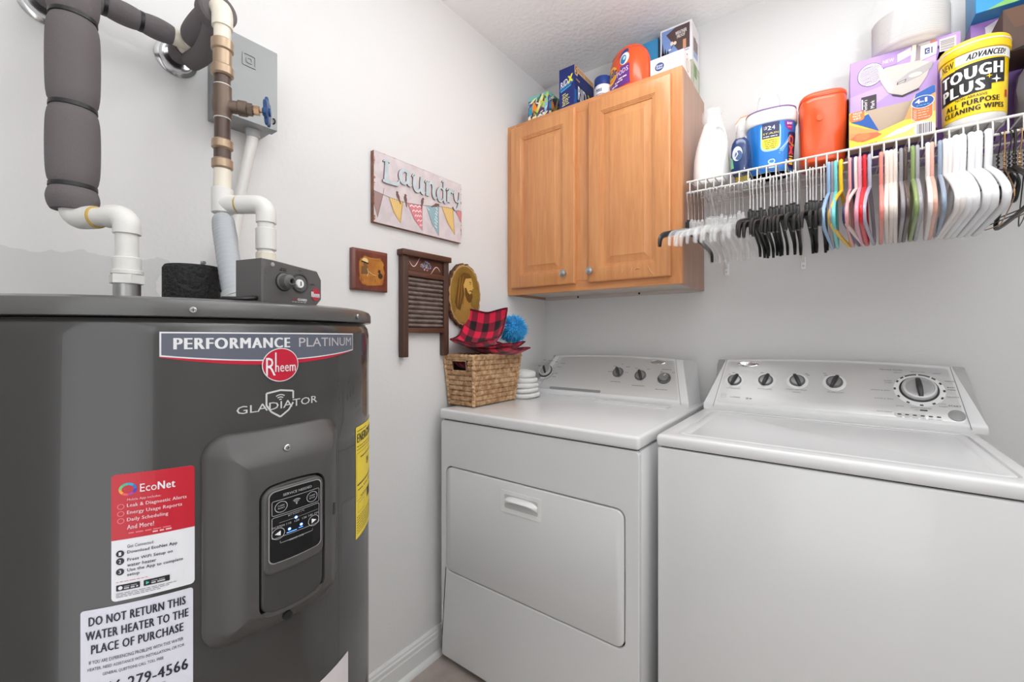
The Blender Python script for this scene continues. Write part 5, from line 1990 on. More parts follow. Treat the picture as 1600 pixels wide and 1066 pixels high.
# folded white cloths
CLOTH = mat('white_terry', (226, 226, 224), 0.95, bump=(220, 0.5, 0.004))
for i in range(5):
    rnd = random.Random(30 + i)
    h = (0.021, 0.020, 0.021, 0.022, 0.026)[i]
    zb_ = Z0 + 0.0005 + sum((0.021, 0.020, 0.021, 0.022, 0.026)[:i])
    sx_, sy_ = (0.088, 0.086, 0.084, 0.079, 0.07)[i], (0.07, 0.069, 0.068, 0.064, 0.056)[i]
    ox, oy = rnd.uniform(-.003, .003), rnd.uniform(-.003, .003)
    b = B()
    rings = []
    for k, z in ((.90, 0.0), (.98, 0.003), (1.0, 0.5 * h), (.98, h - .004), (.9, h - .001), (.5, h + (.0 if i < 4 else .004)), (.05, h + (.0 if i < 4 else .006))):
        q = []
        for a in range(36):
            t = 2 * pi * a / 36
            pw_ = 0.72
            rx_ = sx_ * (abs(cos(t)) ** pw_) * (1 if cos(t) > 0 else -1)
            ry_ = sy_ * (abs(sin(t)) ** pw_) * (1 if sin(t) > 0 else -1)
            wv = 1 + 0.012 * sin(3 * t + i)
            q.append((0.092 + ox + rx_ * k * wv, -0.352 + oy + ry_ * k * wv, zb_ + max(0, z + 0.0016 * sin(2 * t + i * 1.3) * (1 if 0 < z else 0))))
        rings.append(q)
    b.loft(rings, CLOTH)
    o = b.build('folded_cloth', None, angle=70)
    tag(o, ('lowest folded white cloth, flat on the dryer top beside the basket', 'second folded white cloth from the bottom of the little stack', 'middle folded white cloth of the five beside the basket', 'fourth folded white cloth up, just under the rounded top one', 'topmost folded white cloth with a rounded puffy top')[i], 'cloth', 'folded white cloths beside the basket')

# ------------------------------------------------------------------ things on top of the cabinet
ZC = 2.1185


def carton(name, label, x0_, x1_, y0_, y1_, z0_, z1_, m_, cat='box', rz=0.0, group=None, bev=0.0012):
    t = thing(name, label, cat, ((x0_ + x1_) / 2, (y0_ + y1_) / 2, z0_), group, rz)
    hx_, hy_ = (x1_ - x0_) / 2, (y1_ - y0_) / 2
    b_ = B()
    b_.box(-hx_, hx_, -hy_, hy_, 0, z1_ - z0_, m_, bev, 1)
    b_.build('carton', t, local=True)
    fr = lambda x, y, h: (x - hx_, -hy_ - h, y)
    rt_ = lambda x, y, h: (hx_ + h, x - hy_, y)
    return t, fr, rt_, 2 * hx_, 2 * hy_, z1_ - z0_


# tissue box with a bright leafy print
t, fr, rt_, w_, dp, hg = carton('tissue_box', 'small tissue box with a bright jungle leaf print, leftmost on the cabinet', 0.084, 0.192, -0.272, -0.162, ZC, 2.241, mat('tissue_box_purple', (110, 50, 98), 0.5))
C_ = [P(40, 150, 186), P(244, 140, 52), P(206, 212, 66), P(240, 236, 180), P(96, 46, 130), P(70, 120, 60), P(240, 240, 236), P(60, 40, 52), P(230, 90, 60), P(130, 196, 216)]


def jungle(mf, wd, nm, seed, t_):
    rnd = random.Random(seed)
    d = D()
    d.rect(0, 0, wd, hg * .45, P(88, 46, 122), 0)
    d.rect(0, hg * .86, wd, hg, P(120, 190, 180), 0)

    def leaf(cx, cy, l_, wd_, a, m_, ly):
        pts_ = [(l_ * (i / 8 - .5), wd_ * sin(pi * i / 8) * .5) for i in range(9)] + [(l_ * (.5 - i / 8), -wd_ * sin(pi * i / 8) * .35) for i in range(1, 8)]
        pts_ = [(cx + px * cos(a) - py * sin(a), cy + px * sin(a) + py * cos(a)) for px, py in pts_]
        pts_ = [(min(max(px, .0008), wd - .0008), min(max(py, .0008), hg - .0008)) for px, py in pts_]
        d.poly(pts_, m_, ly)
    for i, (fx, fy, l_, w2, a, c) in enumerate(((.16, .5, .06, .028, 80, 0), (.34, .52, .07, .03, 100, 1), (.55, .55, .11, .02, 62, 2), (.62, .72, .08, .018, 66, 3), (.74, .6, .05, .024, 120, 2), (.9, .55, .08, .022, 90, 9), (.2, .8, .06, .012, 40, 3), (.5, .84, .05, .016, 20, 5), (.1, .25, .045, .02, 30, 3), (.3, .18, .05, .022, 10, 3), (.22, .3, .04, .01, 60, 7), (.55, .22, .03, .012, 40, 6), (.7, .25, .04, .012, 10, 6), (.63, .3, .03, .008, -40, 7), (.85, .24, .03, .012, 30, 3), (.1, .1, .05, .02, 0, 0), (.45, .12, .04, .016, 70, 4), (.4, .36, .05, .01, 130, 5), (.92, .82, .05, .02, 60, 2), (.78, .86, .04, .014, 140, 5), (.05, .72, .03, .012, 70, 9))):
        leaf(fx * wd, fy * hg, l_ * (wd / .108) ** .3, w2, R(a + rnd.uniform(-8, 8)), C_[c], 1 + i % 6)
    for i in range(16):
        leaf(rnd.uniform(.05, .95) * wd, rnd.uniform(.05, .95) * hg, rnd.uniform(.012, .03), rnd.uniform(.004, .008), rnd.uniform(0, 3), rnd.choice(C_), 8)
    d.build(nm, t_, mf, local=True)


jungle(fr, w_, 'leaf_print', 3, t)
jungle(rt_, dp, 'leaf_print', 5, t)

# navy treatment carton
NV = mat('carton_navy', (22, 40, 112), 0.4)
t, fr, rt_, w_, dp, hg = carton('powder_box', 'tall navy septic treatment powder box with a tan top band on the cabinet', 0.244, 0.318, -0.272, -0.092, ZC, 2.309, NV)
d = D()
wh, ye, cy = P(242, 242, 244), P(236, 226, 60), P(70, 170, 214)
d.poly([(.004, .094), (.068, .12), (.068, .136), (.004, .108)], P(30, 110, 180), 0)
d.poly([(.009, .090), (.058, .108), (.058, .113), (.009, .095)], cy, 1)
d.text('RID', 0.009, 0.106, 0.033, 0.026, wh, 2, bold=0.02, rise=0.012)
d.text('-', 0.0415, 0.122, 0.005, 0.005, wh, 2, rise=0.002)
d.text('X', 0.044, 0.116, 0.022, 0.032, ye, 3, bold=0.10, rise=0.008)
for k in range(7):
    d.dashes(0.016 + .002 * (k % 2), 0.075 - 0.0075 * k, 0.033 - .004 * (k % 3) - (.012 if k == 0 else 0), 0.0036, P(228, 220, 120), 1, k, 0.012, 0.006)
d.dashes(0.006, 0.012, 0.036, 0.002, P(150, 170, 210), 1, 8, 0.02, 0.004)
d.build('box_print', t, fr, local=True)
d = D()
tan = P(226, 190, 142)
d.poly([(0, .1905), (dp, .1905), (dp, .170), (.03, .166), (.025, .150), (.006, .150), (0, .155)], tan, 1)
d.text('5', 0.006, 0.155, 0.015, 0.032, P(120, 60, 36), 2, bold=0.07)
d.text('MONTHLY TREATMENTS', 0.026, 0.172, 0.142, 0.0145, P(168, 96, 60), 2, bold=0.01)
d.rect(0, 0, 0.034, 0.09, P(14, 92, 168), 0)
d.dashes(0.014, 0.132, 0.034, 0.006, P(206, 160, 60), 1, 3, 0.01)
d.poly([(.02, .118), (dp - .01, .121), (dp - .01, .044), (.02, .04)], P(16, 24, 74), 1)
d.text('RID', 0.03, 0.056, 0.075, 0.056, wh, 2, bold=0.02)
d.text('-', 0.107, 0.08, 0.012, 0.008, wh, 2)
d.text('X', 0.118, 0.056, 0.048, 0.058, ye, 2, bold=0.05)
d.rect(0.03, 0.032, 0.15, 0.036, P(150, 170, 210), 2)
d.build('box_print', t, rt_, local=True)

# jar with a blue lid
j = thing('lidded_jar', 'white jar with a dark blue lid between the navy box and the orange tub', 'jar', (0.420, -0.215, ZC))
b = B()
b.lathe([(0.03, ZC), (0.034, ZC + .004), (0.034, ZC + .078), (0.031, ZC + .086)], mat('jar_white', (232, 232, 236), 0.35), (0.420, -0.215, 0), n=36)
b.build('jar_body', j)
b = B()
b.lathe([(0.0345, ZC + .082), (0.0355, ZC + .083), (0.0355, ZC + .113), (0.0335, ZC + .1165), (0.0001, ZC + .117)], mat('jar_lid_blue', (20, 56, 128), 0.35), (0.420, -0.215, 0), n=36)
b.build('lid', j)
d = D()
jm_ = lambda x, y, h: (0.420 + (0.0345 + h) * sin(x / 0.034), -0.215 - (0.0345 + h) * cos(x / 0.034), ZC + y)
d.text('POLE', -0.014, 0.052, 0.024, 0.012, P(50, 54, 110), 1, bold=0.07)
d.dashes(-0.02, 0.04, 0.04, 0.003, P(110, 114, 160), 1, 3)
d.build('jar_label', j, jm_, step=0.006)


def sring(cx, cy, rx, ry, z, p=2.6, n=44):
    out = []
    for i in range(n):
        t = 2 * pi * i / n
        c, s_ = cos(t), sin(t)
        out.append((cx + rx * abs(c) ** (2 / p) * (1 if c >= 0 else -1), cy + ry * abs(s_) ** (2 / p) * (1 if s_ >= 0 else -1), z))
    return out


ORANGE = mat('orange_tub_plastic', (230, 84, 30), 0.28, coat=0.3)
# pods tub on the cabinet: a flattened dome with its label turned to the left
pt = thing('detergent_tub', 'rounded glossy orange detergent pods tub with a purple label on the cabinet top', 'tub', (0.527, -0.195, ZC), rz=-26)
b = B()
prof = [(.80, .62, 0), (.88, .74, .004), (.94, .92, .02), (.985, 1, .05), (1, 1, .09), (.985, .98, .125), (.93, .92, .152), (.83, .84, .174), (.68, .72, .19), (.5, .56, .2), (.28, .34, .206), (.05, .06, .2085)]
b.loft([sring(0, 0, 0.092 * kx, 0.066 * ky, z, 2.3) for kx, ky, z in prof], ORANGE)
b.build('tub_body', pt, local=True, angle=60)
b = B()
b.loft([sring(0, 0, 0.0925 * kx, 0.067 * ky, z + .0008, 2.3) for kx, ky, z in prof[7:]], mat('orange_lid', (238, 88, 44), 0.3), False, True)
b.build('tub_lid', pt, local=True, angle=60)


def podmap(x, y, h):
    # label wrapped on the front (local -y) face of the tub
    ks = [(z, ky, kx) for kx, ky, z in prof]
    for i in range(len(ks) - 1):
        if ks[i][0] <= y <= ks[i + 1][0]:
            q = (y - ks[i][0]) / (ks[i + 1][0] - ks[i][0])
            ky, kx = ks[i][1] + (ks[i + 1][1] - ks[i][1]) * q, ks[i][2] + (ks[i + 1][2] - ks[i][2]) * q
            break
    else:
        ky = kx = .05
    u = min(.999, abs(x) / (0.092 * kx))
    yy = 0.066 * ky * (1 - u ** 2.3) ** (1 / 2.3)
    return (x, -yy - 0.0008 - h, y)


d = D()
pu = P(108, 48, 140, .35)
for i in range(8):
    xa, xb = -.05 + .0135 * i, -.05 + .0135 * (i + 1)
    for j_ in range(6):
        ya, yb = .004 + .0125 * j_, .004 + .0125 * (j_ + 1)
        if j_ < 3 + i * .45:
            d.poly([(xa, ya), (xb, ya), (xb, yb), (xa, yb)], pu, 0)
for i in range(10):
    t0_, t1_ = 2 * pi * i / 10, 2 * pi * (i + 1) / 10
    for r0_, r1_, m_ in ((.036, .027, P(250, 190, 40, .35)), (.027, .018, P(250, 130, 40, .35)), (.018, .001, P(252, 214, 70, .35))):
        d.poly([(-.034 + r0_ * cos(t0_), .068 + r0_ * sin(t0_)), (-.034 + r0_ * cos(t1_), .068 + r0_ * sin(t1_)), (-.034 + r1_ * cos(t1_), .068 + r1_ * sin(t1_)), (-.034 + r1_ * cos(t0_), .068 + r1_ * sin(t0_))], m_, 2)
d.text('Tide', -0.066, 0.054, 0.064, 0.03, P(30, 50, 130, .35), 4, bold=0.08, rise=0.008)
d.text('PODS', 0.002, 0.044, 0.052, 0.018, P(240, 220, 240, .35), 3, bold=0.03, rise=0.008)
d.ell(0.036, 0.104, 0.02, 0.024, P(240, 240, 246, .35), 3, 18)
d.ell(0.032, 0.102, 0.013, 0.018, P(40, 120, 170, .35), 4, 18)
d.ell(0.036, 0.106, 0.006, 0.008, P(180, 220, 235, .35), 5, 12)
d.poly([(.0, .12), (.028, .142), (.044, .143), (.05, .130), (.02, .126)], P(28, 66, 140, .35), 2)
for k in range(3):
    d.dashes(-.03 + .02 * k, 0.014 + .009 * k, .04, .005, P(240, 230, 240, .35), 3, k, .012)
d.build('tub_label', pt, lambda x, y, h: podmap(x, y + .03, h), step=0.008, local=True)

t, fr, rt_, w_, dp, hg = carton('storage_bag_box', 'plain blue storage box standing behind the orange tub', 0.500, 0.612, -0.098, -0.012, ZC, 2.394, mat('carton_blue', (58, 146, 198), 0.5))
d = D()
d.rect(w_ - .004, 0, w_, hg, P(30, 40, 56), 0)
d.text('works', 0.066, 0.172, 0.026, 0.009, P(220, 236, 246), 1, rise=.003)
d.text('home', 0.074, 0.145, 0.02, 0.008, P(220, 236, 246), 1, rise=.003)
d.text('of', 0.082, 0.112, 0.022, 0.022, P(236, 244, 250), 1, bold=0.07)
d.build('box_print', t, fr, local=True)

t, fr, rt_, w_, dp, hg = carton('olive_carton', 'pale olive carton under the light fixture box near the wall', 0.616, 0.7475, -0.118, -0.012, ZC, 2.244, mat('carton_olive', (178, 180, 156), 0.6))
d = D()
d.rect(.02, .02, .088, .09, P(198, 196, 180), 0)
d.build('box_print', t, rt_, local=True)
b = B()
b.box(0.0657, 0.0665, -0.03, 0.004, 0.07, 0.118, mat('green_flap', (112, 140, 84), 0.5))
tag(b.build('flap', t, local=True), 'green flap')

t, fr, rt_, w_, dp, hg = carton('light_fixture_box', 'white box with a photo of an outdoor lamp, tallest on the cabinet', 0.624, 0.7455, -0.12, -0.01, 2.2445, 2.400, mat('carton_white', (232, 226, 228), 0.45))
d = D()
d.rect(.006, .05, w_ - .008, hg - .008, P(120, 150, 206), 0)
d.poly([(.024, hg - .026), (.06, hg - .0085), (w_ - .0085, hg - .0085), (w_ - .0085, .052), (.07, .052)], P(84, 66, 64), 1)
d.rect(.088, .052, .1, .088, P(206, 150, 112), 2)
d.text('WEATHER', .06, .114, .042, .014, P(240, 236, 232), 2, bold=0.025, rise=.002)
d.text('PROOF', .066, .1, .03, .0125, P(240, 236, 232), 2, bold=0.025, rise=.002)
d.ell(.046, .088, .0065, .008, P(236, 220, 210), 3, 14)
d.ell(.058, .086, .006, .007, P(250, 220, 200), 3, 14)
d.line([(.05, .082), (.044, .07)], .003, P(60, 50, 50), 3)
d.ell(.038, .066, .0055, .003, P(250, 230, 226), 3, 12)
for x_, h_ in ((.012, .02), (.02, .03), (.03, .018), (.01, .055)):
    d.poly([(x_ - .005, .0505), (x_, .05 + h_), (x_ + .006, .0505)], P(44, 50, 66), 3)
d.dashes(.006, .04, .06, .002, P(150, 140, 144), 1, 3)
d.dashes(.07, .042, .04, .003, P(110, 100, 104), 1, 4)
d.ell(.1, .022, .006, .006, P(60, 70, 66), 1, 12)
d.build('box_print', t, fr, local=True)
d = D()
d.poly([(.02, .1), (.085, .1), (.085, .055), (.02, .045)], P(140, 118, 112), 0)
d.poly([(.02, .045), (.085, .055), (.085, .03), (.02, .02)], P(150, 170, 206), 0)
d.ell(.045, .095, .006, .01, P(80, 76, 80), 1, 12)
d.ell(.07, .075, .005, .008, P(60, 56, 60), 1, 12)
d.build('box_print', t, rt_, local=True)

t, fr, rt_, w_, dp, hg = carton('grocery_carton', 'low white carton with a navy oval emblem at the front right of the cabinet top', 0.618, 0.7425, -0.222, -0.124, ZC, 2.2325, mat('carton_cream', (240, 232, 230), 0.5))
d = D()
d.ell(.036, .078, .017, .0155, P(28, 44, 100), 1, 26)
d.ell(.036, .078, .015, .0125, P(70, 90, 150), 2, 26)
d.text('Great', .024, .0785, .024, .008, P(240, 244, 250), 3, bold=0.025)
d.text('Value', .024, .0695, .024, .008, P(240, 244, 250), 3, bold=0.025)
for k in range(4):
    d.dashes(.06, .092 - .006 * k, .046 - .006 * (k % 2), .0014, P(150, 150, 160), 1, k, .01, .003)
for k, c in enumerate(((206, 214, 232), (188, 212, 234), (170, 204, 230), (168, 196, 222))):
    d.rect(.037 + .0185 * k, .026, .0545 + .0185 * k, .056, P(*c), 1)
    d.ell(.0455 + .0185 * k, .042, .006, .010, P(230, 240, 248), 2, 12)
    d.rect(.044 + .0185 * k, .026, .047 + .0185 * k, .036, P(230, 240, 248), 2)
d.dashes(.018, .046, .014, .0016, P(190, 180, 190), 1, 9)
d.build('box_print', t, fr, local=True)
d = D()
d.ell(.05, .075, .02, .026, P(206, 180, 160), 0, 20)
d.ell(.05, .075, .016, .021, P(236, 220, 206), 1, 20)
d.rect(.0, .0, dp, .04, P(214, 206, 190), 0)
d.build('box_print', t, rt_, local=True)

# ------------------------------------------------------------------ wire shelf
SZ = 1.7095
YF, YB = -0.305, -0.012
XS0, XS1 = 0.774, 2.095
shelf = thing('wire_shelf', 'white ventilated wire shelf with a front lip, beside the cabinet', 'shelf', (1.43, -0.16, 1.67))
for nm, y, z, r_ in (('front_wire', YF, SZ - .001, .0036), ('front_wire', YF, 1.6715, .0032), ('back_wire', YB, SZ - .003, .0032), ('support_wire', -0.11, SZ - .005, .0030), ('support_wire', -0.205, SZ - .005, .0030)):
    b = B()
    b.cyl((XS0, y, z), (XS1, y, z), r_, WIRE_WHITE, 10, .0012)
    b.build(nm, shelf)
pr = None
for i in range(52):
    x = 0.786 + 0.0254 * i
    if pr is None:
        b = B()
        b.tube([(x, YB, SZ), (x, YF + .012, SZ), (x, YF - 0.001, SZ - .004), (x, YF - .0035, SZ - .012), (x, YF - .0035, 1.668)], 0.0020, WIRE_WHITE, 6)
        pr = b.build('cross_wire', shelf)
        px_ = x
    else:
        o = pr.copy()
        COL.objects.link(o)
        o.location.x = pr.location.x + x - px_
for x in (0.846, 1.096):
    b = B()
    b.tube([(x, YF + .004, 1.672), (x, YF + .03, 1.652), (x, -0.03, 1.462), (x, -0.008, 1.444)], 0.0042, WIRE_WHITE, 8, sub=3)
    sb = b.build('support_brace', shelf)
    b = B()
    b.box(x - .008, x + .008, -0.006, -0.0005, 1.415, 1.458, WHITE_PLAS, .0015)
    b.cyl((x, -0.0062, 1.427), (x, -0.0085, 1.427), .004, SCREW, 12)
    b.build('wall_clip', sb)

ZS = SZ + 0.0022
# white detergent bottle
db = thing('detergent_bottle', 'large white detergent bottle with a clear cap at the left end of the wire shelf', 'bottle', (0.834, -0.20, ZS), rz=6)
b = B()
pf = [(.92, .92, 0, 0), (1, 1, .006, 0), (1, 1, .05, 0), (.97, .98, .09, 0), (.88, .92, .13, .001), (.76, .84, .165, .003), (.64, .74, .19, .004), (.57, .66, .204, .004), (.53, .62, .214, .004), (.5, .6, .22, .004)]
rings = []
for kx, ky, z, ox in pf:
    n_ = 3
    rings.append((kx, ky, z, ox))
dense = []
for i in range(len(rings) - 1):
    for q in range(4):
        t_ = q / 4
        dense.append(tuple(rings[i][k] + (rings[i + 1][k] - rings[i][k]) * t_ for k in range(4)))
dense.append(rings[-1])
rr_ = []
for kx, ky, z, ox in dense:
    ring = sring(ox, 0, 0.061 * kx, 0.047 * ky, z, 2.8, 64)
    q = []
    for (x, y, zz) in ring:
        if y < 0:
            # thumb recess of the moulded handle on the front right
            e = ((x - .022) / .026) ** 2 + ((zz - .135) / .062) ** 2
            if e < 1:
                y += 0.026 * (1 - e) ** .6
        q.append((x, y, zz))
    rr_.append(q)
b.loft(rr_, mat('bottle_white', (240, 238, 236), 0.35))
b.build('bottle_body', db, local=True, angle=60)
b = B()
b.tube([(-.012, -.0475, .01), (-.012, -.0472, .06), (-.011, -.044, .12), (-.008, -.035, .17)], .0007, mat('bottle_seam', (206, 204, 202), .5), 6, sub=4)
b.build('mould_seam', db, local=True)
b = B()
b.lathe([(.0335, .218), (.0335, .262), (.031, .268), (.0001, .2685)], FROST, n=36)
b.lathe([(.024, .220), (.023, .245), (.012, .25)], mat('spout_white', (232, 232, 230), .4), n=24)
b.build('cap', db, local=True)
d = D()
d.poly([(0.0, .035), (.022, .03), (.026, .06), (.014, .1), (.002, .1)], P(224, 214, 140), 0)
d.poly([(.004, .075), (.016, .07), (.014, .11), (.006, .11)], P(206, 206, 196), 1)
d.poly([(.012, .03), (.024, .028), (.022, .05)], P(236, 210, 60), 1)
d.build('side_label', db, lambda x, y, h: (0.0565 - .000 - max(0, y - .09) * .28 + h, -0.034 + x, y), local=True)

# dark blue spot remover bottle in front
sb = thing('stain_remover_bottle', 'small dark blue bottle with a grey cap at the shelf edge', 'bottle', (0.934, -0.262, ZS))
NVB = mat('navy_bottle', (20, 52, 104), 0.22, coat=.3)
b = B()
b.loft([sring(0, 0, .029 * k, .020 * k, z, 2.4, 36) for k, z in ((.9, 0), (1, .004), (1, .07), (.98, .09), (.86, .105), (.66, .116), (.5, .122))], NVB)
b.build('bottle_body', sb, local=True, angle=60)
b = B()
b.lathe([(.0135, .118), (.015, .122), (.0125, .136), (.0135, .139), (.0135, .144), (.0115, .146), (.0108, .160), (.009, .164), (.0001, .1645)], mat('grey_cap', (196, 192, 192), .35), n=26)
b.build('cap', sb, local=True)
d = D()
sm_ = lambda x, y, h: (x, -.0202 * (1 - min(.98, abs(x) / .029) ** 2.4) ** (1 / 2.4) - h, y)
d.ell(-.006, .066, .0155, .024, P(216, 220, 224), 0, 20)
d.ell(-.002, .060, .011, .016, P(70, 96, 140), 1, 18)
d.line([(-.014, .05), (-.004, .064), (-.01, .08)], .003, P(240, 240, 240), 2)
d.poly([(-.026, .02), (-.016, .02), (-.02, .05), (-.026, .06)], P(120, 190, 140), 1)
d.build('bottle_label', sb, sm_, step=.006, local=True)

# trigger spray behind it
sp = thing('spray_bottle', 'white trigger spray bottle with an orange trigger, behind the dark blue bottle', 'bottle', (0.930, -0.088, ZS), rz=-14)
b = B()
b.loft([sring(0, 0, .042 * k, .028 * k, z, 2.6, 40) for k, z in ((.9, 0), (1, .005), (1, .11), (.94, .145), (.72, .175), (.42, .195), (.36, .205))], mat('spray_white', (238, 236, 234), .35))
b.build('bottle_body', sp, local=True, angle=60)
b = B()
hd = [(-.034, .225), (-.037, .243), (-.02, .262), (.016, .262), (.026, .248), (.022, .222), (.014, .205), (-.012, .205), (-.014, .222)]
b.prism(hd, -.012, .012, mat('sprayer_white', (236, 230, 226), .4), lambda x, y, h: (x, h, y))
b.prism([(-.036, .2435), (-.02, .2625), (.017, .2625), (.024, .254), (.014, .267), (-.02, .268), (-.038, .25)], -.011, .011, mat('sprayer_tan', (226, 172, 124), .4), lambda x, y, h: (x, h, y))
b.build('spray_head', sp, local=True)
b = B()
b.prism([(-.03, .226), (-.018, .226), (-.02, .206), (-.026, .186), (-.03, .178), (-.033, .181), (-.028, .2)], -.006, .006, mat('trigger_orange', (226, 110, 54), .4), lambda x, y, h: (x, h, y))
tag(b.build('trigger', sp, local=True), 'orange trigger')
d = D()
pm_ = lambda x, y, h: (x, -.0283 * (1 - min(.98, abs(x) / .042) ** 2.6) ** (1 / 2.6) - h, y)
d.rrect(-.034, .02, .034, .12, .004, P(214, 60, 50), 0)
d.ell(.012, .085, .017, .022, P(238, 240, 244), 1, 18)
d.ell(.012, .085, .011, .014, P(70, 130, 60), 2, 16)
d.rect(-.03, .022, .03, .05, P(240, 214, 70), 1)
d.build('bottle_label', sp, pm_, step=.006, local=True)

# oval blue stain-powder tub
ox = thing('stain_powder_tub', 'oval bright blue tub with a white lid and clear scoop cap on top', 'tub', (1.013, -0.185, ZS), rz=6)
b = B()
OXP = [(.80, .80, 0), (.83, .83, .004), (.845, .845, .02), (.93, .94, .12), (.96, .97, .165)]
b.loft([sring(0, 0, .0745 * kx, .060 * ky, z, 2.6, 56) for kx, ky, z in OXP], mat('tub_blue', (28, 116, 198), .3, coat=.2))
b.loft([sring(0, 0, .0745 * .805, .060 * .805, z, 2.6, 56) for z in (.0, .009)], WHITE_PLAS)
b.build('tub_body', ox, local=True, angle=60)
b = B()
b.loft([sring(0, 0, .0745 * k, .060 * k, z, 2.6, 56) for k, z in ((.95, .158), (1.015, .162), (1.02, .178), (1.0, .195), (.96, .204), (.9, .206), (.05, .206))], WHITE_PLAS)
b.build('lid', ox, local=True, angle=50)
b = B()
b.loft([sring(0, 0, .0745 * k, .060 * k, z, 2.6, 56) for k, z in ((.975, .2025), (.985, .206), (.93, .2085), (.9, .2075))], mat('lid_purple', (126, 92, 150), .4), False, False)
tag(b.build('lid_rim', ox, local=True), 'purple rim line')


def oxmap(x, y, h):
    k = .83 + (.96 - .83) * min(1, max(0, (y - .004) / .16))
    a, c = .0745 * k, .060 * k * 1.006
    t_ = x / a
    # march round the rounded oval
    th = -pi / 2 + t_ * 0.92
    cs_, sn_ = cos(th), sin(th)
    px = a * abs(cs_) ** (2 / 2.6) * (1 if cs_ >= 0 else -1)
    py = c * abs(sn_) ** (2 / 2.6) * (1 if sn_ >= 0 else -1)
    nrm = Vector((px / a / a, py / c / c, 0)).normalized()
    return (px + nrm.x * (h + .0006), py + nrm.y * (h + .0006), y)


d = D()
d.rrect(-.030, .012, .034, .155, .012, P(36, 128, 214), 0)
d.rrect(-.024, .066, .024, .157, .020, P(170, 214, 240), 1)
d.rrect(-.0195, .071, .0195, .157, .017, P(244, 222, 70), 2)
d.rect(-.0185, .108, .0195, .157, P(48, 52, 92), 3)
d.text('24', -.0045, .134, .012, .013, P(240, 240, 244), 4, bold=0.025)
d.text('LB', -.013, .137, .007, .010, P(240, 240, 244), 4)
d.text('STAIN', -.0155, .120, .032, .006, P(240, 222, 90), 4, bold=0.025)
d.dashes(-.015, .112, .03, .003, P(220, 224, 240), 4, 1)
for k in range(5):
    d.dashes(-.013 + .001 * k, .1 - .0062 * k, .026 - .002 * k, .0022, P(150, 130, 40), 4, k + 2)
d.poly([(.036, .155), (.072, .155), (.072, .125), (.05, .128), (.038, .14)], P(140, 40, 140), 2)
d.text('BABY', .046, .144, .024, .007, P(240, 230, 244), 3, bold=.07)
d.dashes(.048, .134, .022, .004, P(246, 120, 70), 3, 3)
d.poly([(.018, .062), (.058, .112), (.062, .104), (.03, .06)], P(116, 170, 226), 2)
for i in range(30):
    rnd_ = (i * .618) % 1
    q = (i * .377) % 1
    d.ell(.02 + .042 * rnd_, .062 + .045 * rnd_ + .012 * (q - .5), .0012, .0012, P(210, 230, 246), 3, 6)
d.rrect(.050, .008, .11, .122, .01, P(44, 38, 84), 1)
for k, (s_, c) in enumerate((('O', (220, 84, 50)), ('x', (226, 70, 70)), ('i', (240, 190, 60)))):
    d.text(s_, .054 + .001 * k, .082 - .032 * k, .024, .028, P(*c), 3, bold=.10)
d.dashes(.066, .078, .03, .006, P(200, 180, 60), 2, 3)
d.ell(.002, .033, .0065, .008, P(200, 226, 246), 2, 14)
d.ell(.002, .033, .004, .005, P(60, 140, 220), 3, 12)
d.rect(-.003, .012, .007, .026, P(200, 226, 246), 2)
d.rect(.040, .016, .049, .034, P(200, 214, 230), 2)
d.build('tub_label', ox, oxmap, step=.006, local=True)
b = B()
b.lathe([(.0385, .207), (.0375, .212), (.031, .262), (.028, .272), (.0001, .2755)], FROST, n=36, c=(-.006, .008, 0))
tag(b.build('scoop_cap', ox, local=True), 'clear upturned scoop cap')

# orange tub, back towards us
ot_ = thing('detergent_tub', 'big orange detergent tub with a dimpled back on the wire shelf', 'tub', (1.1525, -0.175, ZS), rz=8)
b = B()
otp = [(.84, .8, 0), (.92, .9, .006), (.95, .94, .03), (.98, .97, .1), (1, 1, .17), (.99, .99, .195), (.93, .93, .207)]
rings = []
for kx, ky, z in otp:
    rings.append((kx, ky, z))
dense = []
for i in range(len(rings) - 1):
    for q in range(4):
        dense.append(tuple(rings[i][k] + (rings[i + 1][k] - rings[i][k]) * q / 4 for k in range(3)))
dense.append(rings[-1])
rr_ = []
for kx, ky, z in dense:
    q = []
    for (x, y, zz) in sring(0, 0, .062 * kx, .062 * ky, z, 3.4, 64):
        e = ((x + .032) / .02) ** 2 + ((zz - .10) / .07) ** 2
        if y < 0 and e < 1:
            y += .008 * (1 - e)
        q.append((x, y, zz))
    rr_.append(q)
b.loft(rr_, ORANGE)
b.build('tub_body', ot_, local=True, angle=60)
b = B()
b.loft([sring(0, 0, .062 * k, .062 * k, z, 3.2, 56) for k, z in ((.97, .203), (1.0, .206), (.99, .214), (.9, .221), (.6, .2245), (.05, .2255))], mat('orange_lid', (238, 88, 44), 0.3))
b.build('tub_lid', ot_, local=True, angle=50)
d = D()
tm_ = lambda x, y, h: (.0605 + .0012 + h, x, y)
d.rrect(-.045, .02, .045, .19, .02, P(40, 26, 32), 0)
d.ell(-.01, .13, .03, .04, P(250, 180, 50), 1, 20)
d.rect(-.04, .03, .04, .07, P(110, 50, 130), 1)
d.build('tub_label', ot_, tm_, local=True)
d = D()
d.ell(-.012, .138, .009, .011, P(206, 88, 36), 0, 18)
d.build('round_mark', ot_, lambda x, y, h: (x, -.0622 - h, y), local=True)

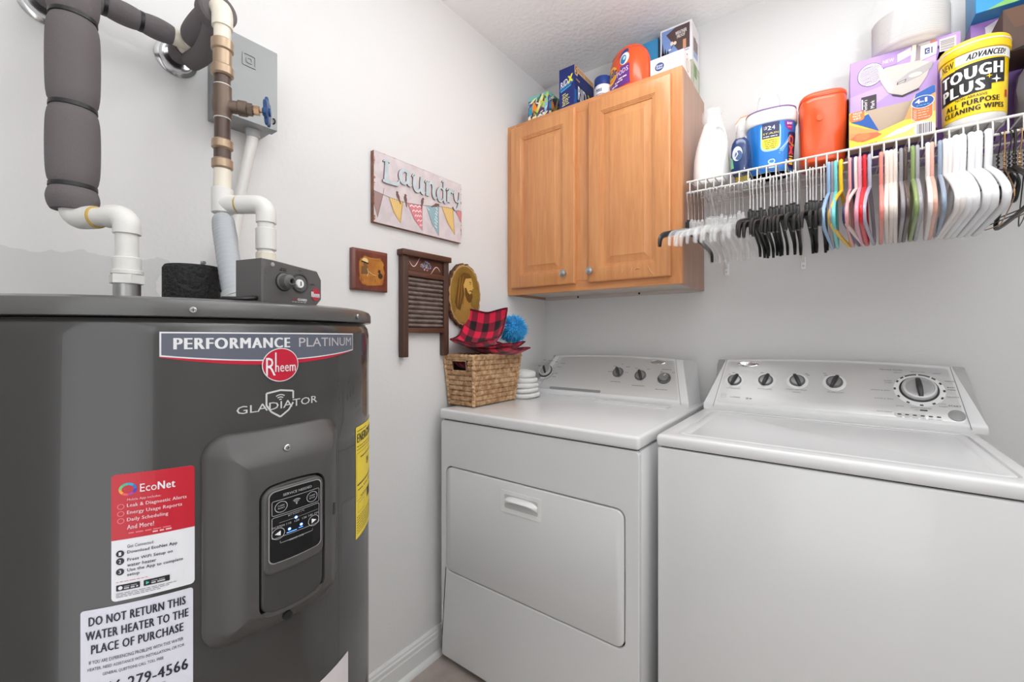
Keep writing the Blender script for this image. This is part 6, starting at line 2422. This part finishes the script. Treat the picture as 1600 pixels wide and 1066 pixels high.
# torn-open orange and yellow pods carton in front
YO = -0.288
fc = thing('opened_pods_box', 'orange and yellow dishwasher pods box torn open in a V at the shelf front', 'box', (1.308, -0.26, ZS))
x0_, x1_ = 1.219, 1.3985
b = B()
PTS = [(0, 0), (.1795, 0), (.1795, .127), (.172, .128), (.141, .116), (.118, .052), (.066, .036), (.043, .094), (.0, .106)]
ff_ = lambda x, y, h: (x0_ + x, YO - h, ZS + y)
b.prism(PTS, -.002, 0, P(248, 206, 70), ff_)
b.build('front_panel', fc)
b = B()
b.box(x0_, x0_ + .002, YO + .002, -0.245, ZS, ZS + .105, CARD)
b.box(x1_ - .002, x1_, YO + .002, -0.245, ZS, ZS + .125, CARD)
b.box(x0_ + .002, x1_ - .002, YO + .002, -0.245, ZS, ZS + .002, CARD)
b.build('carton_sides', fc)
b = B()
b.box(x0_ + .002, x1_ - .002, -0.247, -0.245, ZS + .002, ZS + .118, CARD)
b.build('inner_back', fc)
d = D()
orr, bl_ = P(246, 122, 54), P(14, 84, 166)
d.poly([(.0005, .048), (.0005, .072), (.03, .055), (.062, .040), (.064, .037), (.045, .03)], P(250, 160, 90), 1)
d.poly([(.0005, .072), (.0005, .03), (.02, .018), (.06, .024), (.065, .036)], P(250, 146, 90), 0)
d.poly([(.002, .030), (.03, .016), (.06, .022), (.072, .028), (.06, .035), (.02, .042)], P(244, 110, 66), 2)
d.ell(.03, .030, .017, .010, P(250, 130, 74), 3, 18)
d.poly([(.004, .078), (.043, .092), (.0655, .038)], bl_, 2)
d.rrect(.0008, .078, .034, .1055, .008, orr, 3)
for k, (s_, w2) in enumerate((('VALUE', .02), ('PACK', .017), ('480', .018))):
    d.text(s_, .0085, .0975 - .0075 * k, w2, .0055, P(250, 226, 206), 4, bold=.07)
d.poly([(.118, .053), (.142, .114), (.172, .127), (.179, .126), (.179, .06), (.15, .05)], P(250, 150, 84), 1)
d.poly([(.141, .115), (.172, .1275), (.179, .1265), (.179, .108), (.15, .095), (.138, .1)], bl_, 2)
d.rrect(.1325, .040, .1745, .100, .012, P(250, 236, 220), 3)
d.rrect(.1335, .041, .1735, .099, .012, P(240, 106, 44), 4)
d.ell(.1545, .090, .0225, .0165, P(246, 246, 248), 5, 30)
d.ell(.1545, .090, .0212, .0152, P(22, 72, 152), 6, 30)
d.text('4', .1395, .0865, .010, .0115, P(246, 246, 248), 7, bold=0.035)
d.text('in', .1502, .0885, .006, .005, P(246, 246, 248), 7, bold=0.035)
d.text('1', .1590, .0880, .004, .0115, P(246, 246, 248), 7, bold=0.035)
d.dashes(.142, .0805, .026, .002, P(80, 180, 206), 7, 3)
for k in range(4):
    d.ring(.1395, .069 - .0068 * k, .0028, .003, .0007, P(250, 230, 220), 5, 12)
    d.dashes(.145, .068 - .0068 * k, .024 - .003 * (k % 3), .0016, P(250, 210, 190), 5, k + 4)
d.poly([(.07, .0005), (.179, .0005), (.179, .045), (.15, .042), (.11, .03)], P(252, 226, 120), 0)
d.poly([(.07, .012), (.1, .03), (.13, .038), (.16, .040), (.12, .02)], P(250, 238, 210), 1)
d.ell(.158, .018, .021, .0185, P(246, 240, 240), 2, 26)
rnd = random.Random(3)
x = .143
while x < .172:
    w2 = rnd.choice((.0007, .0012, .002))
    d.rect(x, .0045, x + w2, .0325, P(70, 66, 72), 3)
    x += w2 + rnd.choice((.0008, .0013))
d.dashes(.006, .004, .06, .0018, P(190, 140, 40), 1, 8, .01, .004)
d.build('box_print', fc, ff_)

# lilac napkin carton behind it
t, fr, rt_, w_, dp, hg = carton('napkin_box', 'lilac paper-goods carton behind the torn orange box, under the wrapped plates', 1.2236, 1.4635, -0.172, -0.036, ZS, 2.0176, mat('carton_lilac', (178, 146, 208), 0.45))
d = D()
fr0, w_, hg = fr, 0.230, 0.2735
fr = lambda x, y, h: fr0(x * 1.043, .0229 + 1.043 * y, h)
dl, gy = P(172, 140, 204), P(206, 198, 196)
d.poly([(0, .1), (0, .17), (.12, .19), (.2, .26), (.2, .22)], P(194, 166, 220), 0)
d.rect(0, -.0215, w_, .03, P(56, 40, 96), 0)
d.rect(0.186, -.0215, w_, .2, P(104, 72, 140), 1)
d.rect(0.184, .2, w_, hg - .001, P(176, 140, 206), 0)
d.poly([(.1845, hg - .002), (.1845, .21), (.19, .235), (.186, .25)], P(140, 104, 176), 1)
d.rect(.190, hg - .042, .222, hg - .008, P(232, 226, 232), 1)
rnd = random.Random(5)
y = hg - .039
while y < hg - .013:
    w2 = rnd.choice((.001, .0018, .003))
    d.rect(.192, y, .219, y + w2, P(140, 132, 128), 2)
    y += w2 + .0012
for k in range(6):
    d.dashes(.191, .212 - .008 * k, .03, .004, P(160, 124, 192), 1, k)
# emblem
d.ell(.047, .222, .030, .033, P(58, 42, 96), 1, 30)
d.ell(.047, .222, .0285, .0315, P(236, 226, 226), 2, 30)
for k in range(16):
    a = random.Random(k).uniform(-.024, .024)
    yy = .197 + k * .0032
    hw_ = .028 * sqrt(max(0, 1 - ((yy - .222) / .031) ** 2))
    d.line([(.047 - hw_ * .9, yy - .002), (.047 + a * .3, yy + .002), (.047 + hw_ * .85, yy + .001)], .0013, P(96, 76, 140), 3)
d.rect(.070, .232, .104, .262, P(176, 140, 206), 4)
d.text('NEW', .074, .242, .024, .010, P(226, 210, 240), 5, bold=0.025)
# dispenser drawing
d.poly([(.105, .236), (.134, .246), (.134, .268), (.105, .258)], P(222, 218, 212), 3)
d.poly([(.132, .224), (.142, .228), (.146, .27), (.136, .272)], P(236, 226, 214), 4)
d.poly([(.142, .228), (.152, .222), (.153, .262), (.145, .27)], P(150, 136, 142), 4)
d.poly([(.152, .222), (.184, .23), (.186, .262), (.153, .262)], P(228, 220, 218), 5)
d.poly([(.145, .27), (.153, .262), (.186, .262), (.178, .2695)], P(196, 188, 188), 5)
d.rect(.161, .236, .171, .252, P(56, 66, 130), 6)
d.text('C', .164, .239, .005, .009, P(236, 236, 240), 7, bold=.07)
d.rect(.174, .235, .1765, .252, P(70, 70, 90), 6)
d.rect(.172, .262, .1835, .2695, P(196, 120, 100), 6)
d.poly([(.062, .222), (.083, .23), (.15, .225), (.175, .21), (.165, .175), (.15, .15), (.115, .14), (.085, .156), (.07, .19)], P(198, 190, 184), 5)
d.poly([(.062, .236), (.07, .236), (.088, .19), (.098, .17), (.092, .156), (.083, .165), (.072, .19)], P(222, 210, 200), 6)
d.poly([(.1, .18), (.13, .2), (.15, .205), (.178, .214), (.175, .195), (.15, .18), (.12, .172)], P(172, 166, 168), 6)
d.ell(.142, .188, .014, .006, P(222, 206, 192), 7, 18)
d.poly([(.103, .172), (.122, .176), (.124, .183), (.105, .178)], P(60, 58, 70), 7)
d.poly([(.106, .1735), (.12, .1765), (.122, .181), (.107, .177)], P(190, 184, 180), 8)
d.poly([(.092, .150), (.115, .14), (.15, .148), (.15, .1445), (.115, .135), (.095, .145)], P(40, 36, 46), 6)
d.rect(.026, .112, .060, .162, P(44, 34, 40), 3)
d.text("Member's", .0395, .118, .034, .009, P(232, 226, 232), 4, bold=0.02, rot=90)
d.text('Mark', .0555, .124, .022, .009, P(232, 226, 232), 4, bold=0.025, rot=90)
d.rect(.027, .125, .03, .155, P(232, 226, 232), 4)
d.text('20', .2205, .012, .03, .02, P(128, 110, 150), 2, bold=.07, rot=90)
d.text('OZ', .2205, .048, .036, .02, P(128, 110, 150), 2, bold=.07, rot=90)
d.build('box_print', t, fr, local=True)

# paper plates in a clear wrap
PLATE = mat('paper_plate', (246, 244, 243), 0.6)
ZP = 2.0186


def plate_mesh():
    bb = B()
    n_ = 72
    rings = []
    for r_, z in ((.0005, .0012), (.06, .0012), (.066, .003), (.074, .010), (.086, .0125), (.0865, .0118), (.0745, .0088), (.067, .002), (.061, 0), (.0005, 0)):
        rings.append([((r_ + (.0006 if i % 2 and r_ > .07 else 0)) * cos(2 * pi * i / n_), (r_ + (.0006 if i % 2 and r_ > .07 else 0)) * sin(2 * pi * i / n_), z + (.0004 if i % 2 and r_ > .07 else 0)) for i in range(n_)])
    bb.loft(rings, PLATE)
    return bb


p0 = None
for i in range(18):
    loc = (1.364 + .0008 * sin(i * 2.1), -0.128 + .0008 * cos(i * 1.7), ZP + .001 + i * 0.0052)
    if p0 is None:
        p0 = plate_mesh().build('paper_plate', None, local=True, angle=50)
        tag(p0, 'white paper plate in the clear-wrapped stack on the lilac carton', 'plate', 'paper plates in the wrapped stack')
        o = p0
    else:
        o = p0.copy()
        COL.objects.link(o)
    o.location = loc
b = B()
rnd = random.Random(6)
rings = []
for k, z in ((.90, 0.0004), (1.0, .003), (1.0, .05), (1.005, .10), (1.0, .135), (.98, .155), (.92, .168), (.7, .176), (.3, .179), (.02, .18)):
    rings.append([(1.364 + .0905 * k * (1 + rnd.uniform(-.006, .006)) * cos(2 * pi * i / 40), -0.128 + .0905 * k * (1 + rnd.uniform(-.006, .006)) * sin(2 * pi * i / 40), ZP + z + rnd.uniform(-.001, .001) * (z > .01)) for i in range(40)])
b.loft(rings, FILM, False, True)
o = b.build('clear_wrapper', None, angle=50)
tag(o, 'clear domed plastic wrapper around the stack of white plates', 'wrapper')

# yellow wipes tub
wp_ = thing('wipes_tub', 'round yellow cleaning wipes tub with bold black lettering on the wire shelf', 'tub', (1.4765, -0.238, ZS))
WCX, WCY = 1.4765, -0.238
b = B()
b.lathe([(.052, ZS), (.054, ZS + .002), (.0575, ZS + .024), (.0575, ZS + .026)], mat('tub_base_white', (226, 224, 222), .4), (WCX, WCY, 0), n=56)
b.build('tub_base', wp_)
b = B()
b.lathe([(.0575, ZS + .024), (.0585, ZS + .025), (.0615, ZS + .185), (.0605, ZS + .187)], mat('tub_yellow', (246, 208, 24), .28, coat=.2), (WCX, WCY, 0), n=64)
b.build('tub_body', wp_)
b = B()
b.lathe([(.0605, ZS + .184), (.0655, ZS + .185), (.066, ZS + .188), (.066, ZS + .202), (.0645, ZS + .2045), (.0655, ZS + .2055), (.0655, ZS + .2125), (.064, ZS + .216), (.058, ZS + .218), (.0001, ZS + .2185)], mat('lid_yellow', (244, 200, 30), .3), (WCX, WCY, 0), n=64)
b.lathe([(.0663, ZS + .2035), (.0663, ZS + .2065)], mat('tub_base_white', (226, 224, 222), .4), (WCX, WCY, 0), n=64)
b.build('lid', wp_)


def wmap(x, y, h):
    r_ = .0585 + (.0615 - .0585) * (y - .025) / .16 + .0005 + h
    a = R(-100) + (x * .93 + .004) / .06
    return (WCX + r_ * cos(a), WCY + r_ * sin(a), ZS + y)


d = D()
yk, ywh = P(26, 24, 26), P(246, 244, 240)
d.rect(-.1, .160, .1, .1835, P(240, 238, 234), 1)
d.rect(-.082, .150, -.040, .1835, P(246, 200, 20), 2)
d.text('NEW', -.075, .160, .032, .017, yk, 3, bold=0.025)
d.text('ADVANCED!', -.018, .164, .078, .0145, yk, 3, bold=.07, shear=.25)
d.poly([(-.086, .073), (-.086, .1495), (.062, .1575), (.062, .098), (.030, .094), (.030, .080)], yk, 1)
d.text('TOUGH', -.074, .1145, .128, .029, ywh, 3, bold=.10, rise=.004)
d.text('PLUS', -.073, .0795, .088, .029, ywh, 3, bold=.10, rise=.003)
for cx, cy, r_, m_ in ((.025, .113, .007, P(246, 200, 20)), (.040, .1035, .0115, ywh)):
    d.poly([(cx + (r_ if i % 2 == 0 else r_ * .28) * sin(i * pi / 4), cy + (r_ if i % 2 == 0 else r_ * .28) * cos(i * pi / 4)) for i in range(8)], m_, 4)
d.text('NON ABRASIVE', -.040, .068, .062, .0065, yk, 2, bold=.01)
d.text('ALL PURPOSE', -.064, .051, .112, .013, yk, 2, bold=.08)
d.text('CLEANING WIPES', -.070, .034, .130, .0125, yk, 2, bold=.08)
d.rect(.066, .06, .074, .078, P(190, 50, 60), 2)
d.build('tub_label', wp_, wmap, step=.006)

# right-hand end of the shelf
t, fr, rt_, w_, dp, hg = carton('trash_bag_box', 'purple carton with a torn white flap behind the yellow wipes tub', 1.492, 1.72, -0.118, -0.03, ZS, 2.052, mat('carton_purple', (150, 112, 182), 0.45))
d = D()
d.rect(0, 0, w_, .2, P(136, 98, 170), 0)
d.poly([(.014, .30), (.03, .305), (.032, .28), (.04, .25), (.014, .24)], P(232, 228, 236), 1)
d.poly([(.018, .295), (.03, .299), (.036, .25), (.018, .245)], P(58, 70, 140), 2)
d.poly([(.028, .322), (.056, .336), (.060, .30), (.054, .25), (.022, .24), (.03, .29)], P(224, 218, 222), 3)
d.text('HEAVY', .041, .236, .062, .011, P(50, 70, 140), 4, bold=0.025, rot=86)
d.text('DUTY', .0565, .244, .052, .011, P(50, 70, 140), 4, bold=0.025, rot=86)
d.poly([(.056, .29), (.068, .30), (.068, .24), (.056, .24)], P(30, 70, 150), 2)
d.build('box_print', t, fr, local=True)
gb = thing('plastic_bag', 'grey plastic-wrapped bundle at the right end of the shelf', 'bag', (1.66, -0.17, ZS))
b = B()
rnd = random.Random(12)
rings = []
for k, z in ((.8, 0), (.95, .01), (1, .05), (1, .09), (.96, .13), (.85, .16), (.6, .172), (.05, .174)):
    rings.append([(1.672 + .115 * k * (1 + rnd.uniform(-.05, .05)) * cos(2 * pi * i / 22), -0.19 + .065 * k * (1 + rnd.uniform(-.05, .05)) * sin(2 * pi * i / 22), ZS + z + rnd.uniform(-.004, .004) * (z > .005)) for i in range(22)])
b.loft(rings, mat('grey_plastic_bag', (112, 108, 116), .25))
b.build('bundle', gb, angle=25)
t, fr, rt_, w_, dp, hg = carton('brown_carton', 'dark brown open carton lying on the grey bundle at the shelf end', 1.527, 1.76, -0.245, -0.125, 1.893, 2.003, mat('carton_dark_brown', (74, 52, 42), 0.6))
d = D()
d.poly([(.012, 0.001), (.05, .012), (.08, .05), (.2, .06), (.2, .001)], P(18, 15, 15, .9), 0)  # shaded inside of the open carton, put on as a near-black patch
d.poly([(0.002, .108), (.2, .108), (.2, .05), (.02, .058)], P(92, 64, 48, .7), 0)
d.build('box_print', t, fr, local=True)
t, fr, rt_, w_, dp, hg = carton('zip_bag_box', 'blue and green bag box, highest on the shelf at the right', 1.492, 1.70, -0.172, -0.06, 2.0525, 2.16, mat('carton_sky', (42, 140, 200), 0.4))
d = D()
d.poly([(.02, .0005), (.2, .0005), (.2, .06), (.1, .03)], P(120, 176, 90), 0)
d.poly([(.055, .02), (.2, .055), (.2, .075), (.1, .05)], P(150, 200, 90), 1)
d.ell(.088, .032, .02, .006, P(196, 120, 60), 2, 16)
d.text('Zip', .012, .036, .055, .045, P(238, 242, 248), 2, bold=.06, shear=.15)
d.build('box_print', t, fr, local=True)

# ------------------------------------------------------------------ hangers on the shelf lip
WZ = 1.6715


def hook_mesh(m_, r_=.0013, drop=.098):
    pts_ = [(0, .0135, -.010)] + [(0, .0118 * cos(R(a)), -.0075 + .0118 * sin(R(a))) for a in range(0, 181, 20)] + [(0, -.0116, -.02), (0, -.007, -.038), (0, -.001, -.052), (0, 0, -.07), (0, 0, -drop)]
    b_ = B()
    b_.tube(pts_, r_, m_, 6)
    return b_


def clip_hanger(m_, ferrule, name, label, cat, group):
    t_ = thing(name, label, cat, (0, 0, 0), group)
    hook_mesh(CHROME).build('hook', t_, local=True)
    b_ = B()
    b_.box(-.004, .004, -.006, .006, -.103, -.094, ferrule, .001, 1)
    b_.build('ferrule', t_, local=True)
    b_ = B()
    b_.box(-.0055, .0055, -.013, .013, -.142, -.102, m_, .002, 2)
    half = [(0, .004, -.136), (0, .03, -.139), (0, .07, -.147), (0, .12, -.159), (0, .165, -.170), (0, .192, -.180), (0, .206, -.194), (0, .209, -.216)]
    for s_ in (1, -1):
        b_.tube([(p[0], p[1] * s_, p[2]) for p in half], [.0056, .0058, .0056, .0054, .0054, .0056, .0058, .0045], m_, 8, sub=4, flat=(.9, 1.75))
    b_.build('shoulder_bar', t_, local=True)
    return t_


def place(t_, x, rz, dz=0.0):
    t_.location = (x, YF, WZ + dz)
    t_.rotation_euler = (0, 0, R(rz))


ORD = ['first', 'second', 'third', 'fourth', 'fifth', 'sixth', 'seventh', 'eighth', 'ninth', 'tenth', 'eleventh', 'twelfth', 'thirteenth', 'fourteenth', 'fifteenth', 'sixteenth', 'seventeenth', 'eighteenth', 'nineteenth']
rnd = random.Random(44)
bl0 = clip_hanger(BLACK_PLAS, BLACK_PLAS, 'clothes_hanger', 'lone black hanger nearest the cabinet, before the clear ones', 'hanger', None)
place(bl0, 0.7805, -9)
clr = clip_hanger(CLEAR2, FROST, 'clothes_hanger', 'first clear plastic hanger counting from the cabinet', 'hanger', 'clear hangers on the shelf lip')
for i, x in enumerate((0.792, 0.802, 0.814, 0.826, 0.843, 0.853, 0.863, 0.873, 0.886, 0.898, 0.913, 0.925, 0.938, 0.949)):
    lab = ORD[i] + ' clear plastic hanger counting from the cabinet' if i < 13 else 'clear plastic hanger touching the black group, last of the clear ones'
    o = clr if i == 0 else dup(clr)
    o['label'] = lab
    place(o, x, -3.5 + 4 * i / 13 + rnd.uniform(-1.6, 1.6), rnd.uniform(-.006, .004))
blk = dup(bl0, label='x')
blk['group'] = 'black hangers in the middle of the shelf lip'
blk.children[1].data = blk.children[1].data.copy()
blk.children[1].data.materials[0] = WHITE_PLAS
for i, x in enumerate((0.969, 0.978, 0.989, 0.999, 1.009, 1.025, 1.034, 1.042, 1.054, 1.069, 1.079, 1.087, 1.096, 1.119, 1.127, 1.134, 1.142, 1.154, 1.161)):
    lab = ORD[i] + ' black hanger after the clear group, counting rightward' if i < 18 else 'last black hanger, next to the pale blue tube hanger'
    o = blk if i == 0 else dup(blk)
    o['label'] = lab
    place(o, x, -1 + rnd.uniform(-2.0, 2.5), rnd.uniform(-.004, .005))


def tube_hanger(m_, r_, label, group, x, rz, half=.2, lean=0.0):
    """one-piece moulded tube hanger: hook, shoulders and bottom bar in one run"""
    b_ = B()
    hr_ = .0135
    hk = [(0, hr_ + .0005, -.016)] + [(0, hr_ * cos(R(a)), -.0075 + r_ - .003 + hr_ * sin(R(a))) for a in range(0, 181, 18)] + [(0, -hr_ + .0005, -.03), (0, -hr_ * .7, -.052), (0, -.003, -.07), (0, 0, -.083)]
    b_.tube(hk, r_, m_, 10)
    lp = [(0, .01, -.084), (0, .06, -.104), (0, .12, -.131), (0, half - .022, -.163), (0, half - .004, -.177), (0, half + .002, -.192), (0, half - .006, -.206), (0, half - .03, -.212), (0, .08, -.213), (0, 0, -.2135)]
    full = lp + [(0, -p[1], p[2]) for p in lp[-2::-1]]
    b_.tube(full, r_, m_, 10, closed=True, sub=3)
    o = b_.build('clothes_hanger', None, local=True, angle=70)
    tag(o, label, 'hanger', group)
    o.location = (x, YF, WZ + .0008)
    o.rotation_euler = (R(lean), 0, R(rz))
    return o


def HM(n, c, r_=.32):
    return mat('hanger_' + n, c, r_)


CRM = (236, 222, 212)
GRP = 'coloured tube hangers on the shelf lip'
for lab, c, x, rz, r_ in (
        ('pale blue tube hanger next to the black group', (150, 184, 222), 1.172, -3, .0046),
        ('grey tube hanger between the pale blue and turquoise ones', (142, 138, 146), 1.180, -.8, .0042),
        ('turquoise tube hanger left of the bright yellow one', (112, 206, 204), 1.188, -1.5, .0046),
        ('bright yellow tube hanger swung out of line', (240, 196, 20), 1.201, -7, .0050),
        ('dusty pink tube hanger right of the yellow one', (230, 160, 162), 1.221, -3.5, .0046),
        ('dark navy tube hanger half hidden behind the pink ones', (50, 44, 88), 1.2275, -6.5, .0042),
        ('pale cream-pink tube hanger swung wide, just left of the pink and red ones', (240, 216, 210), 1.234, -8, .0046),
        ('rose pink tube hanger touching the red one', (232, 160, 178), 1.2425, -4, .0046),
        ('bright red tube hanger among the pink ones', (216, 20, 36), 1.253, -4.5, .0050),
        ('lavender grey tube hanger right of the red one', (176, 176, 194), 1.264, -6, .0046),
        ('coral pink tube hanger standing alone with gaps on both sides', (236, 142, 130), 1.288, -3.5, .0046),
        ('leftmost of the three cream tube hangers in a row', CRM, 1.300, -4.6, .0048),
        ('middle one of the three cream tube hangers in a row', CRM, 1.3085, -4.2, .0048),
        ('rightmost of the three cream tube hangers, beside the grey one', CRM, 1.3175, -5, .0048),
        ('silver grey tube hanger beside the dark brown one', (150, 146, 150), 1.329, -4.2, .0044),
        ('dark brown tube hanger beside the green one', (84, 68, 62), 1.3375, -4.2, .0046),
        ('olive green tube hanger between brown and grey', (138, 158, 96), 1.352, -4.2, .0048),
        ('silver grey tube hanger right of the green one', (166, 164, 170), 1.361, -4.8, .0044),
        ('off-white tube hanger left of the peach one', (236, 226, 222), 1.381, -5.8, .0050),
        ('light peach tube hanger right of a single off-white one', (234, 178, 160), 1.389, -5.8, .0046),
        ('slate blue tube hanger before the cream and white group', (148, 164, 184), 1.404, -6, .0046),
        ('first cream tube hanger after the slate blue one', (238, 230, 226), 1.413, -2.6, .0052),
        ('second cream tube hanger after the slate blue one', (238, 230, 226), 1.4215, -2.6, .0052)):
    nm = '%02x%02x%02x' % c
    tube_hanger(HM(nm, c), r_, lab, GRP, x, rz)
WH = HM('thick_white', (236, 236, 238), .25)
for i, x in enumerate((1.433, 1.444, 1.460, 1.472, 1.489)):
    tube_hanger(WH, .0074, ('first thick white hanger, next to the cream pair', 'second thick white hanger from the cream pair', 'middle one of the five thick white hangers', 'fourth thick white hanger from the cream pair', 'last thick white hanger, next to the dark wire hangers')[i], 'thick white hangers near the shelf end', x, -3.0 - .3 * (i % 2), half=.196)

# thin dark and gold wire hangers at the end
GOLD = mat('gold_wire', (170, 132, 88), .35, metal=.8)
DKW = mat('dark_wire', (44, 38, 36), .4, metal=.4)
rnd = random.Random(17)
for i, (x, rz, gold) in enumerate(((1.506, 14, 0), (1.517, -8, 1), (1.524, 10, 0), (1.533, -3, 2), (1.5415, 6, 1), (1.55, -10, 0))):
    m_ = GOLD if gold == 1 else DKW
    t_ = thing('wire_hanger', ('first thin dark wire hanger after the thick white ones', 'gold wire hanger nearest the thick white ones', 'dark wire hanger with a twisted neck between gold ones', 'thick black padded hanger among the gold wires', 'second gold wire hanger from the white ones', 'last dark wire hanger at the frame edge')[i], 'hanger', (0, 0, 0), 'thin dark and gold hangers at the shelf end')
    hook_mesh(m_, .0014 if gold != 2 else .0026, .085).build('hook', t_, local=True)
    b_ = B()
    tw_ = [(.0022 * cos(k * 1.6), .0022 * sin(k * 1.6), -.05 - k * .0026) for k in range(15)]
    b_.tube(tw_, .0016 if gold != 2 else .003, m_, 6, sub=2)
    b_.build('twisted_neck', t_, local=True)
    b_ = B()
    lp = [(0, .006, -.088), (0, .07, -.118), (0, .15, -.158), (0, .194, -.182), (0, .199, -.192), (0, .19, -.200), (0, .1, -.205), (0, 0, -.206)]
    full = lp + [(0, -p[1], p[2]) for p in lp[-2::-1]]
    b_.tube(full, .0013 if gold != 2 else .005, m_ if gold else DKW, 6, closed=True, sub=3)
    b_.build('wire_frame', t_, local=True)
    if i in (2, 3):
        b_ = B()
        b_.tube([(0, .004, -.09), (.004, .03, -.108), (0, .04, -.135), (0, .015, -.165), (0, -.015, -.165), (0, -.04, -.135), (-.004, -.03, -.108)], .004, BLACK_PLAS, 8, closed=True, sub=4)
        tag(b_.build('velvet_loop', t_, local=True), 'black looped strap')
    place(t_, x, rz)
